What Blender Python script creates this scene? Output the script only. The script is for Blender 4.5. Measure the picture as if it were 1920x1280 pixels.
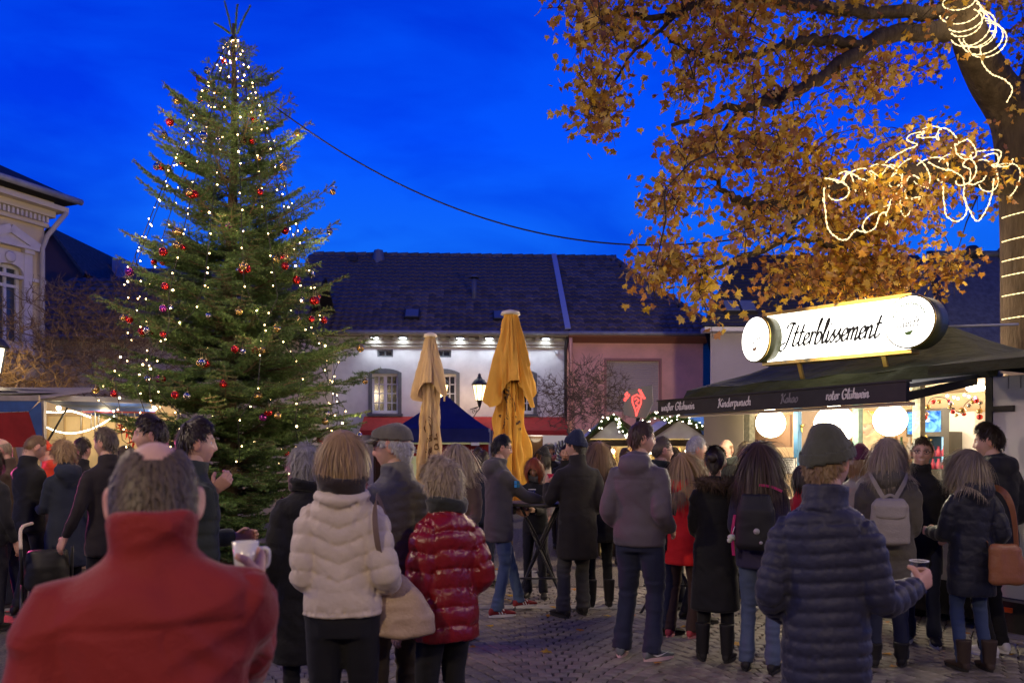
import bpy, bmesh, math, random
import numpy as np
from mathutils import Vector, Matrix, Euler
R = math.radians; PI = math.pi
rng = random.Random(7); npr = np.random.RandomState(11)
for o in list(bpy.data.objects): bpy.data.objects.remove(o)
sc = bpy.context.scene
COL = sc.collection

# ------------------------------------------------------------------ camera
F, HZ, CAMH = 1500.0, 845.0, 1.65            # focal length in photo pixels, horizon row, eye height
cam = bpy.data.cameras.new('camera'); camo = bpy.data.objects.new('camera', cam); COL.objects.link(camo)
camo.location = (0, 0, CAMH); camo.rotation_euler = (R(90), 0, 0)
cam.sensor_width = 36; cam.lens = F / 1920 * 36; cam.shift_y = (HZ - 640) / 1920
cam.clip_start = 0.05; cam.clip_end = 600
cam.dof.use_dof = True; cam.dof.focus_distance = 8.0; cam.dof.aperture_fstop = 3.2
sc.camera = camo
sc.render.engine = 'CYCLES'
sc.cycles.use_denoising = True
sc.cycles.max_bounces = 6; sc.cycles.diffuse_bounces = 3; sc.cycles.glossy_bounces = 3
sc.cycles.transmission_bounces = 5; sc.cycles.transparent_max_bounces = 8
sc.cycles.sample_clamp_indirect = 3.0; sc.cycles.sample_clamp_direct = 12.0
sc.cycles.caustics_reflective = False; sc.cycles.caustics_refractive = False
sc.cycles.use_light_tree = True
sc.view_settings.view_transform = 'Standard'; sc.view_settings.look = 'None'
sc.view_settings.exposure = 0.0; sc.view_settings.gamma = 1.0; sc.view_settings.use_curve_mapping = False
sc.render.image_settings.color_mode = 'RGB'

# ------------------------------------------------------------------ dusk sky
W = bpy.data.worlds.new('World'); sc.world = W; W.use_nodes = True
def build_world():
    nt = W.node_tree; N = nt.nodes; L = nt.links
    bg = N['Background']; tc = N.new('ShaderNodeTexCoord'); sp = N.new('ShaderNodeSeparateXYZ')
    L.new(tc.outputs['Generated'], sp.inputs[0])
    rp = N.new('ShaderNodeValToRGB'); L.new(sp.outputs['Z'], rp.inputs[0])
    e = rp.color_ramp.elements
    e[0].position = 0.0; e[0].color = (0.012, 0.15, 0.80, 1)
    e[1].position = 1.0; e[1].color = (0.0, 0.012, 0.20, 1)
    for p, c in ((0.20, (0.004, 0.115, 0.90, 1)), (0.36, (0.0006, 0.066, 1.0, 1)), (0.52, (0.0, 0.045, 0.80, 1)), (0.75, (0.0, 0.020, 0.38, 1))):
        k = e.new(p); k.color = c
    mp = N.new('ShaderNodeMapping'); mp.inputs['Scale'].default_value = (1.3, 1.3, 4.2)
    mp.inputs['Rotation'].default_value = (0.12, 0.1, 0.4)
    L.new(tc.outputs['Generated'], mp.inputs[0])
    nz = N.new('ShaderNodeTexNoise'); nz.inputs['Scale'].default_value = 2.5; nz.inputs['Detail'].default_value = 6
    nz.inputs['Roughness'].default_value = 0.5; nz.inputs['Distortion'].default_value = 0.4
    L.new(mp.outputs[0], nz.inputs['Vector'])
    mr = N.new('ShaderNodeMapRange'); mr.inputs[1].default_value = 0.38; mr.inputs[2].default_value = 0.66
    mr.inputs[3].default_value = 0.0; mr.inputs[4].default_value = 1.0; L.new(nz.outputs['Fac'], mr.inputs[0])
    mx = N.new('ShaderNodeMix'); mx.data_type = 'RGBA'; mx.blend_type = 'MULTIPLY'; mx.inputs[0].default_value = 1.0
    cr = N.new('ShaderNodeMix'); cr.data_type = 'RGBA'
    cr.inputs[6].default_value = (1.6, 1.34, 1.02, 1); cr.inputs[7].default_value = (0.25, 0.60, 0.82, 1)
    L.new(mr.outputs[0], cr.inputs[0]); L.new(rp.outputs[0], mx.inputs[6]); L.new(cr.outputs[2], mx.inputs[7])
    L.new(mx.outputs[2], bg.inputs[0]); bg.inputs[1].default_value = 1.0
build_world()

def P(px, py, d): return Vector(((px - 960) / F * d, d, CAMH + (HZ - py) / F * d))
def PX(px, d): return (px - 960) / F * d
def PZ(py, d): return CAMH + (HZ - py) / F * d

# ------------------------------------------------------------------ object helpers
def tag(o, label=None, cat=None, group=None, kind=None):
    if label: o['label'] = label
    if cat: o['category'] = cat
    if group: o['group'] = group
    if kind: o['kind'] = kind
    return o
def thing(name, label, cat, loc=(0, 0, 0), rz=0.0, group=None):
    o = bpy.data.objects.new(name, None); o.empty_display_size = 0.2; COL.objects.link(o)
    o.location = loc; o.rotation_euler = (0, 0, rz)
    return tag(o, label, cat, group)
def link(name, me, parent=None, loc=(0, 0, 0), rot=(0, 0, 0), scale=(1, 1, 1)):
    o = bpy.data.objects.new(name, me); COL.objects.link(o)
    o.location = loc; o.rotation_euler = rot; o.scale = scale
    if parent is not None: o.parent = parent
    return o
def arr_mesh(name, V, Fc, mats=(), midx=None, smooth=True, col=None):
    """mesh from numpy vertices and an (n,k) face array"""
    V = np.asarray(V, dtype=np.float32); Fc = np.asarray(Fc, dtype=np.int32)
    me = bpy.data.meshes.new(name); n, k = Fc.shape
    me.vertices.add(len(V)); me.vertices.foreach_set('co', V.ravel())
    me.loops.add(n * k); me.loops.foreach_set('vertex_index', Fc.ravel())
    me.polygons.add(n); me.polygons.foreach_set('loop_start', np.arange(0, n * k, k, dtype=np.int32))
    me.polygons.foreach_set('loop_total', np.full(n, k, dtype=np.int32))
    if smooth: me.polygons.foreach_set('use_smooth', np.ones(n, dtype=bool))
    for m in (mats if isinstance(mats, (list, tuple)) else [mats]): me.materials.append(m)
    if midx is not None: me.polygons.foreach_set('material_index', np.asarray(midx, dtype=np.int32))
    if col is not None:
        a = me.color_attributes.new('Col', 'FLOAT_COLOR', 'POINT')
        c = np.ones((len(V), 4), dtype=np.float32); c[:, :3] = col; a.data.foreach_set('color', c.ravel())
    me.update(calc_edges=True); me.validate(); return me
class MB:
    """collects boxes, tubes, prisms; builds one mesh object"""
    def __init__(s): s.v = []; s.f = []; s.m = []; s.s = []
    def add(s, V, Fc, m=0, smooth=False):
        b = len(s.v); s.v += [tuple(p) for p in V]
        for f in Fc: s.f.append(tuple(i + b for i in f)); s.m.append(m); s.s.append(smooth)
        return s
    def box(s, x0, x1, y0, y1, z0, z1, m=0):
        V = [(x0, y0, z0), (x1, y0, z0), (x1, y1, z0), (x0, y1, z0), (x0, y0, z1), (x1, y0, z1), (x1, y1, z1), (x0, y1, z1)]
        return s.add(V, [(3, 2, 1, 0), (4, 5, 6, 7), (0, 1, 5, 4), (1, 2, 6, 5), (2, 3, 7, 6), (3, 0, 4, 7)], m)
    def cbox(s, c, sz, m=0, rot=None):
        x, y, z = [a / 2 for a in sz]
        V = [Vector(p) for p in ((-x, -y, -z), (x, -y, -z), (x, y, -z), (-x, y, -z), (-x, -y, z), (x, -y, z), (x, y, z), (-x, y, z))]
        if rot is not None: V = [rot @ p for p in V]
        V = [p + Vector(c) for p in V]
        return s.add(V, [(3, 2, 1, 0), (4, 5, 6, 7), (0, 1, 5, 4), (1, 2, 6, 5), (2, 3, 7, 6), (3, 0, 4, 7)], m)
    def beam(s, a, b, w, h, m=0, up=(0, 0, 1)):
        a, b = Vector(a), Vector(b); d = (b - a).normalized(); u = Vector(up)
        sx = d.cross(u)
        if sx.length < 1e-4: sx = Vector((1, 0, 0))
        sx.normalize(); uz = sx.cross(d).normalized()
        V = []
        for p in (a, b):
            for i, j in ((-1, -1), (1, -1), (1, 1), (-1, 1)): V.append(p + sx * (i * w / 2) + uz * (j * h / 2))
        return s.add(V, [(0, 1, 2, 3), (7, 6, 5, 4), (0, 4, 5, 1), (1, 5, 6, 2), (2, 6, 7, 3), (3, 7, 4, 0)], m)
    def tube(s, pts, r, n=8, m=0, cap=True):
        pts = [Vector(p) for p in pts]; rr = r if isinstance(r, (list, tuple)) else [r] * len(pts)
        V = []; Fc = []; ref = None
        for i, p in enumerate(pts):
            d = (pts[min(i + 1, len(pts) - 1)] - pts[max(i - 1, 0)])
            if d.length < 1e-9: d = Vector((0, 0, 1))
            d.normalize()
            if ref is None:
                ref = Vector((0, 0, 1)) if abs(d.z) < .9 else Vector((1, 0, 0))
            x = ref - d * ref.dot(d)
            if x.length < 1e-6: x = Vector((1, 0, 0)) - d * d.x
            x.normalize(); y = d.cross(x); ref = x
            for k in range(n):
                a = 2 * PI * k / n; V.append(p + x * (rr[i] * math.cos(a)) + y * (rr[i] * math.sin(a)))
        for i in range(len(pts) - 1):
            for k in range(n): Fc.append((i * n + k, i * n + (k + 1) % n, (i + 1) * n + (k + 1) % n, (i + 1) * n + k))
        if cap: Fc.append(tuple(range(n - 1, -1, -1))); Fc.append(tuple((len(pts) - 1) * n + k for k in range(n)))
        return s.add(V, Fc, m, True)
    def lathe(s, prof, c=(0, 0, 0), n=16, m=0, cap=True):
        V = []; Fc = []; c = Vector(c)
        for r_, z in prof:
            for k in range(n):
                a = 2 * PI * k / n; V.append(c + Vector((r_ * math.cos(a), r_ * math.sin(a), z)))
        for i in range(len(prof) - 1):
            for k in range(n): Fc.append((i * n + k, i * n + (k + 1) % n, (i + 1) * n + (k + 1) % n, (i + 1) * n + k))
        if cap: Fc.append(tuple(range(n - 1, -1, -1))); Fc.append(tuple((len(prof) - 1) * n + k for k in range(n)))
        return s.add(V, Fc, m, True)
    def sphere(s, c, r, n=12, m=0, sc=(1, 1, 1)):
        h = n // 2
        prof = [(max(1e-4, math.sin(PI * i / h)) * r, -math.cos(PI * i / h) * r) for i in range(h + 1)]
        b = len(s.v); s.lathe(prof, (0, 0, 0), n, m)
        for i in range(b, len(s.v)):
            p = s.v[i]; s.v[i] = (c[0] + p[0] * sc[0], c[1] + p[1] * sc[1], c[2] + p[2] * sc[2])
        return s
    def prism(s, poly, y0, y1, m=0):
        """poly in x,z extruded along y"""
        n = len(poly); V = [(x, y0, z) for x, z in poly] + [(x, y1, z) for x, z in poly]
        Fc = [tuple(range(n)), tuple(range(2 * n - 1, n - 1, -1))] + [((i + 1) % n, i, n + i, n + (i + 1) % n) for i in range(n)]
        return s.add(V, Fc, m)
    def mesh(s, name, mats):
        me = bpy.data.meshes.new(name); me.from_pydata(s.v, [], s.f)
        for m in (mats if isinstance(mats, (list, tuple)) else [mats]): me.materials.append(m)
        me.polygons.foreach_set('material_index', s.m); me.polygons.foreach_set('use_smooth', s.s)
        bm = bmesh.new(); bm.from_mesh(me); bmesh.ops.recalc_face_normals(bm, faces=bm.faces); bm.to_mesh(me); bm.free()
        return me
    def build(s, name, mats, parent=None, loc=(0, 0, 0), rot=(0, 0, 0)):
        return link(name, s.mesh(name, mats), parent, loc, rot)
def part(o, label): o['label'] = label; return o

# ------------------------------------------------------------------ materials
MATS = {}
def mat(name, color, rough=0.7, spec=0.3, metal=0.0, var=0.0, vscale=6.0, bump=0.0, bscale=40.0, bdist=0.01, stretch=(1, 1, 1),
        color2=None, attr=False, sheen=0.0, coat=0.0, trans=0.0, coords='Object', detail=4.0, rnd=0.0, sub=0.0):
    if name in MATS: return MATS[name]
    m = bpy.data.materials.new(name); m.use_nodes = True; nt = m.node_tree; N = nt.nodes; L = nt.links
    b = N['Principled BSDF']
    c4 = (*color, 1); b.inputs['Base Color'].default_value = c4
    b.inputs['Roughness'].default_value = rough; b.inputs['Specular IOR Level'].default_value = spec
    b.inputs['Metallic'].default_value = metal
    if sheen: b.inputs['Sheen Weight'].default_value = sheen; b.inputs['Sheen Roughness'].default_value = 0.4
    if coat: b.inputs['Coat Weight'].default_value = coat; b.inputs['Coat Roughness'].default_value = 0.15
    if trans: b.inputs['Transmission Weight'].default_value = trans
    if sub: b.inputs['Subsurface Weight'].default_value = sub; b.inputs['Subsurface Radius'].default_value = (0.012, 0.004, 0.002)
    tc = N.new('ShaderNodeTexCoord'); mp = N.new('ShaderNodeMapping'); mp.inputs['Scale'].default_value = stretch
    L.new(tc.outputs[coords], mp.inputs[0])
    src = None
    if attr:
        a = N.new('ShaderNodeVertexColor'); a.layer_name = 'Col'
        mm = N.new('ShaderNodeMix'); mm.data_type = 'RGBA'; mm.blend_type = 'MULTIPLY'; mm.inputs[0].default_value = 1
        mm.inputs[6].default_value = c4; L.new(a.outputs[0], mm.inputs[7]); src = mm.outputs[2]
    if var or color2:
        nz = N.new('ShaderNodeTexNoise'); nz.inputs['Scale'].default_value = vscale; nz.inputs['Detail'].default_value = detail
        nz.inputs['Roughness'].default_value = 0.62
        L.new(mp.outputs[0], nz.inputs['Vector'])
        mr = N.new('ShaderNodeMapRange'); mr.inputs[1].default_value = 0.3; mr.inputs[2].default_value = 0.7
        L.new(nz.outputs['Fac'], mr.inputs[0])
        mx = N.new('ShaderNodeMix'); mx.data_type = 'RGBA'; L.new(mr.outputs[0], mx.inputs[0])
        lo = tuple(x * (1 - var) for x in color); hi = tuple(min(1, x * (1 + var)) for x in (color2 or color))
        if src is not None:
            mx.inputs[6].default_value = (1 - var,) * 3 + (1,); mx.inputs[7].default_value = (1 + var,) * 3 + (1,)
            m2 = N.new('ShaderNodeMix'); m2.data_type = 'RGBA'; m2.blend_type = 'MULTIPLY'; m2.inputs[0].default_value = 1
            L.new(src, m2.inputs[6]); L.new(mx.outputs[2], m2.inputs[7]); src = m2.outputs[2]
        else:
            mx.inputs[6].default_value = (*lo, 1); mx.inputs[7].default_value = (*hi, 1); src = mx.outputs[2]
    if rnd:
        oi = N.new('ShaderNodeObjectInfo'); mr2 = N.new('ShaderNodeMapRange')
        mr2.inputs[3].default_value = 1 - rnd; mr2.inputs[4].default_value = 1 + rnd; L.new(oi.outputs['Random'], mr2.inputs[0])
        m3 = N.new('ShaderNodeMix'); m3.data_type = 'RGBA'; m3.blend_type = 'MULTIPLY'; m3.inputs[0].default_value = 1
        if src is not None: L.new(src, m3.inputs[6])
        else: m3.inputs[6].default_value = c4
        L.new(mr2.outputs[0], m3.inputs[7]); src = m3.outputs[2]
    if src is not None: L.new(src, b.inputs['Base Color'])
    if bump:
        n2 = N.new('ShaderNodeTexNoise'); n2.inputs['Scale'].default_value = bscale; n2.inputs['Detail'].default_value = 5
        L.new(mp.outputs[0], n2.inputs['Vector'])
        bp = N.new('ShaderNodeBump'); bp.inputs['Strength'].default_value = bump; bp.inputs['Distance'].default_value = bdist
        L.new(n2.outputs['Fac'], bp.inputs['Height']); L.new(bp.outputs[0], b.inputs['Normal'])
    MATS[name] = m; return m
def emat(name, color, strength, sample='AUTO', two=None):
    if name in MATS: return MATS[name]
    m = bpy.data.materials.new(name); m.use_nodes = True; N = m.node_tree.nodes; L = m.node_tree.links
    N.remove(N['Principled BSDF']); e = N.new('ShaderNodeEmission')
    e.inputs[0].default_value = (*color, 1); e.inputs[1].default_value = strength
    L.new(e.outputs[0], N['Material Output'].inputs[0]); m.cycles.emission_sampling = sample
    MATS[name] = m; return m
def lampglass(name, color, strength, clear=0.6):
    if name in MATS: return MATS[name]
    m = bpy.data.materials.new(name); m.use_nodes = True; N = m.node_tree.nodes; L = m.node_tree.links; N.remove(N['Principled BSDF'])
    e = N.new('ShaderNodeEmission'); e.inputs[0].default_value = (*color, 1); e.inputs[1].default_value = strength / (1 - clear)
    t = N.new('ShaderNodeBsdfTransparent'); mx = N.new('ShaderNodeMixShader'); mx.inputs[0].default_value = 1 - clear
    L.new(t.outputs[0], mx.inputs[1]); L.new(e.outputs[0], mx.inputs[2]); L.new(mx.outputs[0], N['Material Output'].inputs[0]); m.cycles.emission_sampling = 'NONE'
    MATS[name] = m; return m
def glassmat(name, color=(1, 1, 1), rough=0.02):
    if name in MATS: return MATS[name]
    m = bpy.data.materials.new(name); m.use_nodes = True; N = m.node_tree.nodes; L = m.node_tree.links
    b = N['Principled BSDF']; N.remove(b)
    t = N.new('ShaderNodeBsdfTransparent'); t.inputs[0].default_value = (*color, 1)
    g = N.new('ShaderNodeBsdfGlossy'); g.inputs['Roughness'].default_value = rough
    mx = N.new('ShaderNodeMixShader'); mx.inputs[0].default_value = 0.09; L.new(t.outputs[0], mx.inputs[1]); L.new(g.outputs[0], mx.inputs[2])
    L.new(mx.outputs[0], N['Material Output'].inputs[0]); MATS[name] = m; return m
def lamp(name, loc, color, power, radius=0.05, kind='POINT', parent=None, rot=None, spot=None, blend=0.4):
    d = bpy.data.lights.new(name, kind); d.color = color; d.energy = power; d.shadow_soft_size = radius
    if kind == 'SPOT': d.spot_size = spot or R(90); d.spot_blend = blend
    o = bpy.data.objects.new(name, d); COL.objects.link(o); o.location = loc
    if rot: o.rotation_euler = rot
    if parent is not None: o.parent = parent
    return o
WARM = (1.0, 0.66, 0.34); WARMW = (1.0, 0.80, 0.56); COOL = (0.80, 0.90, 1.0)

# ------------------------------------------------------------------ numpy helpers
def _hash(ix, iy, iz, seed):
    n = (ix * 374761393 + iy * 668265263 + iz * 2147483647 + seed * 144665) & 0x7fffffff
    n = (n ^ (n >> 13)) * 1274126177 & 0x7fffffff
    n = n ^ (n >> 16)
    return (n & 0xffff) / 65535.0
def vnoise(Pn, seed=0):
    Pn = np.asarray(Pn, dtype=np.float64); i = np.floor(Pn).astype(np.int64); f = Pn - i; f = f * f * (3 - 2 * f)
    x, y, z = i[:, 0], i[:, 1], i[:, 2]; fx, fy, fz = f[:, 0], f[:, 1], f[:, 2]
    def h(a, b, c): return _hash(x + a, y + b, z + c, seed)
    x00 = h(0, 0, 0) * (1 - fx) + h(1, 0, 0) * fx; x10 = h(0, 1, 0) * (1 - fx) + h(1, 1, 0) * fx
    x01 = h(0, 0, 1) * (1 - fx) + h(1, 0, 1) * fx; x11 = h(0, 1, 1) * (1 - fx) + h(1, 1, 1) * fx
    return ((x00 * (1 - fy) + x10 * fy) * (1 - fz) + (x01 * (1 - fy) + x11 * fy) * fz) * 2 - 1
def smooth01(x): x = np.clip(x, 0, 1); return x * x * (3 - 2 * x)
def remesh(V, Fl, voxel, smooth_it=2):
    """closed shapes -> one continuous surface (vertices, quads)"""
    me = bpy.data.meshes.new('tmp'); me.from_pydata([tuple(p) for p in V], [], Fl)
    o = bpy.data.objects.new('tmp', me); COL.objects.link(o)
    m = o.modifiers.new('r', 'REMESH'); m.mode = 'VOXEL'; m.voxel_size = voxel
    if smooth_it:
        s = o.modifiers.new('s', 'SMOOTH'); s.factor = 0.5; s.iterations = smooth_it
    dg = bpy.context.evaluated_depsgraph_get(); ev = o.evaluated_get(dg); em = ev.to_mesh()
    n = len(em.vertices); co = np.empty(n * 3, dtype=np.float32); em.vertices.foreach_get('co', co)
    nf = len(em.polygons); li = np.empty(len(em.loops), dtype=np.int32); em.loops.foreach_get('vertex_index', li)
    no = np.empty(n * 3, dtype=np.float32); em.vertices.foreach_get('normal', no)
    Fq = li.reshape(nf, 4) if len(li) == nf * 4 else None
    ev.to_mesh_clear(); bpy.data.objects.remove(o); bpy.data.meshes.remove(me)
    return co.reshape(-1, 3).astype(np.float64), Fq, no.reshape(-1, 3).astype(np.float64)
def catmull(pts, n=8):
    p = [np.array(q, dtype=float) for q in pts]; p = [2 * p[0] - p[1]] + p + [2 * p[-1] - p[-2]]; out = []
    for i in range(1, len(p) - 2):
        for k in range(n):
            t = k / n; a, b, c, d = p[i - 1], p[i], p[i + 1], p[i + 2]
            out.append(0.5 * ((2 * b) + (-a + c) * t + (2 * a - 5 * b + 4 * c - d) * t * t + (-a + 3 * b - 3 * c + d) * t ** 3))
    out.append(p[-2]); return [Vector(q) for q in out]
# ================================================================== THE SETTING
M_ground = mat('ground_joint', (0.065, 0.058, 0.052), 0.95, 0.15, var=0.45, vscale=1.2, bump=0.6, bscale=60)
M_cob = mat('cobble_stone', (0.185, 0.16, 0.13), 0.6, 0.4, var=0.35, vscale=9, bump=0.5, bscale=70, bdist=0.006, rnd=0.32, color2=(0.145, 0.13, 0.115))
def far_paving():
    m = bpy.data.materials.new('paving_far'); m.use_nodes = True; N = m.node_tree.nodes; L = m.node_tree.links; b = N['Principled BSDF']
    tc = N.new('ShaderNodeTexCoord'); mp = N.new('ShaderNodeMapping'); mp.inputs['Scale'].default_value = (9, 9, 9); L.new(tc.outputs['Object'], mp.inputs[0])
    vo = N.new('ShaderNodeTexVoronoi'); vo.feature = 'DISTANCE_TO_EDGE'; vo.inputs['Randomness'].default_value = 0.55; L.new(mp.outputs[0], vo.inputs['Vector'])
    vc = N.new('ShaderNodeTexVoronoi'); vc.inputs['Randomness'].default_value = 0.55; L.new(mp.outputs[0], vc.inputs['Vector'])
    r1 = N.new('ShaderNodeMapRange'); r1.inputs[1].default_value = 0.02; r1.inputs[2].default_value = 0.13; L.new(vo.outputs[0], r1.inputs[0])
    cr = N.new('ShaderNodeValToRGB'); cr.color_ramp.elements[0].color = (0.13, 0.115, 0.10, 1); cr.color_ramp.elements[1].color = (0.25, 0.215, 0.185, 1); L.new(vc.outputs['Color'], cr.inputs[0])
    mx = N.new('ShaderNodeMix'); mx.data_type = 'RGBA'; mx.inputs[6].default_value = (0.08, 0.074, 0.068, 1); L.new(r1.outputs[0], mx.inputs[0]); L.new(cr.outputs[0], mx.inputs[7])
    L.new(mx.outputs[2], b.inputs['Base Color']); b.inputs['Roughness'].default_value = 0.68; b.inputs['Specular IOR Level'].default_value = 0.35
    bp = N.new('ShaderNodeBump'); bp.inputs['Strength'].default_value = 0.8; bp.inputs['Distance'].default_value = 0.02; L.new(r1.outputs[0], bp.inputs['Height']); L.new(bp.outputs[0], b.inputs['Normal'])
    return m
M_far = far_paving()
def ground():
    g = MB(); g.add([(-150, -60, 0), (150, -60, 0), (150, 260, 0), (-150, 260, 0)], [(0, 1, 2, 3)])
    G = g.build('ground', [M_far]); tag(G, kind='structure')
    # bedding under the laid stones
    b = MB(); b.add([(-2.9, 4.6, 0.004), (6.4, 4.6, 0.004), (6.4, 9.75, 0.004), (-2.9, 9.75, 0.004)], [(0, 1, 2, 3)])
    b.build('stone_bedding', [M_ground], G)
    # stones laid in segmental arches
    def stone(seed):
        r = random.Random(seed); w, d, h = 0.0505 + r.uniform(-.005, .003), 0.0505 + r.uniform(-.004, .003), 0.013
        m = MB(); c = []
        for k, (sx, sy) in enumerate(((-1, -1), (1, -1), (1, 1), (-1, 1))):
            c.append((sx * w + r.uniform(-.005, .005), sy * d + r.uniform(-.005, .005)))
        V = [(x, y, 0.0) for x, y in c] + [(x, y, h * .55) for x, y in c] + [(x * .84, y * .84, h + r.uniform(-.002, .002)) for x, y in c]
        m.add(V, [(0, 1, 5, 4), (1, 2, 6, 5), (2, 3, 7, 6), (3, 0, 4, 7)], 0)
        m.add(V, [(4, 5, 9, 8), (5, 6, 10, 9), (6, 7, 11, 10), (7, 4, 8, 11), (8, 9, 10, 11)], 0, True)
        return m.mesh('cobble', [M_cob])
    meshes = [stone(i) for i in range(8)]
    rad, bw = 1.13, 1.6; pos = []
    for bi in range(-2, 5):
        xc = bi * bw + 0.3
        for j in range(-12, 60):
            yj = 4.2 + j * 0.107
            for k in range(16):
                a = (k + .5 + (0.5 if j % 2 else 0)) / 16 * (PI / 2) - PI / 4
                if a > PI / 4: continue
                x, y = xc + rad * math.sin(a), yj + rad * (math.cos(a) - .85)
                if not (4.75 < y < 9.6 and abs(x) < .64 * y + .25 and x > -2.6): continue
                if abs(y - 8.38) < .12: continue
                pos.append((x + rng.uniform(-.004, .004), y + rng.uniform(-.004, .004), -a + rng.uniform(-.06, .06)))
    inview = [p for p in pos if p[1] > 5.62 and p[0] > -1.6]
    inview.sort(key=lambda p: p[1]); near = set(inview[:290])
    V = []; Fq = []; me0 = []
    for m in meshes: me0.append(([tuple(v.co) for v in m.vertices], [tuple(p.vertices) for p in m.polygons]))
    sm = MB()
    for i, p in enumerate(pos):
        k = i % 8; z = 0.004 + rng.uniform(-.003, .002)
        if p in near:
            link('cobble', meshes[k], G, (p[0], p[1], z), (0, 0, p[2]))
        else:
            ca, sa = math.cos(p[2]), math.sin(p[2])
            sm.add([(p[0] + ca * v[0] - sa * v[1], p[1] + sa * v[0] + ca * v[1], z + v[2]) for v in me0[k][0]], me0[k][1], 0, False)
    o = sm.build('cobbles', [M_cob], G); o['kind'] = 'stuff'
    # pale drainage kerb stones set into the paving
    st = MB(); x = -2.8
    ms = mat('pale_kerb', (0.27, 0.26, 0.245), 0.7, 0.3, var=0.25, vscale=7, bump=0.4, rnd=.12)
    while x < 6.3:
        w = rng.uniform(.45, .6)
        m = MB(); m.cbox((0, 0, .011), (w - .012, .2, .022)); m.build('kerb_slab', [ms], G, (x + w / 2, 8.38, 0), (0, 0, rng.uniform(-.01, .01))); x += w
    return G
ground()

class Fac:
    """a facade line through (lx,ly) at angle a: turns photo measurements into lengths along it and heights"""
    def __init__(s, lx, ly, a): s.lx, s.ly, s.a = lx, ly, a; s.c, s.s = math.cos(a), math.sin(a)
    def x(s, px): u = (px - 960) / F; return (u * s.ly - s.lx) / (s.c - u * s.s)
    def d(s, px): return s.ly + s.x(px) * s.s
    def z(s, px, py): return PZ(py, s.d(px))
def wall_holes(mb, x0, x1, z0, z1, holes, y=0.0, th=0.25, m=0, rev=0):
    """wall in the xz plane facing -y with rectangular openings and reveals"""
    xs = sorted({x0, x1} | {h[0] for h in holes} | {h[1] for h in holes}); zs = sorted({z0, z1} | {h[2] for h in holes} | {h[3] for h in holes})
    for i in range(len(xs) - 1):
        for j in range(len(zs) - 1):
            cx, cz = (xs[i] + xs[i + 1]) / 2, (zs[j] + zs[j + 1]) / 2
            if any(h[0] < cx < h[1] and h[2] < cz < h[3] for h in holes): continue
            mb.add([(xs[i], y, zs[j]), (xs[i + 1], y, zs[j]), (xs[i + 1], y, zs[j + 1]), (xs[i], y, zs[j + 1])], [(0, 1, 2, 3)], m)
    for a, b, c, d in holes:
        t = y + th
        mb.add([(a, y, c), (a, t, c), (a, t, d), (a, y, d)], [(0, 1, 2, 3)], rev); mb.add([(b, y, c), (b, t, c), (b, t, d), (b, y, d)], [(3, 2, 1, 0)], rev)
        mb.add([(a, y, c), (b, y, c), (b, t, c), (a, t, c)], [(0, 1, 2, 3)], rev); mb.add([(a, y, d), (b, y, d), (b, t, d), (a, t, d)], [(3, 2, 1, 0)], rev)
        mb.add([(a, t, c), (b, t, c), (b, t, d), (a, t, d)], [(0, 1, 2, 3)], rev)
M_pane = mat('window_pane', (0.012, 0.014, 0.02), 0.08, 0.6, coat=0.3)
M_frame = mat('window_frame_white', (0.62, 0.62, 0.64), 0.5, 0.3)
M_dark = mat('dark_metal', (0.022, 0.022, 0.024), 0.45, 0.5)
def window(parent, x0, x1, z0, z1, cols, rows, y=0.0, fm=None, mid=True, pane=None, bar=.028, rec=.12):
    fm = fm or M_frame; pane = pane or M_pane
    f = MB(); yo, yi = y + rec - .03, y + rec + .03; b = .05
    f.box(x0 + .002, x0 + b, yo, yi, z0 + .002, z1 - .002); f.box(x1 - b, x1 - .002, yo, yi, z0 + .002, z1 - .002)
    f.box(x0 + b, x1 - b, yo, yi, z0 + .002, z0 + b); f.box(x0 + b, x1 - b, yo, yi, z1 - b, z1 - .002)
    for k in range(1, cols):
        w = .05 if (mid and k * 2 == cols) else bar / 2; xx = x0 + (x1 - x0) * k / cols; f.box(xx - w, xx + w, yo + .004, yi - .004, z0 + b, z1 - b)
    fr = f.build('window', [fm], parent)
    for k in range(1, rows):
        zz = z0 + (z1 - z0) * k / rows
        MB().box(x0 + b, x1 - b, yo + .01, yi - .012, zz - bar / 2, zz + bar / 2).build('glazing_bar', [fm], fr)
    for i in range(cols):
        for j in range(rows):
            a, c = x0 + (x1 - x0) * i / cols, z0 + (z1 - z0) * j / rows
            MB().box(a + .02, a + (x1 - x0) / cols - .02, y + rec + .002, y + rec + .01, c + .012, c + (z1 - z0) / rows - .012).build('pane', [pane], fr)
    return fr
_tile = {}
def tile_mesh(w, h, m):
    k = (round(w, 3), round(h, 3), m.name)
    if k in _tile: return _tile[k]
    t = MB(); n = 5; V = []
    for j, (yy, zz) in enumerate(((-.02, .055), (h * 1.06, .010))):
        for i in range(n):
            x = -w / 2 + w * i / (n - 1); V.append((x, yy, zz + .022 * math.cos(2 * PI * i / (n - 1)) * (-1)))
    Fc = [(i, i + 1, n + i + 1, n + i) for i in range(n - 1)]
    V += [(V[i][0], -.02, -.01) for i in range(n)]
    Fc += [(2 * n + i, 2 * n + i + 1, i + 1, i) for i in range(n - 1)]
    t.add(V, Fc, 0, False); _tile[k] = t.mesh('roof_tile', [m]); return _tile[k]
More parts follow.
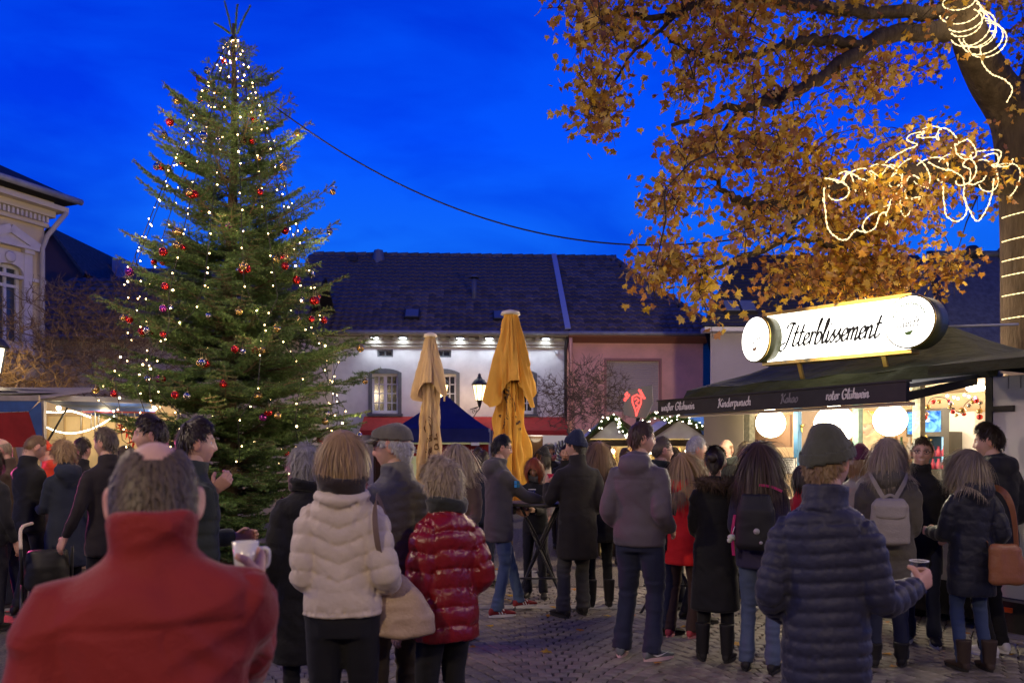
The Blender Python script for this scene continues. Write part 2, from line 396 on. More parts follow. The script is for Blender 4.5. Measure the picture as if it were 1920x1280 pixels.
def roof_tiles(parent, O, U, S, lu, ls, w, h, m, inside=None, vis=lambda u, s: True, cap=290):
    """lays tiles on the plane O + u*U + s*S; the first `cap` in view are parts, the rest one joined part"""
    O, U, S = Vector(O), Vector(U).normalized(), Vector(S).normalized(); Nn = U.cross(S).normalized()
    me = tile_mesh(w, h, m); rot = Matrix((U, S, Nn)).transposed().to_euler()
    mv = [v.co.copy() for v in me.vertices]; mf = [tuple(p.vertices) for p in me.polygons]; rest = MB(); n = 0
    cells = []
    for j in range(int(ls / h)):
        for i in range(int(lu / w) + 1):
            u, s_ = i * w + (w / 2 if j % 2 else 0) * 0.0 + w / 2, j * h
            if u > lu or (inside and not inside(u, s_ + h / 2)): continue
            cells.append((u, s_, vis(u, s_)))
    for u, s_, v in cells:
        p = O + U * u + S * s_ + Nn * (0.012 + rng.uniform(-.004, .006))
        if v and n < cap: link('roof_tile', me, parent, p, rot); n += 1
        else: rest.add([p + U * q.x + S * q.y + Nn * q.z for q in mv], mf)
    if rest.v: rest.build('roof_tiles', [m], parent)['kind'] = 'stuff'
M_tile = mat('roof_tile_dark', (0.16, 0.128, 0.115), 0.75, 0.3, var=0.35, vscale=14, bump=0.3, rnd=0.35)
M_tile2 = mat('roof_tile_old', (0.11, 0.10, 0.095), 0.85, 0.25, var=0.4, vscale=10, bump=0.4, rnd=0.35)
M_roof = mat('roof_base', (0.035, 0.032, 0.034), 0.85, 0.2)
M_zinc = mat('zinc_gutter', (0.30, 0.31, 0.33), 0.5, 0.5, var=0.2)

# ------------------------------------------------------------------ white and pink terrace
ANG = R(2.75); FA = Fac(PX(540, 23.7), 23.7, ANG); X, Z = FA.x, FA.z
M_white = mat('white_render', (0.64, 0.63, 0.63), 0.9, 0.15, var=0.16, vscale=1.6, bump=0.25, bscale=50, detail=6)
M_grey = mat('grey_stone_trim', (0.13, 0.135, 0.145), 0.8, 0.2, var=0.15)
M_beige = mat('beige_cornice', (0.40, 0.37, 0.32), 0.85, 0.2, var=0.15)
M_red = mat('red_awning', (0.36, 0.035, 0.03), 0.75, 0.2, var=0.15)
ze, zr = 5.16, 8.35           # eave and ridge heights
def white_house():
    t = thing('white_house', 'long white rendered house with dark tiled roof and a row of lit eave lamps', 'house', (FA.lx, FA.ly, 0), ANG)
    x0, x1 = 0.0, X(1063); w = MB()
    w1 = (X(698), X(746), Z(722, 772), Z(722, 702)); w2 = (X(807), X(855), w1[2], w1[3]); w3 = (X(953), X(1000), w1[2], w1[3])
    v1 = (X(707), X(737), Z(720, 669), Z(720, 655)); v2 = (X(816), X(846), v1[2], v1[3])
    sh = (X(700), X(1055), 0.35, 2.1)
    wall_holes(w, x0, x1, 0, ze - .02, [w1, w2, w3, v1, v2, sh], 0, .28)
    w.add([(x0, 0, 0), (x0, 7.5, 0), (x0, 7.5, ze), (x0, 3.75, zr), (x0, 0, ze)], [(0, 1, 2, 3, 4)])
    w.add([(x0, 7.5, 0), (x1, 7.5, 0), (x1, 7.5, ze), (x0, 7.5, ze)], [(0, 1, 2, 3)])
    w.build('wall', [M_white], t)
    for q in (w1, w2, w3):
        window(t, *q, 4, 4)
        s = MB(); e = .11      # segmental-arched stone surround, proud of the wall
        s.box(q[0] - e, q[0], -.035, .02, q[2] - .05, q[3] + .02); s.box(q[1], q[1] + e, -.035, .02, q[2] - .05, q[3] + .02)
        n = 8; ya, yb = -.035, .02; xm, hw = (q[0] + q[1]) / 2, (q[1] - q[0]) / 2 + e
        lo = [(xm - hw + 2 * hw * i / n, q[3] - .02 + .0 * i) for i in range(n + 1)]; hi = [(xm - hw + 2 * hw * i / n, q[3] + .06 + .12 * (1 - (2 * i / n - 1) ** 2)) for i in range(n + 1)]
        s.prism([(a, b + .04) for a, b in lo] + hi[::-1], ya - .003, yb)
        s.box(q[0] - e - .04, q[1] + e + .04, -.09, .02, q[2] - .12, q[2] - .052)
        s.build('window_surround', [M_grey], t)
    # flower tub on the sill of the tree-side window
    for q in (v1, v2):
        window(t, *q, 2, 1, mid=False, fm=M_grey, rec=.08)
    # cornice: stepped mouldings and brackets
    c = MB(); c.box(x0 - .1, x1 - .004, -.10, .0, ze - .42, ze - .34); c.box(x0 - .1, x1 - .004, -.16, .0, ze - .337, ze - .23)
    c.box(x0 - .1, x1 - .004, -.36, .0, ze - .12, ze - .02); c.build('cornice', [M_beige], t)
    xx = X(690)
    while xx < x1 - .1:
        MB().prism([(xx - .06, ze - .228), (xx + .06, ze - .228), (xx + .06, ze - .123), (xx - .06, ze - .123)], -.30, -.162).build('bracket', [M_beige], t); xx += .42
    E = emat('downlight_glow', (0.86, 0.94, 1.0), 22)
    for px in (705, 757, 810, 863, 917, 970, 1022):
        x = X(px)
        f = MB().lathe([(.05, 0), (.10, -.045), (.135, -.055), (.135, -.07)], (x, -.30, ze - .12), 14).build('downlight', [mat('lamp_housing', (.5, .5, .5), .4)], t)
        MB().lathe([(.11, -.072), (.11, -.078)], (x, -.30, ze - .12), 14).build('lens', [E], f)
        lamp('downlight_lamp', (x, -.30, ze - .23), COOL, 20, .08, 'SPOT', t, (R(14), 0, 0), R(140), .8)
    # floodlight box, drainpipe
    MB().box(X(1041), X(1046), -.12, -.01, Z(1043, 664), Z(1043, 658)).build('sensor_box', [M_frame], t)
    dp = MB().tube([(x1 - .05, -.09, 0.1), (x1 - .05, -.09, ze - .5), (x1 - .02, -.3, ze - .1)], .045, 8).build('drainpipe', [M_dark], t)
    # roof body + tiles
    r = MB(); r.add([(x0 - .15, -.42, ze - .03), (x1, -.42, ze - .03), (x1, 3.75, zr), (x0 - .15, 3.75, zr), (x0 - .15, 7.9, ze - .03), (x1, 7.9, ze - .03)], [(0, 1, 2, 3), (3, 2, 5, 4)])
    rf = r.build('roof', [M_roof], t)
    S = Vector((0, 4.17, zr - ze + .03)); ls = S.length
    roof_tiles(t, (x0 - .15, -.42, ze), (1, 0, 0), S, x1 - x0 + .15, ls, .235, .262, M_tile, vis=lambda u, s: u > X(690))
    xg = x0
    while xg < x1 - .2:
        MB().tube([(xg, 3.75, zr + .03), (xg + .36, 3.75, zr + .045)], [.09, .105], 8).build('ridge_tile', [M_tile], t); xg += .36
    MB().tube([(x0 - .15, -.48, ze - .04), (x1, -.48, ze - .04)], .06, 8).build('gutter', [M_zinc], t)
    # verge strip of pale metal tiles between the two roofs
    n = 16; zz = mat('pale_verge', (0.50, 0.53, 0.60), .45, .5)
    for k in range(n):
        p = Vector((x1 - .02, -.42, ze)) + S * ((k + .1) / n)
        MB().cbox((0, 0, 0), (.17, ls / n * .92, .03), rot=Matrix.Rotation(math.atan2(S.z, S.y) + .05, 3, 'X')).build('verge_tile', [zz], t, p + S * (.5 / n) + Vector((0, -.05, .085)))
    # roof furniture
    def on_roof(px, py):
        # intersection of the sight line with the roof plane
        s0 = 0.5
        for _ in range(30):
            p = Vector((0, -.42, ze)) + S * s0; dd = FA.d(px) + p.y; s0 += (PZ(py, dd) - p.z) / S.z * .6
        p = Vector((0, -.42, ze)) + S * s0; u = (px - 960) / F
        x = (u * (FA.ly + p.y * FA.c) - (FA.lx - p.y * FA.s)) / (FA.c - u * FA.s)
        return Vector((x, p.y, p.z))
    rot = math.atan2(S.z, S.y)
    for px, py in ((773, 594), (938, 597)):
        p = on_roof(px, py); RM = Matrix.Rotation(rot, 3, 'X')
        k = MB().cbox((0, 0, .07), (.46, .52, .12), rot=None).build('skylight', [M_dark], t, p, (rot, 0, 0))
        MB().cbox((0, 0, .142), (.38, .44, .02)).build('pane', [mat('skylight_glass', (.16, .19, .23), .15, .8)], k)
    p = on_roof(889, 560)
    k = MB().tube([(0, 0, -.1), (0, 0, .62)], .075, 10).tube([(0, .0, .66), (0, 0, .665)], .16, 10).lathe([(.17, .66), (.02, .76)], n=10).build('vent_pipe', [mat('vent_zinc', (.16, .16, .18), .6)], t, p)
    p = on_roof(709, 492)
    MB().lathe([(.22, -.3), (.22, .1), (.15, .42), (.15, .44)], n=4).build('chimney', [mat('chimney_clay', (.22, .23, .27), .8)], t, p + Vector((0, .1, 0)))
    p = on_roof(663, 492); MB().cbox((0, 0, .1), (.24, .2, .14)).build('ridge_vent', [M_dark], t, p)
    # shop: red awning box over dark glazing
    a = MB(); za, zb = Z(870, 781), Z(870, 808)
    xa, xb = X(683), X(1060)
    a.add([(xa, -.02, za), (xb, -.02, za), (xb, -.95, zb), (xa, -.95, zb), (xa, -.95, zb - .14), (xb, -.95, zb - .14), (xa, -.02, za - .06), (xb, -.02, za - .06)],
          [(0, 1, 2, 3), (3, 2, 5, 4), (6, 7, 1, 0), (4, 5, 7, 6), (0, 3, 4, 6), (1, 7, 5, 2)])
    a.build('shop_awning', [M_red], t)
    for k in range(5):
        q0 = sh[0] + (sh[1] - sh[0]) * k / 5; q1 = sh[0] + (sh[1] - sh[0]) * (k + 1) / 5
        f = MB(); f.box(q0, q0 + .06, .03, .1, .35, 2.1); f.box(q0 + .06, q1, .03, .1, .35, .42); f.box(q0 + .06, q1, .03, .1, 2.02, 2.1)
        f2 = f.build('shop_window', [mat('shop_frame', (.10, .055, .03), .5)], t)
        MB().box(q0 + .062, q1 - .002, .06, .07, .422, 2.018).build('pane', [mat('shop_pane', (.06, .035, .02), .1, .6)], f2)
    E2 = emat('tube_light', (1, .95, .88), 6)
    MB().box(X(995), X(1020), -.12, -.06, 2.14, 2.2).build('tube_lamp', [E2], t)
    lamp('tube_lamp_light', (X(1007), -.35, 2.1), WARMW, 14, .2, parent=t)
    return t
white_house()
def pink_house():
    t = thing('pink_house', 'pink rendered corner house with hipped tile roof and closed roller shutter', 'house', (FA.lx, FA.ly, 0), ANG)
    x0, x1 = X(1063) + .004, X(1318); w = MB()
    m = mat('pink_render', (0.80, 0.44, 0.37), 0.9, 0.15, var=0.14, vscale=1.4, bump=0.25, bscale=50)
    q = (X(1137), X(1236), Z(1180, 772), Z(1180, 676))
    wall_holes(w, x0, x1, 0, ze - .25, [q], 0, .2)
    w.add([(x1, 0, 0), (x1, 7, 0), (x1, 7, ze - .25), (x1, 0, ze - .25)], [(0, 1, 2, 3)])
    w.build('wall', [m], t)
    s = MB(); e = .07
    s.box(q[0] - e, q[0], -.03, .02, q[2], q[3] + e); s.box(q[1], q[1] + e, -.03, .02, q[2], q[3] + e); s.box(q[0], q[1], -.03, .02, q[3], q[3] + e)
    s.build('window_surround', [mat('pink_trim', (.40, .20, .18), .85)], t)
    n = 24; sm = mat('shutter_slat', (0.50, 0.43, 0.40), .6, .3); h = (q[3] - q[2]) / n
    for k in range(n):
        z = q[2] + k * h
        MB().add([(q[0], .10, z), (q[1], .10, z), (q[1], .085, z + h * .5), (q[0], .085, z + h * .5), (q[1], .10, z + h * .93), (q[0], .10, z + h * .93)], [(0, 1, 2, 3), (3, 2, 4, 5)]).build('shutter_slat', [sm], t)
    MB().box(q[0], q[1], .112, .13, q[2], q[3]).build('shutter_back', [M_dark], t)
    c = MB(); c.add([(x0, -.02, ze - .26), (x1 + .02, -.02, ze - .26), (x1 + .42, -.42, ze - .12), (x0, -.42, ze - .12)], [(0, 1, 2, 3)])
    c.box(x0, x1 + .43, -.44, -.40, ze - .13, ze - .02)
    c.add([(x1 + .02, -.02, ze - .26), (x1 + .02, 7, ze - .26), (x1 + .42, 7.4, ze - .12), (x1 + .42, -.42, ze - .12)], [(0, 1, 2, 3)])
    c.build('soffit', [mat('brown_soffit', (.28, .13, .08), .7)], t)
    xr = X(1140) + .75; S = Vector((0, 4.17, zr - ze + .03)); ls = S.length
    r = MB(); r.add([(x0, -.42, ze - .03), (x1 + .42, -.42, ze - .03), (xr, 3.75, zr), (x0, 3.75, zr), (x1 + .42, 7.9, ze - .03), (x0, 7.9, ze - .03)], [(0, 1, 2, 3), (1, 4, 2), (3, 2, 4, 5)])
    r.build('roof', [M_roof], t)
    L_ = x1 + .42 - x0
    roof_tiles(t, (x0 + .05, -.42, ze), (1, 0, 0), S, L_ - .05, ls, .235, .262, M_tile, inside=lambda u, s: u < (L_ - .1) - (L_ - (xr - x0)) * s / ls)
    a, b = Vector((x1 + .42, -.42, ze + .03)), Vector((xr, 3.75, zr + .05))
    for k in range(18):
        p, p2 = a + (b - a) * (k / 18), a + (b - a) * ((k + 1) / 18)
        MB().tube([p, p2 + Vector((0, 0, .02))], [.105, .09], 8).build('hip_tile', [M_tile], t)
    xg = x0
    while xg < xr - .1: MB().tube([(xg, 3.75, zr + .03), (xg + .36, 3.75, zr + .045)], [.09, .105], 8).build('ridge_tile', [M_tile], t); xg += .36
    MB().tube([(x0, -.49, ze - .03), (x1 + .45, -.49, ze - .03)], .062, 8).build('gutter', [M_zinc], t)
    MB().tube([(x0 + .12, -.07, .1), (x0 + .12, -.07, ze - .6), (x0 + .06, -.40, ze - .16)], .05, 8).build('drainpipe', [m], t)
pink_house()
def back_right_houses():
    # small house behind the pink one with a chimney
    t = thing('brick_house', 'low tiled house with a chimney peeping out behind the pink house', 'house', (PX(1225, 32), 32, 0), 0)
    w = MB(); w.box(-.2, 2.7, 0, 6, 0, PZ(640, 32)); w.build('wall', [mat('ochre_wall', (.42, .33, .2), .9)], t)
    r = MB(); a, b = PZ(640, 32), PZ(588, 33.5); r.add([(-.5, -.4, a), (3.0, -.4, a), (2.4, 2, b), (-.1, 2, b), (3.0, 6, a), (-.5, 6, a)], [(0, 1, 2, 3), (1, 4, 2), (3, 2, 4, 5), (0, 3, 5)]); r.build('roof', [M_tile], t)
    MB().box(-.25, .3, 1.2, 1.8, 5, PZ(545, 33.3)).box(-.32, .37, 1.13, 1.87, PZ(552, 33.3), PZ(547, 33.3)).build('chimney', [mat('chimney_brick', (.17, .13, .12), .9)], t)
    # large dark-roofed house
    d = 19.0; xl, xr = PX(1322, d), PX(1840, d); ez = PZ(612, d)
    t = thing('slate_house', 'lavender house with big dark slate roof and skylight behind the drinks stall', 'house', (0, d, 0), 0)
    m = mat('lavender_render', (0.27, 0.25, 0.31), .9, .15, var=.06, vscale=2)
    xb = PX(1336, d + 7)
    wb = MB(); wb.add([(xl + .2, .3, 0), (xr, .3, 0), (xr, 7, 0), (xb + .3, 7, 0), (xl + .2, .3, ez - .1), (xr, .3, ez - .1), (xr, 7, ez - .1), (xb + .3, 7, ez - .1)], [(0, 1, 5, 4), (1, 2, 6, 5), (2, 3, 7, 6), (3, 0, 4, 7)]); wb.build('wall', [m], t)
    e = MB(); e.box(xl - .03, xr, -.1, .3, ez - .12, ez - .02); e.build('eave_board', [mat('pale_board', (.55, .55, .6), .6)], t)
    top = PZ(478, d + 2.6); sl = mat('slate', (0.04, 0.042, 0.05), .6, .4, var=.4, vscale=16, bump=.5, bscale=26, stretch=(1, 1, 2.2))
    r = MB(); r.add([(xl - .1, -.15, ez), (xr + .3, -.15, ez), (xr - .2, 2.6, top), (xl + 1.45, 2.6, top), (xb, 7, ez), (xr + .3, 7, ez)], [(0, 1, 2, 3), (0, 3, 4), (1, 5, 2), (3, 2, 5, 4)])
    r.build('roof', [sl], t)
    S = Vector((0, 2.75, top - ez)); ls = S.length
    # slate courses in relief: long thin steps
    for k in range(1, 22):
        p0 = Vector((xl - .1 + 1.5 * k / 22, -.15, ez)) + S * (k / 22); 
        MB().beam(p0 + Vector((0, -.012, 0)), p0 + Vector((xr - xl - 1.6 * k / 22, -.012, 0)), .03, .012).build('slate_course', [sl], t)
    def onr(px, py):
        s0 = .3
        for _ in range(30):
            p = Vector((0, -.15, ez)) + S * s0; s0 += (PZ(py, d + p.y) - p.z) / S.z * .6
        p = Vector((0, -.15, ez)) + S * s0; return Vector((PX(px, d + p.y), p.y, p.z))
    rot = math.atan2(S.z, S.y)
    for px in (1370, 1400):
        k = MB().cbox((0, 0, .05), (.40, .52, .1)).build('skylight', [M_dark], t, onr(px, 580), (rot, 0, 0)); MB().cbox((0, 0, .11), (.33, .45, .02)).build('pane', [mat('skylight_glass', (.16, .19, .23), .15, .8)], k)
    # white gabled dormer on it
    x = PX(1782, d); b0, b1 = PZ(566, d), PZ(508, d); p = MB(); p.box(x - .32, x + .32, .3, 2.2, b0, b1 - .1)
    p.add([(x - .38, .25, b1 - .1), (x + .38, .25, b1 - .1), (x, .25, b1 + .3), (x - .38, 2.4, b1 - .1), (x + .38, 2.4, b1 - .1), (x, 2.4, b1 + .3)], [(0, 1, 2), (0, 2, 5, 3), (2, 1, 4, 5)])
    dm = p.build('dormer', [mat('dormer_white', (.6, .6, .7), .7)], t)
    MB().box(x - .2, x + .2, .27, .29, b0 + .12, b1 - .2).build('pane', [M_pane], dm)
    d2 = 16.5; t2 = thing('blue_roof_house', 'house with steep blue-grey roof beside the autumn tree trunk', 'house', (0, d2, 0), 0)
    xl, xr = PX(1772, d2), PX(2250, d2); ez, top = PZ(650, d2), PZ(478, d2 + 1.9)
    MB().box(xl + .3, xr, .3, 6, 0, ez).build('wall', [m], t2)
    sl2 = mat('blue_slate', (0.075, 0.085, 0.105), .6, .4, var=.35, vscale=9, bump=.5, bscale=24)
    r = MB(); r.add([(xl, 0, ez), (xr, 0, ez), (xr, 1.9, top), (xl + .65, 1.9, top), (xl, 6, ez), (xr, 6, ez)], [(0, 1, 2, 3), (0, 3, 4), (3, 2, 5, 4)]); r.build('roof', [sl2], t2)
    MB().beam((xl, -.02, ez + .02), (xl + .65, 1.88, top + .05), .12, .1).build('verge_board', [M_dark], t2)
    MB().tube([(xl + .65, 1.9, top + .02), (xr, 1.9, top + .02)], .08, 8).build('ridge_tile', [sl2], t2)
    for px in (1820, 1882): MB().lathe([(.16, -.1), (.16, .1), (.1, .17)], n=10).build('roof_vent', [M_dark], t2, (PX(px, d2 + 1.9), 1.85, top + .02))
back_right_houses()
def left_houses():
    # cream neoclassical house, facade turned towards the square
    C = P(83, 845, 17.0); C.z = 0; u = Vector((-.38, -.925, 0)); rz = math.atan2(u.y, u.x)
    t = thing('cream_house', 'cream neoclassical house corner with pedimented window and dentil cornice', 'house', (C.x, C.y, 0), rz)
    m = mat('cream_render', (0.62, 0.52, 0.33), .9, .15, var=.08, vscale=2, bump=.2); st = mat('pale_stone', (0.62, 0.58, 0.54), .8, .2, var=.08)
    xc, hw = .80, .30; z0, z1 = 3.9, 5.45     # local x runs along the facade, -y side is inside, outward is +y: build mirrored
    zc = 6.42
    w = MB(); xs = [0, xc - hw, xc + hw, 7.5]; q = (xc - hw, xc + hw, z0, z1)
    wall_holes(w, 0, 7.5, 0, zc + .5, [q, (xc + 2.1 - hw, xc + 2.1 + hw, z0, z1)], 0, .25)
    w.v = [(x, -y, z) for x, y, z in w.v]; w.f = [tuple(reversed(f)) for f in w.f]
    w.add([(0, 0, 0), (0, -9, 0), (0, -9, zc + .5), (0, 0, zc + .5)], [(0, 1, 2, 3)])
    w.build('wall', [m], t)
    def flip(mb): mb.v = [(x, -y, z) for x, y, z in mb.v]; mb.f = [tuple(reversed(f)) for f in mb.f]; return mb
    for dx in (0, 2.1):
        c = xc + dx
        f = MB(); f.box(c - hw, c - hw + .07, -.14, -.09, z0, z1); f.box(c + hw - .07, c + hw, -.14, -.09, z0, z1); f.box(c - hw + .07, c + hw - .07, -.14, -.09, z1 - .07, z1); f.box(c - .03, c + .03, -.138, -.092, z0, z1 - .07)
        f.box(c - hw + .07, c + hw - .07, -.137, -.093, z1 - .45, z1 - .39)
        fr = f.build('window', [M_frame], t); MB().box(c - hw + .07, c + hw - .07, -.15, -.145, z0, z1 - .07).build('pane', [mat('day_pane', (.05, .06, .08), .1, .6)], fr)
        s = MB()
        for sx in (-1, 1):
            xa = c + sx * (hw + .09); s.box(xa - .09, xa + .09, 0, .07, z0 - .1, z1 + .28); s.box(xa - .11, xa + .11, 0, .12, z1 + .281, z1 + .36)
        s.box(c - hw - .2, c + hw + .2, 0, .10, z0 - .25, z0 - .105)
        # arch head panel
        n = 10; lo = [(c - hw + 2 * hw * i / n, z1 - .16 + .17 * math.sqrt(max(0, 1 - (2 * i / n - 1) ** 2))) for i in range(n + 1)]
        s.prism(lo + [(c + hw, z1 + .28), (c - hw, z1 + .28)], .004, .055)
        s.lathe([(.09, 0), (.12, .03), (.09, .06)], n=10)
        for i in range(len(s.v) - 30, len(s.v)): x, y, z = s.v[i]; s.v[i] = (c + x, .056 + z * .6, z1 + .14 + y)
        s.build('window_surround', [st], t)
        p = MB(); zb = z1 + .362; p.box(c - hw - .28, c + hw + .28, 0, .16, zb, zb + .07)
        for sx in (-1, 1): p.beam((c + sx * (hw + .32), .08, zb + .09), (c, .08, zb + .36), .17, .06, up=(0, 1, 0))
        p.prism([(c - hw - .2, zb + .075), (c + hw + .2, zb + .075), (c, zb + .33)], .005, .05); p.build('pediment', [st], t)
    b = MB(); b.box(0, 7.5, .002, .06, 5.18, 5.25); b.build('string_course', [st], t)
    c = MB(); c.box(-.04, 7.5, .002, .10, zc - .04, zc + .04); c.box(-.10, 7.5, .002, .22, zc + .17, zc + .30); c.box(-.25, 7.5, .0, .42, zc + .301, zc + .40); c.box(-.12, 7.5, .0, .14, zc + .402, zc + .62); c.build('cornice', [mat('cornice_cream', (.60, .53, .40), .85)], t)
    x = .02
    while x < 3.0: MB().box(x, x + .05, .102, .17, zc + .045, zc + .165).build('dentil', [st], t); x += .095
    r = MB(); e = zc + .62; r.add([(-.42, .50, e), (7.5, .50, e), (7.5, -3.2, e + 1.9), (2.2, -3.2, e + 1.9), (-.42, -9, e), (7.5, -9, e)], [(0, 1, 2, 3), (0, 3, 4), (3, 2, 5, 4)])
    r.add([(-.42, .50, e), (7.5, .50, e), (7.5, .50, e - .10), (-.42, .50, e - .10), (-.42, -9, e), (-.42, -9, e - .1), (7.5, -9, e - .1)], [(3, 2, 1, 0), (4, 5, 3, 0), (2, 3, 5, 6)])
    r.build('roof', [mat('dark_slate_left', (.03, .03, .036), .7, .3, bump=.4, bscale=14)], t)
    roof_S = Vector((0, -3.9, 1.9)); 
    MB().tube([(.12, .1, .2), (.12, .1, 5.9), (.02, .12, 6.2), (-.2, .42, 6.72)], .05, 8).build('drainpipe', [mat('cream_pipe', (.45, .42, .38), .6)], t)
    MB().tube([(-.46, .54, e - .05), (3, .54, e - .05)], .07, 8).build('gutter', [M_zinc], t)
    # dark gabled house behind
    d = 25.0; t = thing('gabled_house', 'dark reddish gabled house behind the cream corner house', 'house', (0, d, 0), 0)
    xa, xb = PX(20, d), PX(158, d); ez, tz = PZ(512, d), PZ(424, d); xm = PX(92, d)
    MB().box(xa, xb - .2, .3, 6, 0, ez).prism([(xa, ez), (xb - .2, ez), (xm, tz - .05)], .3, 6).build('wall', [mat('dim_red_render', (.20, .09, .075), .9)], t)
    r = MB(); r.add([(xb, 0, ez), (xb, 6, ez), (xm, 6, tz), (xm, 0, tz), (xa - .3, 0, ez), (xa - .3, 6, ez)], [(0, 1, 2, 3), (3, 2, 5, 4)]); r.add([(xb, 0, ez - .12), (xm, 0, tz - .14), (xm, 0, tz), (xb, 0, ez)], [(0, 1, 2, 3)]); r.build('roof', [M_tile2], t)
    # low house with old tiles behind the bare shrubs
    d = 20.0; t = thing('low_house', 'low house with weathered grey tile roof behind the bare shrubs', 'house', (0, d, 0), 0)
    xa, xb = PX(10, d), PX(560, d); ez, tz = PZ(632, d), PZ(521, d + 3)
    MB().box(xa, xb, .3, 6, 0, ez).build('wall', [mat('pale_ochre_render', (.55, .46, .34), .9, var=.08, vscale=2)], t)
    r = MB(); r.add([(xa, 0, ez), (xb, 0, ez), (xb, 3, tz), (xa, 3, tz), (xa, 6, ez), (xb, 6, ez)], [(0, 1, 2, 3), (3, 2, 5, 4)]); r.build('roof', [M_roof], t)
    S = Vector((0, 3, tz - ez)); roof_tiles(t, (xa, 0, ez), (1, 0, 0), S, xb - xa, S.length, .27, .30, M_tile2, vis=lambda u, s: xa + u > PX(78, d) and xa + u < PX(330, d))
    MB().tube([(xa, -.05, ez), (xb, -.05, ez)], .06, 8).build('gutter', [M_zinc], t)
    for x in (PX(40, d), PX(220, d)):
        f = MB().box(x - .45, x + .45, .24, .29, 1.0, 2.3).build('window', [M_frame], t); MB().box(x - .4, x - .02, .235, .239, 1.05, 2.25).build('pane', [M_pane], f); MB().box(x + .02, x + .4, .235, .239, 1.05, 2.25).build('pane', [M_pane], f)
    d = 27.0; t = thing('ridge_house', 'far house showing only dark ridge and pale blue chimney', 'house', (0, d, 0), 0)
    xa, xb = PX(140, d), PX(560, d); ez, tz = PZ(560, d), PZ(503, d + 2)
    MB().box(xa, xb, .3, 5, 0, ez).build('wall', [M_beige], t)
    r = MB(); r.add([(xa, 0, ez), (xb, 0, ez), (xb, 2, tz), (xa + .3, 2, tz), (xa, 5, ez), (xb, 5, ez)], [(0, 1, 2, 3), (3, 2, 5, 4)]); r.build('roof', [M_tile], t)
    x = PX(226, d + 1); MB().box(x - .2, x + .2, .8, 1.3, ez, PZ(487, d + 1)).build('chimney', [mat('blue_metal', (.28, .36, .48), .5)], t)
left_houses()
# ================================================================== TREES
M_bark = mat('bark', (0.055, 0.040, 0.027), 0.9, 0.2, var=0.4, vscale=9, bump=1.0, bscale=16, bdist=0.03, stretch=(1, 1, .25))
M_firbark = mat('fir_bark', (0.13, 0.095, 0.06), 0.9, 0.2, var=0.35, vscale=10, bump=.8, bscale=24)
M_needle = mat('fir_needles', (0.058, 0.125, 0.030), 0.5, 0.4, var=0.45, vscale=5, color2=(0.095, 0.165, 0.045), rnd=0.3)
def fir_branch(L, seed, dens=1.0):
    r = np.random.RandomState(seed); m = MB()
    axis = lambda s: np.array([s, 0.03 * L * math.sin(s / L * 3 + seed), -0.06 * L * math.sin(PI * s / L) + 0.05 * s * s / L])
    ax = [axis(L * k / 10) for k in range(11)]
    m.tube(ax, [max(.004, .018 * (1 - k / 10.5) * (L / 1.5) ** .5) for k in range(11)], 5, 1)
    tw = [(ax[3], ax[-1])] if L < .4 else []
    segs = [(ax[k], ax[k + 1], 1.0) for k in range(2, 10)]
    s = .16 * L
    side = 1
    while s < L * .985:
        for side in (-1, 1):
            p = axis(s); ln = (0.40 * (L - s) ** .8 * (0.75 if L > 1 else .9) + .08) * r.uniform(.75, 1.15)
            a = R(52 + r.uniform(-9, 9)) * side; d = np.array([math.cos(a), math.sin(a), r.uniform(-.1, .16)])
            e = p + d * ln + np.array([0, 0, -.05 * ln]); segs.append((p, e, 1.0)); m.tube([p, e], [.006, .003], 4, 1, False)
            q = .3
            while q < .92 and ln > .2:
                pp = p + (e - p) * q; l2 = ln * (1 - q) * .62 + .05
                for s2 in (-1, 1):
                    a2 = a + s2 * R(48); e2 = pp + np.array([math.cos(a2), math.sin(a2), r.uniform(-.15, .15)]) * l2 * r.uniform(.7, 1.1); segs.append((pp, e2, .8))
                q += .30
        s += r.uniform(.075, .12) * (1.25 if L > 1.2 else 1)
    V = []; 
    for p, e, k in segs:
        ln = np.linalg.norm(e - p); n = int(ln * 250 * dens) + 4; d = (e - p) / max(ln, 1e-6)
        t = r.rand(n, 1) * 1.04; base = p + (e - p) * t
        rd = r.normal(size=(n, 3)); rd -= (rd @ d)[:, None] * d; rd /= np.linalg.norm(rd, axis=1, keepdims=True) + 1e-9
        rd[:, 2] += .25
        nd = rd * r.uniform(.75, 1, (n, 1)) + d * r.uniform(.35, .8, (n, 1)); nd /= np.linalg.norm(nd, axis=1, keepdims=True)
        w = np.cross(nd, r.normal(size=(n, 3))); w /= np.linalg.norm(w, axis=1, keepdims=True)
        l_ = r.uniform(.024, .038, (n, 1)); V.append(np.stack([base - w * .0036, base + w * .0036, base + nd * l_], 1).reshape(-1, 3))
    V = np.concatenate(V); b = len(m.v); nn = len(V) // 3
    me = bpy.data.meshes.new('branch')
    allv = np.concatenate([np.array([tuple(q) for q in m.v]), V]); fs = list(m.f) + [(b + 3 * i, b + 3 * i + 1, b + 3 * i + 2) for i in range(nn)]
    me.from_pydata(allv.tolist(), [], fs); me.materials.append(M_needle); me.materials.append(M_firbark)
    me.polygons.foreach_set('material_index', [1] * len(m.f) + [0] * nn); return me
TX, TD = PX(428, 10.5), 10.5
TZ = [(0.1, .5), (.5, .8), (.9, 1.05), (1.6, 1.55), (2.24, 2.0), (2.8, 1.85), (3.2, 1.55), (3.7, 1.4), (4.4, 1.27), (4.8, 1.22), (5.25, 1.10), (5.8, .85), (6.1, .70), (6.5, .50), (7.0, .28), (7.3, .15)]
def trad(z): return float(np.interp(z, [a for a, b in TZ], [b for a, b in TZ]))
TIPS = []
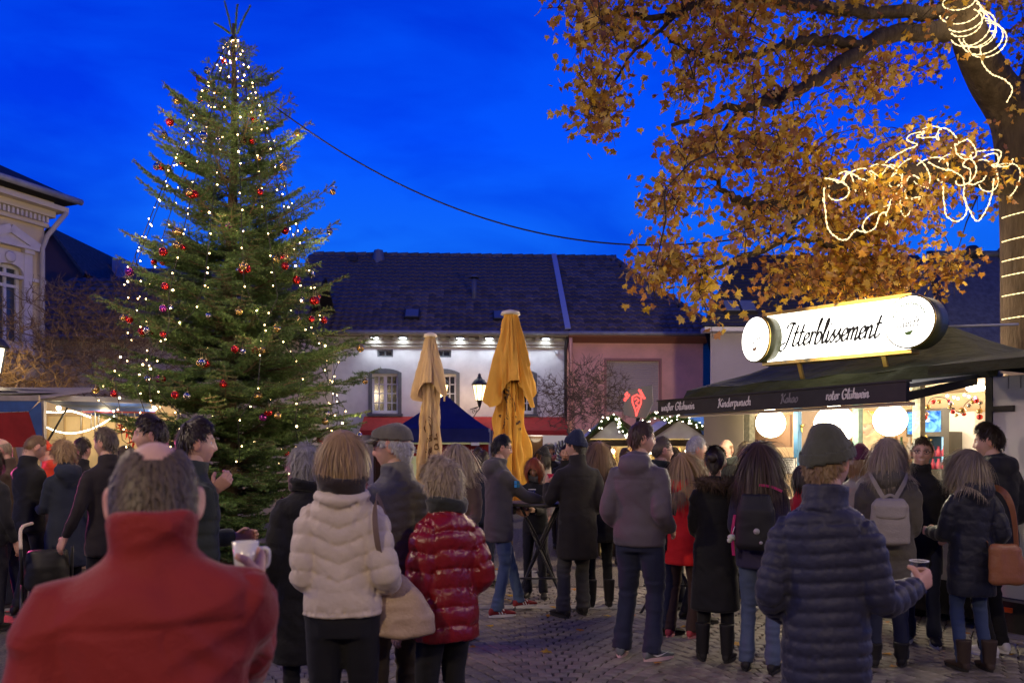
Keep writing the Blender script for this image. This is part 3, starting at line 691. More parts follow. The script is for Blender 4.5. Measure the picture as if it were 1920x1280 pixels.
def christmas_tree():
    t = thing('fir_tree', 'tall fir Christmas tree hung with coloured baubles and strings of warm lights', 'tree', (TX, TD, 0))
    tr = MB(); tr.tube([(0, 0, -.1), (0.0, 0, 2), (.02, 0, 4), (.08, 0, 5.5), (.07, 0, 7.25)], [.13, .11, .08, .05, .02], 10); tr.build('trunk', [M_firbark], t)
    Ls = [.45, .8, 1.15, 1.5, 1.9]; ms = [[fir_branch(L, 3 + i * 5 + j, 1.15) for j in range(2)] for i, L in enumerate(Ls)]
    def put(z, az, L, el):
        L *= .93 if z > 3.2 else (.80 if math.cos(az) < -.3 else .88)
        TIPS.append((0.01 * z + L * math.cos(az) * math.cos(el), L * math.sin(az) * math.cos(el), z + L * math.sin(el) + .03 * L))
        i = min(range(5), key=lambda k: abs(Ls[k] - L)); s = L / Ls[i]
        link('branch', ms[i][rng.randrange(2)], t, (0.01 * z, 0, z), (rng.uniform(-.25, .25), -el, az), (s, s * rng.uniform(.9, 1.05), s))
    z = .35; n = 0
    while z < 4.15:
        k = 9 if z < 3 else 8; a0 = rng.uniform(0, 6)
        for j in range(k):
            L = trad(z) * rng.uniform(.78, 1.14); 
            put(z + rng.uniform(-.06, .06), a0 + j * 2 * PI / k + rng.uniform(-.2, .2), L, R(rng.uniform(-6, 14) + max(0, z - 2.6) * 4)); n += 1
        z += .165
    z = 4.3
    while z < 7.2:
        k = 6 if z < 6 else 5; a0 = rng.uniform(0, 6)
        for j in range(k):
            L = trad(z) * rng.uniform(.75, 1.25); put(z - .12, a0 + j * 2 * PI / k + rng.uniform(-.25, .25), L, R(rng.uniform(16, 30))); n += 1
        if z < 6:
            for j in range(5): put(z - .3, rng.uniform(0, 7), trad(z) * rng.uniform(.4, .8), R(rng.uniform(10, 30))); n += 1
        z += .33
    # conspicuous long boughs as in the photograph
    for zz, az, L, el in ((3.3, PI - .1, 2.05, 10), (2.75, .05, 2.2, 10), (2.45, -.2, 2.35, 4), (4.75, PI + .05, 1.55, 26), (4.55, .08, 1.6, 24), (5.2, PI - .15, 1.4, 34), (4.2, .0, 1.6, 16), (5.5, .15, 1.2, 24), (5.85, -.05, 1.0, 24), (5.7, PI + .1, 1.2, 38), (4.1, PI, 1.6, 14), (2.0, .1, 2.0, -2), (1.95, PI, 2.2, 4), (2.5, PI + .2, 2.1, 6), (3.7, PI - .3, 1.75, 16), (3.6, .3, 1.7, 14), (6.4, .2, .75, 24), (6.3, PI, .7, 30)):
        put(zz, az, L, R(el))
    # bare leader shoots at the tip
    for dx, dz, x2 in ((-.02, .42, -.12), (.02, .38, .05), (.05, .36, .22), (-.05, .13, -.25)):
        me = ms[0][0]
        m = MB(); pts = [Vector((.07 + dx, 0, 7.12)), Vector((.07 + dx + (x2 - dx) * .45, 0, 7.12 + dz * .5)), Vector((.07 + x2, 0, 7.12 + dz))]
        V = []; r = np.random.RandomState(int(dz * 100))
        m.tube(pts, [.012, .009, .006], 5)
        for k in range(420):
            q = r.rand(); p = pts[0].lerp(pts[1], q * 2) if q < .5 else pts[1].lerp(pts[2], q * 2 - 1)
            d = Vector(r.normal(size=3)); d.z = abs(d.z) * .6 + .5; d.normalize(); w = d.cross(Vector((0, 1, .1))).normalized() * .003
            m.add([p - w, p + w, p + d * .03], [(0, 1, 2)])
        m.build('leader_shoot', [M_needle], t)
    return t
christmas_tree()
M_wire = mat('black_wire', (0.012, 0.013, 0.014), 0.5, 0.4)
E_bulb = emat('fairy_bulb', (1.0, 0.66, 0.27), 34, 'NONE'); E_bulb2 = emat('fairy_bulb_bright', (1.0, 0.72, 0.36), 80, 'NONE')
def light_strings():
    bm0 = MB().sphere((0, 0, 0), .0080, 8).mesh('bulb', [E_bulb]); bm1 = MB().sphere((0, 0, 0), .0125, 8).mesh('bulb', [E_bulb2])
    n = 17
    for i in range(n):
        az = i * 2 * PI / n + rng.uniform(-.08, .08); ca, sa = math.cos(az), math.sin(az)
        az_ = math.degrees(az) % 360
        t = thing('light_string', 'string of warm bulbs down the Christmas tree side ' + ('behind the trunk' if 40 < az_ < 140 else ('towards the cream house' if az_ < 215 and az_ >= 140 else ('facing the man in red' if az_ < 270 and az_ >= 215 else ('facing the cream jacket' if az_ < 325 and az_ >= 270 else 'towards the parasols')))), 'fairy lights', (TX, TD, 0), 0, 'strings of bulbs on the Christmas tree')
        zend = rng.uniform(3.3, 4.0); pts = [Vector((.07 + .03 * ca, .03 * sa, 7.08))]
        for k in range(1, 8):
            z = 7.08 + (zend - 7.08) * k / 7; r0 = .05 + 1.18 * (k / 7) ** .92
            pts.append(Vector((.07 * (1 - k / 7) + r0 * ca, r0 * sa, z)))
        a = az; z = zend
        while z > 1.45:
            z -= rng.uniform(.28, .42); a += rng.uniform(-.22, .22); r0 = trad(z) * rng.uniform(.66, .84); pts.append(Vector((r0 * math.cos(a), r0 * math.sin(a), z)))
        MB().tube(pts, .005, 4).build('cable', [M_wire], t)
        tot = 0; nb = 24; ds = [(pts[k + 1] - pts[k]).length for k in range(len(pts) - 1)]; T = sum(ds)
        for k in range(nb):
            s = T * (k + .4 + rng.uniform(-.3, .3)) / nb; j = 0
            while j < len(ds) - 1 and s > ds[j]: s -= ds[j]; j += 1
            p = pts[j].lerp(pts[j + 1], min(1, s / ds[j])) + Vector((rng.uniform(-.03, .03), rng.uniform(-.03, .03), rng.uniform(-.04, 0)))
            link('bulb', bm1 if rng.random() < .12 else bm0, t, p)
        if i % 2 == 0:
            for zz in (2.0, 3.0, 4.2, 5.6):
                r0 = trad(zz) * .93 + .05; lamp('bulb_light', (r0 * math.cos(az + zz), r0 * math.sin(az + zz), zz + .1), WARM, 7.0, .04, parent=t)
light_strings()
def baubles():
    B = {}
    for nme, c, rough, met in (('red', (.55, .012, .015), .12, .75), ('gold', (.62, .42, .14), .2, .9), ('silver', (.62, .60, .58), .06, 1.0), ('purple', (.32, .03, .30), .12, .8)):
        m = mat('bauble_' + nme, c, rough, .6, metal=met, coat=.6)
        cap = mat('bauble_cap', (.55, .45, .25), .3, metal=1)
        B[nme] = MB().sphere((0, 0, -.045), .045, 16).lathe([(.012, -.006), (.012, .008)], n=8, m=1).tube([(0, 0, .008), (0, 0, .07)], .0015, 4, 1).mesh('bauble', [m, cap])
    lab = {'red': 'shiny red bauble hanging on the Christmas tree', 'gold': 'gold bauble hanging on the Christmas tree', 'silver': 'clear silver bauble hanging on the Christmas tree', 'purple': 'purple magenta bauble hanging on the Christmas tree'}
    for i in range(150):
        k = rng.choices(['red', 'gold', 'silver', 'purple'], (42, 28, 24, 6))[0]
        zt = 1.2 + 5.7 * (i + rng.random()) / 150 if i % 3 else rng.uniform(2, 5.4)
        near = [q for q in TIPS if abs(q[2] - zt) < .35 and q[1] < .25] or TIPS
        q = rng.choice(near); f = rng.uniform(.70, .96); s = rng.uniform(.85, 1.18)
        o = link('bauble', B[k], None, (TX + q[0] * f + rng.uniform(-.05, .05), TD + q[1] * f - .03, q[2] - .09), (0, 0, rng.uniform(0, 6)), (s, s, s))
        ang = math.degrees(math.atan2(q[1], q[0])); side = 'towards the parasols' if ang > -50 and ang < 90 else ('towards the cream house' if ang < -130 or ang > 90 else 'facing the visitors'); zz = q[2]
        band = 'close to the tip' if zz > 6.2 else ('on the upper boughs' if zz > 4.6 else ('halfway up' if zz > 3.2 else ('on the broad middle boughs' if zz > 2.1 else 'on the lowest boughs')))
        tag(o, lab[k].replace(' hanging on the Christmas tree', '') + ' of the Christmas tree ' + band + ' ' + side, 'bauble', k + ' baubles on the Christmas tree')
    # overhead cable from the fir to the maple
    a, b = P(508, 195, 10.5), P(1500, 425, 9.6); c = MB(); pts = []
    for k in range(41):
        t = k / 40; p = a.lerp(b, t); p.z -= 4 * t * (1 - t) * .84 ; pts.append(p)
    c.tube(pts, .010, 5); o = c.build('overhead_cable', [M_wire]); tag(o, 'black cable sagging across the sky between fir and maple', 'cable')
baubles()

# ------------------------------------------------------------------ autumn maple
def leafmat():
    m = bpy.data.materials.new('maple_leaf'); m.use_nodes = True; N = m.node_tree.nodes; L = m.node_tree.links; N.remove(N['Principled BSDF'])
    a = N.new('ShaderNodeVertexColor'); a.layer_name = 'Col'
    d = N.new('ShaderNodeBsdfDiffuse'); t = N.new('ShaderNodeBsdfTranslucent'); g = N.new('ShaderNodeBsdfGlossy'); g.inputs['Roughness'].default_value = .45
    L.new(a.outputs[0], d.inputs[0]); L.new(a.outputs[0], t.inputs[0]); mx = N.new('ShaderNodeMixShader'); mx.inputs[0].default_value = .4
    L.new(d.outputs[0], mx.inputs[1]); L.new(t.outputs[0], mx.inputs[2]); m2 = N.new('ShaderNodeMixShader'); m2.inputs[0].default_value = .05
    L.new(mx.outputs[0], m2.inputs[1]); L.new(g.outputs[0], m2.inputs[2]); L.new(m2.outputs[0], N['Material Output'].inputs[0]); return m
M_leaf = leafmat()
# outline of a five-lobed leaf, unit size, stalk at origin along +y
LEAF = np.array([(0, 0), (.16, .02), (.42, -.06), (.34, .14), (.62, .30), (.40, .36), (.46, .60), (.20, .52), (.0, 1.0), (-.20, .52), (-.46, .60), (-.40, .36), (-.62, .30), (-.34, .14), (-.42, -.06), (-.16, .02)])
def leaf_template():
    V = [(0, .34, .04)] + [(x, y, -.16 * abs(x) * (1 + y) + .05 * math.sin(9 * y + x * 5)) for x, y in LEAF]; n = len(LEAF)
    return np.array(V), np.array([(0, 1 + i, 1 + (i + 1) % n) for i in range(n)])
LV, LF = leaf_template()
LEAFCOL = [(.54, .27, .028), (.46, .20, .026), (.62, .38, .028), (.36, .15, .032), (.62, .40, .04), (.30, .13, .035), (.46, .29, .04)]
def leaves_mesh(name, pts, sizes, r, hang=.6):
    n = len(pts)
    # frames: leaves hang with the tip down and outward
    d = r.normal(size=(n, 3)); d[:, 2] -= hang * 1.6; d /= np.linalg.norm(d, axis=1, keepdims=True)
    q = r.normal(size=(n, 3)); x = np.cross(d, q); x /= np.linalg.norm(x, axis=1, keepdims=True); z = np.cross(x, d)
    V = pts[:, None, :] + sizes[:, None, None] * (LV[None, :, 0, None] * x[:, None, :] + LV[None, :, 1, None] * d[:, None, :] + LV[None, :, 2, None] * z[:, None, :])
    c = np.array(LEAFCOL)[r.randint(0, len(LEAFCOL), n)] * r.uniform(.75, 1.2, (n, 1)); C = np.repeat(c[:, None, :], len(LV), 1)
    Fq = (LF[None] + (np.arange(n) * len(LV))[:, None, None]).reshape(-1, 3)
    return arr_mesh(name, V.reshape(-1, 3), Fq, [M_leaf], smooth=False, col=C.reshape(-1, 3))
CROWN = [(1030, 20), (1060, 105), (1095, 160), (1095, 250), (1135, 250), (1150, 170), (1200, 135), (1290, 120), (1255, 165), (1230, 230), (1245, 300), (1285, 300), (1250, 345), (1225, 360), (1240, 430), (1212, 480), (1212, 545), (1250, 525), (1300, 480), (1300, 550), (1325, 585), (1400, 560), (1500, 540), (1600, 565), (1650, 535), (1715, 545), (1810, 505), (1800, 440), (1885, 390), (1960, 350), (2500, 350), (2500, -500), (1030, -500)]
HOLES = [(1725, 185, 75, 50), (1610, 105, 40, 18), (1480, 145, 30, 22), (1690, 445, 60, 22), (1850, 440, 45, 32), (1320, 215, 22, 14), (1350, 330, 40, 26), (1350, 460, 50, 18), (1180, 110, 50, 25), (1465, 20, 28, 12), (1850, 30, 25, 12), (1400, 240, 30, 14), (1290, 350, 28, 14), (1835, 120, 62, 95), (1640, 75, 80, 20), (1560, 250, 22, 14), (1790, 200, 60, 45), (1880, 250, 30, 60), (1420, 330, 24, 14), (1520, 420, 24, 12)]
def inpoly(x, y, poly):
    c = False; j = len(poly) - 1
    for i in range(len(poly)):
        xi, yi = poly[i]; xj, yj = poly[j]
        if (yi > y) != (yj > y) and x < (xj - xi) * (y - yi) / (yj - yi) + xi: c = not c
        j = i
    return c
LIMBS = {
 'A': ([(1925, 330, 11), (1900, 220, 11), (1850, 140, 10.7), (1815, 60, 10.3), (1800, -40, 10), (1790, -250, 9.8)], (.36, .14)),
 'B': ([(1940, 260, 11), (1960, 100, 11.3), (2010, -100, 11.6), (2080, -320, 12)], (.36, .10)),
 'C': ([(1810, 62, 10.3), (1740, 60, 10), (1650, 70, 9.6), (1570, 125, 9.2), (1500, 165, 9), (1440, 195, 8.8), (1350, 205, 8.6), (1260, 235, 8.5)], (.14, .02)),
 'C2': ([(1620, 85, 9.4), (1540, 75, 9.2), (1460, 90, 9), (1380, 110, 8.7), (1300, 100, 8.5), (1240, 60, 8.3)], (.07, .015)),
 'D': ([(1920, 345, 11), (1800, 322, 10.4), (1700, 330, 9.9), (1600, 345, 9.5), (1540, 365, 9.3), (1480, 385, 9), (1400, 382, 8.8), (1365, 365, 8.7), (1330, 330, 8.5)], (.19, .02)),
 'E': ([(1725, 335, 10), (1692, 390, 10), (1620, 430, 9.8), (1570, 460, 9.7), (1530, 450, 9.6), (1470, 452, 9.5)], (.09, .02)),
 'F': ([(1805, 20, 10.2), (1650, 25, 9.6), (1500, 10, 9), (1350, -10, 8.7), (1270, 25, 8.5), (1180, 35, 8.2), (1090, 45, 8)], (.10, .015)),
 'G': ([(1500, 165, 9), (1420, 190, 8.8), (1340, 260, 8.6), (1290, 265, 8.4)], (.05, .012)),
 'H': ([(1540, 365, 9.3), (1450, 460, 9), (1350, 500, 8.6), (1290, 535, 8.4)], (.05, .012)),
 'I': ([(2000, -80, 11.5), (2150, -160, 11), (2350, -200, 10.5)], (.14, .03)),
 'J': ([(1935, 330, 11.2), (2080, 240, 11.5), (2250, 180, 12)], (.14, .03)),
 'K': ([(1270, 25, 8.5), (1180, 110, 8.2), (1130, 200, 8.1)], (.025, .01)),
 'L': ([(1350, -10, 8.7), (1250, -150, 8.4), (1150, -260, 8.2)], (.05, .012)),
}
def maple():
    t = thing('maple_tree', 'big maple with orange brown autumn leaves and warm rope lights on its limbs', 'tree', (PX(1938, 11), 11.0, 0)); o0 = Vector(t.location)
    tp = [P(1950, 1102, 11), P(1940, 700, 11), P(1936, 450, 11), P(1930, 320, 11), P(1935, 240, 11)]
    m = MB(); pts = catmull([tuple(p - o0) for p in tp], 6); n = len(pts); rad = [.52 - .10 * min(1, k / 5) - .06 * k / n for k in range(n)]
    m.tube(pts, rad, 18); m.build('trunk', [M_bark], t)
    nodes = []
    for k, (pl, (ra, rb)) in LIMBS.items():
        pp = catmull([tuple(P(*q)) for q in pl], 6); nn = len(pp)
        pp = [p + Vector((rng.uniform(-.03, .03), rng.uniform(-.03, .03), rng.uniform(-.03, .03))) if 0 < i < nn - 1 and rb < .05 else p for i, p in enumerate(pp)]
        m = MB().tube([p - o0 for p in pp], [ra + (rb - ra) * (i / (nn - 1)) ** .8 for i in range(nn)], 9 if ra > .1 else 6); m.build('limb', [M_bark], t)
        nodes += [(p, ra + (rb - ra) * (i / (nn - 1))) for i, p in enumerate(pp)]
    NP = np.array([tuple(p) for p, r_ in nodes]); cl = []; tries = 0
    lim2 = np.array([(960 + p[0] / p[1] * F, HZ - (p[2] - CAMH) / p[1] * F, p[1]) for p in NP])
    while len(cl) < 1500 and tries < 40000:
        tries += 1; outside = len(cl) > 1080
        x, y = ((rng.uniform(1025, 1925), rng.uniform(-60, 590)) if len(cl) % 5 else (rng.uniform(1205, 1720), rng.uniform(340, 590))) if not outside else (rng.uniform(1030, 2500), rng.uniform(-500, 350))
        if outside and (x < 1930 and y > -60): continue
        if not inpoly(x, y, CROWN): continue
        if any(((x - a) / c) ** 2 + ((y - b) / d_) ** 2 < 1 for a, b, c, d_ in HOLES) : continue
        nv = vnoise(np.array([[x / 62, y / 50, 3.1]]), 5)[0] + .5 * vnoise(np.array([[x / 28, y / 24, 1.7]]), 9)[0]
        if nv < -.16 and not outside: continue
        dd = (lim2[:, 0] - x) ** 2 + (lim2[:, 1] - y) ** 2; d = lim2[np.argmin(dd), 2] + rng.gauss(-.15, .55)
        p = P(x, y, min(12.5, max(6.9, d + (.5 if x > 1480 else .15)))); 
        if p.z < 2.9: continue
        cl.append(tuple(p))
    cl = np.array(cl); dist = np.min(np.linalg.norm(cl[:, None] - NP[None], axis=2), axis=1); order = np.argsort(dist)
    allp = NP.copy(); tw = MB()
    for i in order:
        p = cl[i]; dd = np.linalg.norm(allp - p, axis=1); j = int(np.argmin(dd)); a = allp[j]; ln = dd[j]
        mid = (a + p) / 2 + np.array([rng.uniform(-.1, .1), rng.uniform(-.1, .1), .12]) * ln
        w = min(.022, .004 + .010 * ln); tw.tube([Vector(a) - o0, Vector(mid) - o0, Vector(p) - o0], [w, w * .75, .004], 4, 0, False)
        for _ in range(2):
            e = p + np.array([rng.uniform(-.2, .2), rng.uniform(-.2, .2), rng.uniform(-.28, .08)]); tw.tube([Vector(p) - o0, Vector(e) - o0], [.004, .002], 3, 0, False)
        allp = np.vstack([allp, p[None]])
    tw.build('twigs', [M_bark], t)['kind'] = 'stuff'
    r = npr; pts = []
    for p in cl:
        k = r.randint(8, 17); pts.append(p + r.normal(size=(k, 3)) * np.array([.135, .135, .13]))
    pts = np.concatenate(pts); sz = r.uniform(.052, .102, len(pts))
    # the leaves that show largest are parts of their own
    u = 960 + pts[:, 0] / pts[:, 1] * F; v = HZ - (pts[:, 2] - CAMH) / pts[:, 1] * F
    big = np.where((u > 1030) & (u < 1915) & (v > 5) & (v < 590), sz / pts[:, 1], 0); idx = np.argsort(-big)[:290]; keep = np.ones(len(pts), bool); keep[idx] = False
    o = link('leaves', leaves_mesh('leaves', pts[keep] - np.array(o0), sz[keep], r), t); o['kind'] = 'stuff'
    tm = [leaves_mesh('leaf', np.zeros((1, 3)), np.ones(1), r) for _ in range(14)]
    for i in idx:
        link('leaf', tm[rng.randrange(14)], t, pts[i] - np.array(o0), (rng.uniform(-.3, .3), rng.uniform(-.3, .3), rng.uniform(0, 6.28)), (sz[i],) * 3)
    return t
maple()
E_rope = emat('rope_light_glow', (1.0, 0.76, 0.38), 2.0, 'NONE')
def beads(pts):
    ds = [0.0]
    for a, b in zip(pts, pts[1:]): ds.append(ds[-1] + (b - a).length)
    out = []; rr = []; n = max(6, int(ds[-1] / .02)); j = 0
    for i in range(n + 1):
        s_ = ds[-1] * i / n
        while j < len(ds) - 2 and s_ > ds[j + 1]: j += 1
        out.append(pts[j].lerp(pts[j + 1], (s_ - ds[j]) / max(1e-6, ds[j + 1] - ds[j]))); rr.append((.0095, .0095, .0035)[i % 3] * rng.uniform(.85, 1.15))
    return out, rr
def ropes():
    def rope(pix, label, dd=-.14, n=6, lit=()):
        dd -= .55
        pts = catmull([tuple(P(x, y, d + dd)) for x, y, d in pix], n)
        pts = [p + Vector((rng.uniform(-.006, .006), 0, rng.uniform(-.006, .006))) for p in pts]
        t = thing('rope_light', label, 'rope light', pts[0], 0, 'warm rope lights in the maple')
        MB().tube(*beads([p - pts[0] for p in pts]), 6).build('light_tube', [E_rope], t)
        L = len(pts)
        for f in (.25, .75):
            lamp('rope_glow', pts[int(f * (L - 1))] - pts[0] + Vector((0, -.22, -.05)), (1, .76, .40), 5.5, .12, parent=t)
    # loops wound round the upper limb
    sp = []
    a = [Vector(P(1796, -60, 9.75)), Vector(P(1800, 10, 9.9)), Vector(P(1812, 45, 10.0)), Vector(P(1836, 62, 10.1)), Vector(P(1852, 84, 10.2))]
    c = catmull([tuple(q) for q in a], 10); turns = 11
    for k in range(260):
        f = k / 259; fi = f * (len(c) - 1.001); i0 = int(fi); q = c[i0].lerp(c[i0 + 1], fi - i0); ax = (c[min(i0 + 2, len(c) - 1)] - c[max(i0 - 1, 0)]).normalized(); an = f * turns * 2 * PI; rr = .215 + .03 * math.sin(f * 23)
        e1 = ax.cross(Vector((0, 1, 0))).normalized(); e2 = (ax.cross(e1) + ax * .75).normalized(); sp.append(q + e1 * (math.cos(an) * rr) + e2 * (math.sin(an) * rr))
    t = thing('rope_light', 'glowing rope light wound in tight loops round the upper maple limb', 'rope light', sp[0], 0, 'warm rope lights in the maple')
    MB().tube(*beads([p - sp[0] for p in sp]), 6).build('light_tube', [E_rope], t)
    for k in (40, 120, 190): lamp('rope_glow', sp[k] - sp[0] + Vector((-.1, -.25, -.1)), (1, .76, .40), 7, .12, parent=t)
    rope([(1838, 88, 10.4), (1843, 120, 10.5), (1862, 140, 10.6), (1884, 150, 10.7), (1898, 168, 10.7), (1888, 192, 10.8)], 'short rope light dropping from the loops to the limb fork', -.3)
    rope([(1545, 352, 9.3), (1547, 395, 9.3), (1553, 428, 9.35), (1572, 447, 9.45), (1590, 448, 9.55), (1604, 432, 9.6), (1626, 436, 9.7), (1642, 424, 9.8), (1650, 402, 9.85), (1664, 396, 9.9), (1672, 372, 9.9), (1690, 352, 9.9), (1690, 322, 9.9), (1672, 330, 9.9)], 'rope light hanging in a wide U below the lit maple branch')
    rope([(1548, 334, 9.3), (1562, 336, 9.35), (1575, 342, 9.4), (1590, 323, 9.45), (1605, 330, 9.5), (1615, 336, 9.55), (1635, 336, 9.6), (1630, 318, 9.65), (1650, 330, 9.7), (1668, 310, 9.75), (1680, 312, 9.8)], 'rope light wound along the thin end of the lit maple branch', -.2)
    rope([(1660, 305, 9.8), (1690, 285, 9.85), (1720, 272, 9.9), (1700, 262, 9.9), (1712, 250, 9.9), (1738, 247, 10), (1718, 257, 10), (1752, 258, 10)], 'rope light zigzagging above the lit maple branch', -.2)
    rope([(1740, 305, 10), (1770, 318, 10), (1785, 320, 10.1), (1806, 335, 10.2), (1808, 370, 10.2), (1820, 400, 10.2), (1832, 415, 10.2), (1846, 400, 10.3), (1858, 370, 10.3), (1864, 335, 10.3)], 'rope light dropping in a V close to the trunk', -.25)
    rope([(1768, 350, 10), (1770, 385, 10), (1775, 405, 10), (1788, 414, 10), (1802, 412, 10), (1812, 396, 10), (1810, 372, 10.1)], 'small hooked rope light beneath the thick branch', -.25)
    rope([(1790, 270, 10.2), (1795, 290, 10.2), (1812, 300, 10.2), (1822, 290, 10.2), (1805, 310, 10.2), (1820, 318, 10.2), (1818, 345, 10.2), (1840, 340, 10.3), (1848, 330, 10.3)], 'tangled rope light knot on the thick branch', -.28)
    rope([(1846, 292, 10.4), (1866, 288, 10.5), (1872, 305, 10.5), (1858, 310, 10.5), (1890, 312, 10.6), (1900, 298, 10.6)], 'rope light strand where branch meets trunk', -.32)
    def helix(pix, rr, turns, label):
        c = catmull([tuple(P(x, y, d)) for x, y, d in pix], 10); sp = []; n = turns * 22
        for k in range(n + 1):
            f = k / n; fi = f * (len(c) - 1.001); i0 = int(fi); q = c[i0].lerp(c[i0 + 1], fi - i0); ax = (c[min(i0 + 2, len(c) - 1)] - c[max(i0 - 1, 0)]).normalized(); an = f * turns * 2 * PI + .6 * math.sin(f * 17)
            e1 = ax.cross(Vector((0, 1, 0))).normalized(); e2 = ax.cross(e1); r_ = rr * (1 - .35 * f) + .02 * math.sin(f * 31); sp.append(q + e1 * (math.cos(an) * r_) + e2 * (math.sin(an) * r_) + ax * (.05 * math.sin(an * 1.7)))
        t = thing('rope_light', label, 'rope light', sp[0], 0, 'warm rope lights in the maple')
        MB().tube(*beads([p - sp[0] for p in sp]), 6).build('light_tube', [E_rope], t)
    helix([(1895, 340, 10.5), (1800, 318, 10.05), (1700, 326, 9.55), (1600, 342, 9.2), (1550, 358, 9.0)], 0.19, 9, 'long rope light spiralling along the thick low maple branch')
    helix([(1722, 340, 9.6), (1690, 388, 9.6), (1622, 428, 9.45)], .13, 4, 'short rope light spiralling down the forked maple branch')
    helix([(1870, 300, 10.2), (1790, 262, 9.8), (1730, 245, 9.6)], 0.09, 4, 'rope light spiralling along a twig above the thick branch')
    for k, y in enumerate((402, 447, 484, 512, 549, 592)):
        c = P(1937, y, 11); pts = []
        for j in range(26):
            an = PI + j / 25 * PI * 1.04; pts.append(Vector((c.x + .425 * math.cos(an), 11 + .425 * math.sin(an), c.z + .05 * math.cos(an * 1) - .07 * j / 25)))
        t = thing('rope_light', 'rope light ring wrapped round the thick maple trunk', 'rope light', pts[0], 0, 'rope light rings on the maple trunk')
        MB().tube(*beads([p - pts[0] for p in pts]), 6).build('light_tube', [E_rope], t)
        if k % 2 == 0: lamp('rope_glow', pts[8] - pts[0] + Vector((-.1, -.25, 0)), (1, .76, .40), 4, .12, parent=t)
ropes()

# ------------------------------------------------------------------ bare shrubs / small trees
def bare_tree(name, label, base, h, crown_r, crown_z, seed, n, mcol, stems=3, flat=.75, leaf=0, cap=None):
    r = random.Random(seed); t = thing(name, label, 'tree' if 'tree' in name else 'shrub', base)
    tr = MB(); tips = []
    for k in range(stems):
        a = r.uniform(0, 6.28); rad = crown_r * .35
        pts = [(r.uniform(-.1, .1), r.uniform(-.1, .1), 0), (math.cos(a) * rad * .3, math.sin(a) * rad * .3, h * .35), (math.cos(a) * rad, math.sin(a) * rad, h * .62)]
        c = catmull(pts, 5); tr.tube(c, [.075 * (1 - .6 * i / len(c)) for i in range(len(c))], 7); tips += [np.array(tuple(q)) for q in c[5:]]
    tr.build('trunk', [mcol], t)
    P0 = []
    while len(P0) < n:
        v = np.array([r.gauss(0, 1), r.gauss(0, 1), r.gauss(0, 1)]); v /= np.linalg.norm(v) + 1e-9; v *= r.random() ** .45
        p = np.array([v[0] * crown_r, v[1] * crown_r, crown_z + v[2] * crown_r * flat])
        if vnoise(np.array([p * 2.3]), seed)[0] < -.35: continue
        P0.append(p)
    P0 = np.array(P0); A = np.array(tips); d0 = np.min(np.linalg.norm(P0[:, None] - A[None], axis=2), axis=1); tw = MB()
    for i in np.argsort(d0):
        p = P0[i]; dd = np.linalg.norm(A - p, axis=1); j = int(np.argmin(dd)); a = A[j]; ln = dd[j]
        mid = (a + p) / 2 + np.array([r.uniform(-.2, .2), r.uniform(-.2, .2), r.uniform(-.1, .2)]) * ln
        tw.tube([a, mid, p], [.006 + .012 * ln, .005 + .006 * ln, .004], 4, 0, False)
        for _ in range(3):
            o = p - np.array([0, 0, crown_z]); o = o / (np.linalg.norm(o) + 1e-6)
            e = p + (o * .5 + np.array([r.uniform(-1, 1), r.uniform(-1, 1), r.uniform(-.5, 1)])) * r.uniform(.08, .2); tw.tube([p, e], [.004, .0025], 3, 0, False)
        A = np.vstack([A, p[None]])
    tw.build('twigs', [mcol], t)['kind'] = 'stuff'
    return t
M_twig = mat('bare_twig', (0.10, 0.075, 0.06), .85, .2, var=.3); M_twig2 = mat('brown_twig', (0.15, 0.10, 0.065), .85, .2, var=.3)
bare_tree('bare_tree', 'small bare tree with rounded twiggy crown in front of the pink house', (PX(1092, 17), 17.0, 0), 3.4, 1.15, PZ(745, 17), 3, 800, M_twig, 4, .72)
bare_tree('bare_shrub', 'broad bare brown shrub beside the cream house', (PX(120, 14.5), 14.5, 0), 4.2, 1.55, PZ(650, 14.5), 5, 1100, M_twig2, 5, .75)
bare_tree('bare_shrub', 'bare shrub crown squeezed between brown shrub and fir tree', (PX(245, 15.5), 15.5, 0), 4.4, 1.25, PZ(630, 15.5), 8, 700, M_twig2, 4, .95)
bare_tree('bare_shrub', 'low golden lit bare shrub behind the blue awning', (PX(45, 13.5), 13.5, 0), 3.0, .75, PZ(715, 13.5), 9, 500, mat('warm_lit_twig', (.32, .20, .08), .8, .2, var=.3), 3, .7)  # warm light on this part of the shrub is put into the twig colour
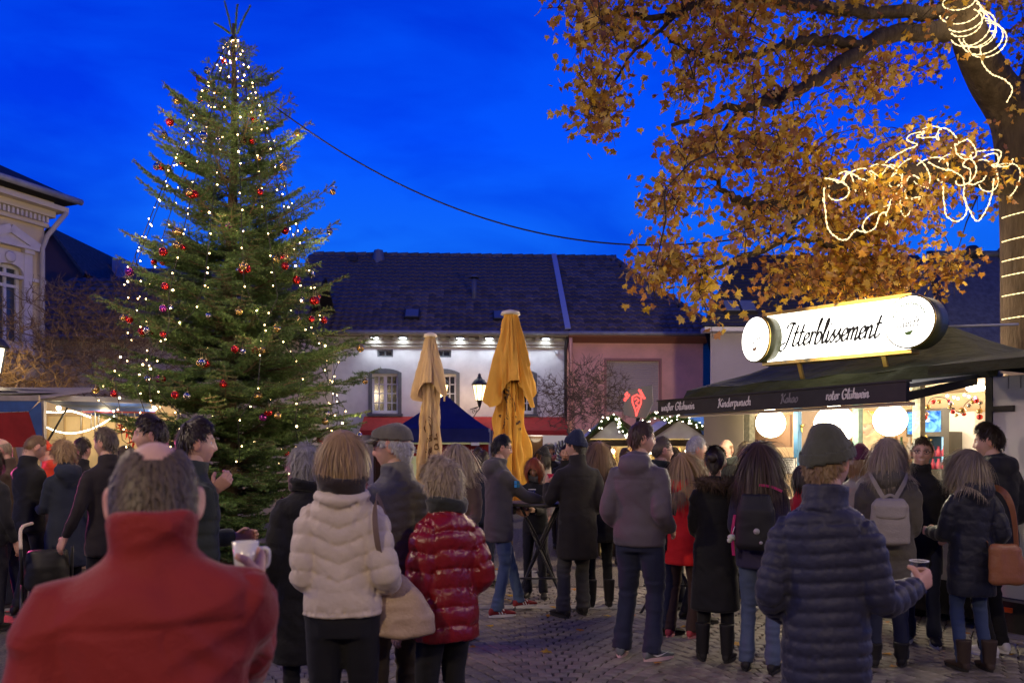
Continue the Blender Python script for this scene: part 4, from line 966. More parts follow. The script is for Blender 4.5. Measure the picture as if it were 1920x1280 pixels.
# ================================================================== LETTERING (pen strokes)
GL = {
 'I': (1.15, [[(.15, 1.5), (.35, 1.9), (.8, 1.95), (1.15, 1.85)], [(.85, 1.9), (.72, 1.0), (.55, .1), (.2, -.35), (-.15, -.15), (.0, .2), (.45, .35)]]),
 't': (.66, [[(.33, 1.75), (.2, .6), (.2, .12), (.4, 0), (.72, .3)], [(.0, 1.08), (.6, 1.12)]]),
 'e': (.68, [[(.05, .38), (.42, .52), (.54, .8), (.34, 1), (.1, .72), (.1, .25), (.32, 0), (.72, .3)]]),
 'r': (.62, [[(.02, .9), (.14, 1), (.12, 0)], [(.12, .55), (.3, .95), (.58, .93)]]),
 'b': (.80, [[(.1, 1.1), (.28, 1.95), (.14, 1.9), (.1, .2), (.3, 0), (.6, .2), (.62, .75), (.35, .95), (.12, .6)]]),
 'l': (.46, [[(.0, .4), (.3, 1.5), (.22, 1.98), (.1, 1.6), (.1, .2), (.26, 0), (.5, .3)]]),
 'i': (.42, [[(.1, 1), (.1, .15), (.24, 0), (.45, .3)], [(.15, 1.45), (.17, 1.55)]]),
 's': (.60, [[(.0, .3), (.36, 1.05), (.3, .7), (.5, .3), (.3, 0), (.05, .08)]]),
 'm': (1.16, [[(.05, 1), (.05, 0)], [(.05, .55), (.3, 1), (.46, .8), (.45, 0)], [(.46, .55), (.72, 1), (.88, .8), (.86, .1), (1.0, 0), (1.2, .3)]]),
 'n': (.82, [[(.05, 1), (.05, 0)], [(.05, .55), (.32, 1), (.5, .8), (.49, .1), (.62, 0), (.85, .3)]]),
 'w': (.98, [[(-.02, .95), (.08, .9), (.12, .1), (.3, .05), (.42, .9)], [(.42, .8), (.46, .1), (.65, .05), (.82, .6), (.76, 1.02)]]),
 'ß': (.82, [[(.0, -.5), (.15, 0), (.18, 1.4), (.36, 1.9), (.62, 1.7), (.5, 1.2), (.38, 1.05), (.66, .7), (.6, .2), (.32, 0)]]),
 'G': (1.3, [[(1.02, 1.55), (.7, 1.92), (.25, 1.6), (.1, .9), (.3, .1), (.7, 0), (1.0, .3), (1.02, .85)], [(.62, .85), (1.2, .87)]]),
 'u': (.84, [[(.05, 1), (.08, .2), (.26, 0), (.5, .3), (.56, 1)], [(.56, .9), (.58, .12), (.84, .15)]]),
 'ü': (.84, [[(.05, 1), (.08, .2), (.26, 0), (.5, .3), (.56, 1)], [(.56, .9), (.58, .12), (.84, .15)], [(.15, 1.45), (.17, 1.55)], [(.47, 1.45), (.49, 1.55)]]),
 'h': (.82, [[(.2, 1.95), (.1, 1.85), (.1, 0)], [(.1, .55), (.36, 1), (.56, .8), (.55, .1), (.8, .1)]]),
 'K': (1.12, [[(-.1, 1.55), (.0, 1.85), (.22, 1.9), (.15, .9), (.1, 0), (-.2, -.05)], [(1.0, 1.9), (.55, 1.3), (.2, .95)], [(.35, 1.1), (.7, .3), (1.15, .02)]]),
 'd': (.86, [[(.66, 1.95), (.6, 1.8), (.58, .1), (.84, .1)], [(.58, .7), (.32, 1), (.05, .6), (.1, .12), (.34, 0), (.58, .3)]]),
 'p': (.78, [[(.02, .9), (.12, 1), (.1, -.8)], [(.1, .6), (.36, 1), (.63, .75), (.6, .2), (.32, 0), (.1, .25)]]),
 'c': (.64, [[(.55, .82), (.3, 1), (.06, .6), (.1, .15), (.36, 0), (.66, .25)]]),
 'a': (.82, [[(.55, .85), (.3, 1), (.05, .6), (.1, .1), (.34, .02), (.55, .4), (.58, 1)], [(.58, .9), (.6, .12), (.84, .15)]]),
 'k': (.74, [[(.2, 1.95), (.1, 1.85), (.1, 0)], [(.58, 1), (.15, .5)], [(.25, .6), (.5, .1), (.76, .05)]]),
 'o': (.74, [[(.35, 1), (.06, .6), (.12, .1), (.38, 0), (.64, .4), (.55, .9), (.35, 1), (.5, .85), (.8, .85)]]),
 'g': (.82, [[(.55, .85), (.3, 1), (.05, .6), (.1, .1), (.34, .02), (.55, .4), (.6, 1)], [(.6, .9), (.55, -.4), (.3, -.75), (.05, -.55)]]),
 'O': (1.3, [[(.6, 1.9), (.12, 1.3), (.15, .4), (.6, 0), (1.08, .5), (1.05, 1.5), (.6, 1.9), (.4, 1.6)]]),
 'S': (1.0, [[(.95, 1.6), (.6, 1.92), (.15, 1.6), (.35, 1.1), (.8, .75), (.8, .2), (.4, 0), (.05, .3)]]),
 'Z': (1.0, [[(.05, 1.7), (.4, 1.9), (.9, 1.85), (.45, 1.0), (.0, .05), (.5, .1), (1.0, .1)]]),
 'f': (.55, [[(.6, 1.75), (.4, 1.95), (.25, 1.6), (.2, 0), (.1, -.6)], [(.0, 1.0), (.5, 1.02)]]),
 'A': (1.1, [[(0, 0), (.5, 1.9), (.95, 0)], [(.2, .75), (.8, .75)]]), 'L': (.9, [[(.15, 1.9), (.1, 0), (.8, .05)]]), 'T': (1.0, [[(.0, 1.85), (1.0, 1.85)], [(.5, 1.85), (.45, 0)]]),
 ' ': (.5, []), '1': (.5, [[(.05, 1.5), (.3, 1.9), (.3, 0)]]), '2': (.8, [[(.1, 1.5), (.4, 1.9), (.7, 1.4), (.1, 0), (.75, .02)]]),
}
def strokes(text):
    x = 0; out = []
    for ch in text:
        adv, ss = GL[ch]
        for s in ss: out.append([(px + x, py) for px, py in s])
        x += adv
    return out, x
def lettering(text, width, xh, weight, slant=.25, nib=R(35), contrast=.65, conform=None, thick=.003, fmt=None):
    """flat pen-stroke lettering in the xz plane, facing -y, starting at x=0; conform maps (x, z, lift) to a point"""
    ss, tot = strokes(text); k = width / tot; mb = MB()
    conform = conform or (lambda x, z, l: (x, -l, z))
    for s in ss:
        p = catmull([(a * k + b * xh * slant, b * xh, 0) for a, b in s], 5) if len(s) > 2 else [Vector((a * k + b * xh * slant, b * xh, 0)) for a, b in s]
        n = len(p); top = []; bot = []
        for i in range(n):
            d = p[min(i + 1, n - 1)] - p[max(i - 1, 0)]; a = math.atan2(d.y, d.x)
            w = weight * (1 - contrast + contrast * abs(math.sin(a - nib))) / 2; nn = Vector((-math.sin(a), math.cos(a), 0)) * w
            top.append(p[i] + nn); bot.append(p[i] - nn)
        V = [conform(q.x, q.y, thick) for q in top] + [conform(q.x, q.y, thick) for q in bot]
        mb.add(V, [(i, n + i, n + i + 1, i + 1) for i in range(n - 1)])
    return mb

# ================================================================== DRINKS STALL
KL = Vector((2.42, 10.08, 0)); KA = math.atan2(-3.08, 1.77)
def kfac(off):  # facade line at depth `off` behind the stall front
    nx, ny = -math.sin(KA), math.cos(KA); return Fac(KL.x + nx * off, KL.y + ny * off, KA)
FK = kfac(0); FL = kfac(-1.05)
M_tarp = mat('green_tarp', (0.045, 0.050, 0.022), 0.72, 0.15, var=.3, vscale=3, bump=.9, bscale=5, bdist=.05, stretch=(1, 1, 2.5))
M_black = mat('black_board', (0.020, 0.019, 0.017), .55, .35, var=.3, vscale=8)
M_postwood = mat('stall_post', (0.13, 0.12, 0.085), .7, .3, var=.5, vscale=30)
M_cream_in = mat('stall_lining', (0.62, 0.48, 0.32), .75, .25, var=.08)
M_gold = mat('gold_trim', (.75, .50, .12), .3, .6, metal=.9)
def drinks_stall():
    t = thing('drinks_stall', 'dark green tarp-roofed mulled wine stall with raised lettered flap and globe lamps', 'market stall', KL, KA)
    xL, xR, D = .0, 3.55, 2.1; xp0 = FK.x(1400); zc = 1.06
    b = MB(); b.box(xL, xR, .02, D, .38, .46); b.build('floor', [M_black], t)
    u = MB(); u.box(.3, xR - .2, .25, D - .2, .10, .378); u.build('chassis', [M_black], t)
    for x in (.9, 2.6): MB().tube([(x, .3, .2), (x, .46, .2)], .2, 16).build('wheel', [M_black], t)
    c = MB(); c.box(xp0, xR, .0, .06, .465, zc); c.box(xp0 - .02, xR + .0, -.16, .50, zc + .002, zc + .045); c.build('counter', [mat('counter_front', (.45, .43, .40), .6, .3, var=.1)], t)
    w = MB(); w.box(xL, xR, D - .05, D, .465, 2.33); w.build('rear_wall', [M_cream_in], t)
    w = MB(); w.box(xL, xL + .05, .0, D - .052, .465, 2.33); w.build('side_wall', [M_cream_in], t)
    w = MB(); w.box(xR - .05, xR, .30, D - .052, .465, 2.33); w.build('side_wall', [M_cream_in], t)
    w = MB(); w.box(xL, xp0 - .045, -.004, .05, .465, 2.33); w.build('front_panel', [mat('front_panel', (.30, .25, .18), .7, .3)], t)
    w = MB(); w.box(xL, xR, .0, D, 2.332, 2.36); w.build('ceiling', [M_cream_in], t)
    for px, m, wd in ((1400, M_postwood, .09), (1492, mat('blue_post', (.03, .10, .19), .6, .3, var=.3), .06), (1604, mat('green_post', (.04, .075, .06), .6, .3, var=.4, vscale=30), .07), (1718, M_postwood, .08), (1858, M_postwood, .10)):
        x = FK.x(px); MB().box(x - wd / 2, x + wd / 2, .0, wd, zc + .048, 2.33).build('post', [m], t)
    # raised flap
    fl0, fl1 = FL.x(1240), FL.x(1706); zt, zb_ = 2.20, 2.052
    f = MB(); f.add([(.2, -.02, 2.335), (xR, -.02, 2.335), (fl1, -1.05, zt), (fl0, -1.05, zt), (.2, -.02, 2.30), (xR, -.02, 2.30), (fl1, -1.05, zt - .035), (fl0, -1.05, zt - .035)],
                   [(0, 1, 2, 3), (7, 6, 5, 4), (1, 5, 6, 2), (0, 3, 7, 4), (0, 4, 5, 1), (3, 2, 6, 7)]); f.build('flap', [mat('flap_panel', (.20, .22, .17), .6, .3)], t)
    fb = MB(); fb.box(fl0, fl1, -1.10, -1.052, zb_, zt + .012); fb.box(fl0 - .012, fl1 + .012, -1.112, -1.04, zt + .014, zt + .030); fb.build('fascia_board', [M_black], t)
    MB().box(fl0 + .3, fl1, -1.05, -.98, zb_ - .03, zb_ - .002).build('fascia_rail', [mat('fascia_rail', (.5, .42, .3), .5)], t)
    lm = mat('cream_lettering', (.72, .69, .60), .7); lg = mat('grey_lettering', (.22, .21, .20), .7)
    for tx, p0, p1, m in (('weißer Glühwein', 1247, 1309, lm), ('Kinderpunsch', 1354, 1415, lm), ('Kakao', 1472, 1503, lg), ('roter Glühwein', 1556, 1637, lm)):
        xa, xb = FL.x(p0), FL.x(p1)
        lettering(tx, xb - xa, .043, .017, .12, contrast=.55).build('lettering', [m], t, (xa, -1.101, zb_ + .055))
    for x in (xR - .12,):
        MB().beam((x, -.03, 2.27), (fl1 - .06, -1.0, 2.10), .05, .07).build('flap_arm', [M_black], t)
    MB().beam((.35, -.03, 2.27), (fl0 + .06, -1.0, 2.10), .04, .05).build('flap_arm', [M_black], t)
    # tarp roof, sagging between its edges
    ez, rz_ = 2.42, 2.98; nx, ny = 26, 14; V = []; ov = .16
    for j in range(ny + 1):
        v = j / ny; y = -ov + v * (D + 2 * ov)
        for i in range(nx + 1):
            uu = i / nx; x = xL - ov + uu * (xR - xL + 2 * ov)
            hy = 1 - abs(2 * v - 1); hx = min(1, min(uu, 1 - uu) * 3.55 / 1.1); h = min(hy, hx)
            z = ez + (rz_ - ez) * h - .05 * math.sin(PI * min(1, h)) + .012 * math.sin(x * 7 + y * 3) * (1 - h)
            V.append((x, y, z))
    Fq = [(j * (nx + 1) + i, j * (nx + 1) + i + 1, (j + 1) * (nx + 1) + i + 1, (j + 1) * (nx + 1) + i) for j in range(ny) for i in range(nx)]
    r = MB(); r.add(V, Fq, 0, True)
    # draped edge of the tarp at the front and ends
    n = 60; Vd = []
    per = [(xL - ov + (xR - xL + 2 * ov) * i / n, -ov) for i in range(n + 1)]
    for x, y in per:
        zt0 = ez + .012 * math.sin(x * 7 + y * 3)
        for k in range(4): Vd.append((x, y - .02 * math.sin(k * 1.3 + x * 9) - .012 * k, zt0 - k * .045 - .02 * k / 3 * (1 + math.sin(x * 5)) * .5))
    r.add(Vd, [(i * 4 + k, (i + 1) * 4 + k, (i + 1) * 4 + k + 1, i * 4 + k + 1) for i in range(n) for k in range(3)], 0, True)
    r.build('tarp_roof', [M_tarp], t)
    # stall fittings: shelf, board, cupboard
    def bx(px0, px1, py0, py1, off, dep, m, name, parent=t):
        ff = kfac(off); a, b_ = ff.x(px0), ff.x(px1); pm = (px0 + px1) / 2; o = MB().box(a, b_, off, off + dep, ff.z(pm, py1), ff.z(pm, py0)); return o.build(name, [m], parent), ff
    bx(1411, 1481, 778, 838, .12, .04, mat('brown_board', (.12, .065, .035), .7, .3, var=.2), 'brown_board')
    bx(1780, 1828, 772, 850, 1.5, .4, mat('white_cupboard', (.62, .60, .57), .5, .4), 'cupboard')
    bx(1612, 1646, 798, 802, 1.4, .3, mat('red_shelf', (.40, .04, .03), .5), 'shelf')
    bx(1500, 1540, 768, 850, 1.7, .05, mat('pale_panel', (.5, .42, .36), .7), 'wall_panel')
    # open side door with hinges beside the front
    p = Vector((xR + .02, -.0, 0)); xd = FK.x(1858) + .20
    dm = mat('white_door', (.62, .62, .66), .5, .4, var=.06, vscale=2)
    dr = MB(); dr.box(3.66, 5.1, -.16, -.11, .42, 2.28); d0 = dr.build('side_door', [dm], t)
    for k in range(14): MB().box(3.70 + k * .1, 3.79 + k * .1, -.175, -.162, 2.17, 2.27).build('vent_slat', [dm], d0)
    MB().box(3.60, 3.658, -.17, -.10, .40, 2.30).build('door_frame', [M_black], d0)
    for z in (.78, 1.98): MB().box(3.66, 3.84, -.185, -.162, z, z + .05).build('hinge', [M_black], d0)
    a = MB(); a.add([(3.58, -.95, 2.34), (5.2, -.95, 2.34), (5.2, .2, 2.52), (3.58, .2, 2.52), (3.58, -.95, 2.26), (5.2, -.95, 2.26), (3.58, .2, 2.44), (5.2, .2, 2.44)], [(0, 1, 2, 3), (0, 4, 5, 1), (4, 6, 7, 5), (0, 3, 6, 4)]); a.build('side_canopy', [M_tarp], t)
    MB().box(3.62, 5.2, -.12, .0, .12, .38).build('skirt', [M_black], t)
    MB().box(3.72, 3.80, -.14, -.121, .29, .33).build('reflector', [mat('orange_reflector', (.6, .10, .02), .2, .6)], t)
    # lights inside
    for x, pw in ((.9, 40), (1.9, 58), (2.9, 64)):
        k = MB().lathe([(.05, .06), (.09, .0), (.07, -.03)], (x, .9, 2.28), 12).build('ceiling_lamp', [emat('ceiling_lamp_glow', WARMW, 12)], t); lamp('ceiling_lamp_light', (x, .9, 2.12), (1, .80, .55), pw, .08, parent=t)
    return t
drinks_stall()
def stall_sign():
    a, b = Vector((2.79, 8.8, 0)), Vector((3.8, 7.7, 0)); d = b - a; ang = math.atan2(d.y, d.x); L = d.length; zc = 2.875; h = .275
    t = thing('stall_sign', 'glowing white sign box reading Itterblissement on top of the stall roof', 'sign', (a.x, a.y, zc), ang)
    E = emat('sign_white', (1.0, .95, .84), 5.0); gd = M_gold; dk = mat('sign_olive', (.055, .060, .022), .45, .5)
    MB().box(.02, L - .02, .0, .16, -h + .025, h - .025).build('light_panel', [E], t)
    f = MB(); f.box(-.03, L + .05, -.02, .18, h - .024, h + .012); f.build('frame_rail', [gd], t)
    f = MB(); f.box(-.03, L + .05, -.02, .18, -h - .012, -h + .024); f.build('frame_rail', [gd], t)
    MB().box(-.02, L + .02, .162, .20, -h, h).build('back_plate', [dk], t)
    lettering('Itterblissement', L * .70, .125, .030, .28, contrast=.5).build('lettering', [M_black], t, (.185, -.003, -.105))
    W_ = emat('disc_white', (1.0, .96, .87), 3.8); gr = mat('print_green', (.20, .34, .08), .7); bk = mat('print_grey', (.20, .20, .18), .7); og = mat('print_ochre', (.62, .40, .18), .7)
    for cx0, kind, tw in ((-.03, 0, -24), (L + .075, 1, -8)):
        cx = 0; ct = (cx0, 0, 0); cr_ = (0, 0, R(tw))
        c = MB(); n = 40; r0 = .250
        for y0, y1, rr in ((-.10, .13 if kind else .06, r0),):
            c.tube([(cx, y0, 0), (cx, y1, 0)], rr, n)
        rim = c.build('drum', [dk], t, ct, cr_)
        k = MB().tube([(cx, -.108, 0), (cx, -.1015, 0)], .240, n).build('disc', [W_], rim)
        g = MB().tube([(cx, -.10 + .0, 0), (cx, -.085, 0)], .254, n).build('gold_ring', [gd], rim)
        p = MB()   # wreath of leaves over the top of the badge
        for q in range(17):
            an = R(25 + q * 8.1); rr = .168; ca, sa = math.cos(an), math.sin(an)
            cx_, cz_ = cx + rr * ca, rr * sa; tn = Vector((-sa, 0, ca)); nm = Vector((ca, 0, sa)); o = Vector((cx_, -.1095, cz_)); s = 1 if q % 2 else -1
            p.add([o - tn * .016, o + nm * .012 * s, o + tn * .02, o - nm * .004 * s], [(0, 1, 2, 3)])
        p.build('wreath_print', [gr if kind else og], t, ct, cr_)
        p = MB()
        for q in range(26):
            a0, a1 = R(195 + q * 5.6), R(195 + q * 5.6 + 4.4)
            V = [(cx + rr * math.cos(aa), -.1095, rr * math.sin(aa)) for aa in (a0, a1) for rr in (.186, .192)]; p.add(V, [(0, 1, 3, 2)])
        for z0, z1 in ((.075, .079), (-.072, -.068)):
            p.add([(cx - .19, -.1095, z0 - .02), (cx + .19, -.1095, z0 + .02), (cx + .19, -.1095, z1 + .02), (cx - .19, -.1095, z1 - .02)], [(0, 1, 2, 3)])
        p.build('ring_print', [bk], t, ct, cr_)
        lettering('all', .07, .02, .007).build('lettering', [gr], rim, (-.04, -.1095, .085))
        lettering('Zunft', .22, .042, .014, .2).build('lettering', [bk], rim, (-.115, -.1095, -.045))
        MB().add([(cx - .05, -.1095, -.10), (cx + .05, -.1095, -.08), (cx + .02, -.1095, -.125), (cx - .02, -.1095, -.13)], [(0, 1, 2, 3)]).build('emblem_print', [gr if kind else og], t, ct, cr_)
    for x in (.35, L - .25): MB().beam((x, .08, -h - .01), (x + .02, .14, -h - .22), .05, .02).build('bracket', [gd], t)
    MB().tube([(L + .3, .15, -.05), (L + .75, .7, -.02)], .012, 6).build('stay_rod', [M_zinc], t)
    lamp('sign_glow', (L / 2, -.55, -.22), (1, .94, .78), 12, .4, parent=t)
stall_sign()
def globes():
    E = emat('globe_glow', (1.0, .86, .62), 40.0)
    for px, py, r, off, lb in ((1445, 793, 27, -.20, 'glowing white globe lamp against the brown board'), (1565, 796, 37, -.25, 'largest glowing white globe lamp at the stall middle'), (1669, 787, 30, -.22, 'glowing white globe lamp hanging beside the blue screen')):
        ff = kfac(off); d = ff.d(px); c = P(px, py, d); rr = r / F * d
        t = thing('globe_lamp', lb, 'globe lamp', c, 0, 'globe lamps under the stall flap')
        MB().sphere((0, 0, 0), rr, 28).build('globe', [E], t); MB().tube([(0, 0, rr), (0, 0, rr + .03)], .03, 10).tube([(0, 0, rr + .03), (0, 0, 2.25 - c.z)], .006, 5).build('cord', [M_black], t)
globes()
def stall_goods():
    def at(px, py, off): ff = kfac(off); d = ff.d(px); return P(px, py, d)
    # television
    ff = kfac(1.55); x0, x1 = ff.x(1702), ff.x(1764); z0, z1 = ff.z(1733, 813), ff.z(1733, 771)
    t = thing('wall_screen', 'blue glowing flat screen on the stall rear wall', 'screen', KL, KA)
    MB().box(x0 - .02, x1 + .12, 1.555, 1.62, z0 - .03, z1 + .03).build('case', [M_black], t)
    m = bpy.data.materials.new('screen_blue'); m.use_nodes = True; N = m.node_tree.nodes; L = m.node_tree.links; N.remove(N['Principled BSDF']); e = N.new('ShaderNodeEmission'); tc = N.new('ShaderNodeTexCoord'); nz = N.new('ShaderNodeTexNoise'); nz.inputs['Scale'].default_value = 7; nz.inputs['Distortion'].default_value = 1.5
    cr = N.new('ShaderNodeValToRGB'); cr.color_ramp.elements[0].position = .35; cr.color_ramp.elements[0].color = (.01, .10, .55, 1); cr.color_ramp.elements[1].position = .68; cr.color_ramp.elements[1].color = (.35, .85, 1, 1)
    L.new(tc.outputs['Object'], nz.inputs[0]); L.new(nz.outputs['Fac'], cr.inputs[0]); L.new(cr.outputs[0], e.inputs[0]); e.inputs[1].default_value = 1.6; L.new(e.outputs[0], N['Material Output'].inputs[0])
    MB().box(x0, x1, 1.545, 1.553, z0, z1).build('screen', [m], t)
    lettering('uke', .14, .035, .016, .0).build('lettering', [emat('screen_white', (1, 1, 1), 1.6)], t, (x0 + .14, 1.543, (z0 + z1) / 2 + .01))
    # fridge
    ff = kfac(1.30); x0, x1 = ff.x(1732), ff.x(1774); z0, z1 = ff.z(1750, 880), ff.z(1750, 818)
    t = thing('drinks_fridge', 'small lit drinks fridge with pink bottles under the screen', 'fridge', KL, KA)
    f = MB(); f.box(x0 - .06, x0, 1.25, 1.7, z0 - .5, z1 + .05); f.box(x1, x1 + .06, 1.25, 1.7, z0 - .5, z1 + .05); f.box(x0, x1, 1.25, 1.7, z1, z1 + .05); f.box(x0, x1, 1.66, 1.7, z0 - .5, z1); f.box(x0, x1, 1.25, 1.66, z0 - .5, z0); f.build('case', [M_black], t)
    MB().box(x0 + .002, x1 - .002, 1.63, 1.655, z0 + .002, z1 - .002).build('light_panel', [emat('fridge_glow', (.55, .85, 1), 1.4)], t)
    for k in range(2):
        for i in range(4):
            x = x0 + (i + .5) * (x1 - x0) / 4; z = z0 + .005 + k * .14
            o = MB().lathe([(.028, 0), (.028, .06), (.012, .09), (.012, .115)], (0, 0, 0), 10).build('bottle', [mat('pink_bottle', (.6, .08, .14), .2, .6)]); 
            wv = Vector((x, 1.42, z)); M4 = Matrix.Translation(KL) @ Matrix.Rotation(KA, 4, 'Z'); o.location = M4 @ wv; tag(o, 'pink bottle standing in the small lit drinks fridge', 'bottle', 'bottles in the drinks fridge')
    M4 = Matrix.Translation(KL) @ Matrix.Rotation(KA, 4, 'Z')
    gm = MB().lathe([(.026, 0), (.032, .10), (.030, .10), (.024, .006)], (0, 0, 0), 12, cap=False).mesh('tumbler', [glassmat('clear_glass', (.9, .93, .95))])
    for i in range(12):
        o = link('drinking_glass', gm, None, M4 @ Vector((FK.x(1742) + i % 6 * .075, .12 + (i // 6) * .085, 1.106))); tag(o, 'clear drinking glass standing on the stall counter', 'glass', 'glasses on the stall counter')
    # coffee machine
    c = M4 @ Vector((FK.x(1795), .34, 1.106)); t = thing('coffee_machine', 'black coffee machine with small lit display on the counter', 'coffee machine', c, KA)
    MB().box(-.11, .11, -.12, .15, 0, .26).box(-.11, .11, -.20, -.12, .20, .26).box(-.12, .12, -.21, .16, .262, .29).build('body', [M_black], t); MB().box(-.06, .02, -.208, -.202, .21, .25).build('display', [emat('display_blue', (.3, .6, 1), 1.5)], t); MB().tube([(.06, -.16, .2), (.06, -.16, .15)], .015, 8).build('spout', [M_zinc], t)
    # price list on the blue post
    x = FK.x(1484); t = thing('price_list', 'white framed price list sheet hanging on the blue stall post', 'price list', M4 @ Vector((x, -.035, FK.z(1484, 888))), KA)
    hh, ww = FK.z(1484, 857) - FK.z(1484, 888), FK.x(1498) - FK.x(1470)
    MB().box(-ww / 2, ww / 2, -.006, 0, 0, hh).build('sheet', [mat('paper', (.78, .76, .70), .8)], t)
    f = MB(); e = .008; f.box(-ww / 2, ww / 2, -.012, -.0062, hh - e, hh); f.box(-ww / 2, ww / 2, -.012, -.0062, 0, e); f.box(-ww / 2, -ww / 2 + e, -.012, -.0062, e, hh - e); f.box(ww / 2 - e, ww / 2, -.012, -.0062, e, hh - e); f.build('frame', [M_dark], t)
    for k in range(6): MB().box(-ww * .38, ww * (.3 - .12 * (k % 3)), -.008, -.0064, hh * (.70 - k * .1), hh * (.70 - k * .1) + .004).build('print_line', [M_dark], t)
    lettering('Getränke'.replace('ä', 'a'), ww * .6, .012, .006).build('lettering', [M_dark], t, (-ww * .3, -.0075, hh * .8))
    # hanging garland of small ornaments and jars on the shelf
    cols = [mat('bauble_red', (1, 1, 1)), mat('bauble_silver', (1, 1, 1)), mat('bauble_gold', (1, 1, 1))]
    t = thing('ornament_garland', 'garland of small red and silver ornaments strung under the stall roof', 'garland', KL, KA)
    ff = kfac(.35); pts = []
    for px, py in ((1724, 742), (1732, 775), (1745, 748), (1772, 746), (1785, 765), (1800, 772), (1812, 755), (1832, 745), (1840, 772)):
        pts.append(Vector((ff.x(px), .35, ff.z(px, py))))
    c = catmull([tuple(p) for p in pts], 6); MB().tube(c, .004, 4).build('cord', [M_black], t)
    for i in range(0, len(c), 2):
        k = i // 2; MB().sphere((0, 0, -.03), rng.choice((.016, .022, .028)), 10).build('ornament', [cols[k % 3]], t, c[i] + Vector((rng.uniform(-.03, .03), rng.uniform(-.05, .05), rng.uniform(-.02, .02))))
    for k in range(6): MB().sphere((0, 0, 0), .012, 8).build('led', [emat('violet_led', (.5, .25, 1), 14)], t, (ff.x(1775 + k * 10), .36 + .02 * (k % 2), ff.z(1790, 741 + 3 * (k % 3))))
    for px, col in ((1618, 'gold'), (1626, 'gold'), (1636, 'gold')):
        o = MB().lathe([(.035, 0), (.035, .15), (.03, .17)], n=10).build('shelf_jar', [mat('honey_jar', (.62, .32, .06), .3, .5)]); ff = kfac(1.5); o.location = M4 @ Vector((ff.x(px), 1.5, ff.z(1630, 798) + .004)); tag(o, 'amber jar standing on the red stall shelf', 'jar', 'jars on the red shelf')
    for i in range(14):
        ff = kfac(1.0); px, py = 1612 + rng.random() * 40, 808 + rng.random() * 22; o = MB().sphere((0, 0, 0), rng.uniform(.018, .03), 10).build('ornament', [mat('teal_ornament', (.03, .25, .38), .2, .7, metal=.5)]); d = ff.d(px); o.location = P(px, py, d); tag(o, 'teal glass ornament hanging inside the drinks stall', 'ornament', 'teal ornaments inside the drinks stall')
    bts = [MB().lathe([(.035, 0), (.035, .16), (.013, .21), (.013, .27)], n=12).mesh('bottle', [mat('bottle_' + n_, c_, .15, .6, coat=.4)]) for n_, c_ in (('amber', (.30, .12, .02)), ('green', (.03, .12, .04)), ('clear', (.45, .42, .38)))]
    sh = MB().box(1.0, 2.35, 1.80, 2.04, 1.52, 1.55).build('bottle_shelf', [mat('shelf_wood', (.25, .14, .07), .6)], None, KL, (0, 0, KA)); tag(sh, 'wooden bottle shelf on the rear wall of the drinks stall', 'shelf')
    for k in range(15):
        o = link('bottle', bts[k % 3], None, M4 @ Vector((1.06 + k * .088, 1.90 + .03 * (k % 2), 1.552))); tag(o, ('amber', 'green', 'clear')[k % 3] + ' bottle standing on the wooden shelf inside the drinks stall', 'bottle', 'bottles on the wooden stall shelf')
    for px, py, off in ((1499, 800, .05), (1736, 828, .6)):
        m = MB(); pts = [(math.cos(PI / 2 + i * PI / 5) * (.07 if i % 2 == 0 else .03), math.sin(PI / 2 + i * PI / 5) * (.07 if i % 2 == 0 else .03)) for i in range(10)]
        m.prism(pts, -.01, .01); ff = kfac(off); o = m.build('star_ornament', [M_gold]); o.location = P(px, py, ff.d(px)); o.rotation_euler = (0, 0, KA); tag(o, 'gold star ornament hanging ' + ('on the blue stall post' if px < 1600 else 'near the lit fridge'), 'star ornament')
stall_goods()

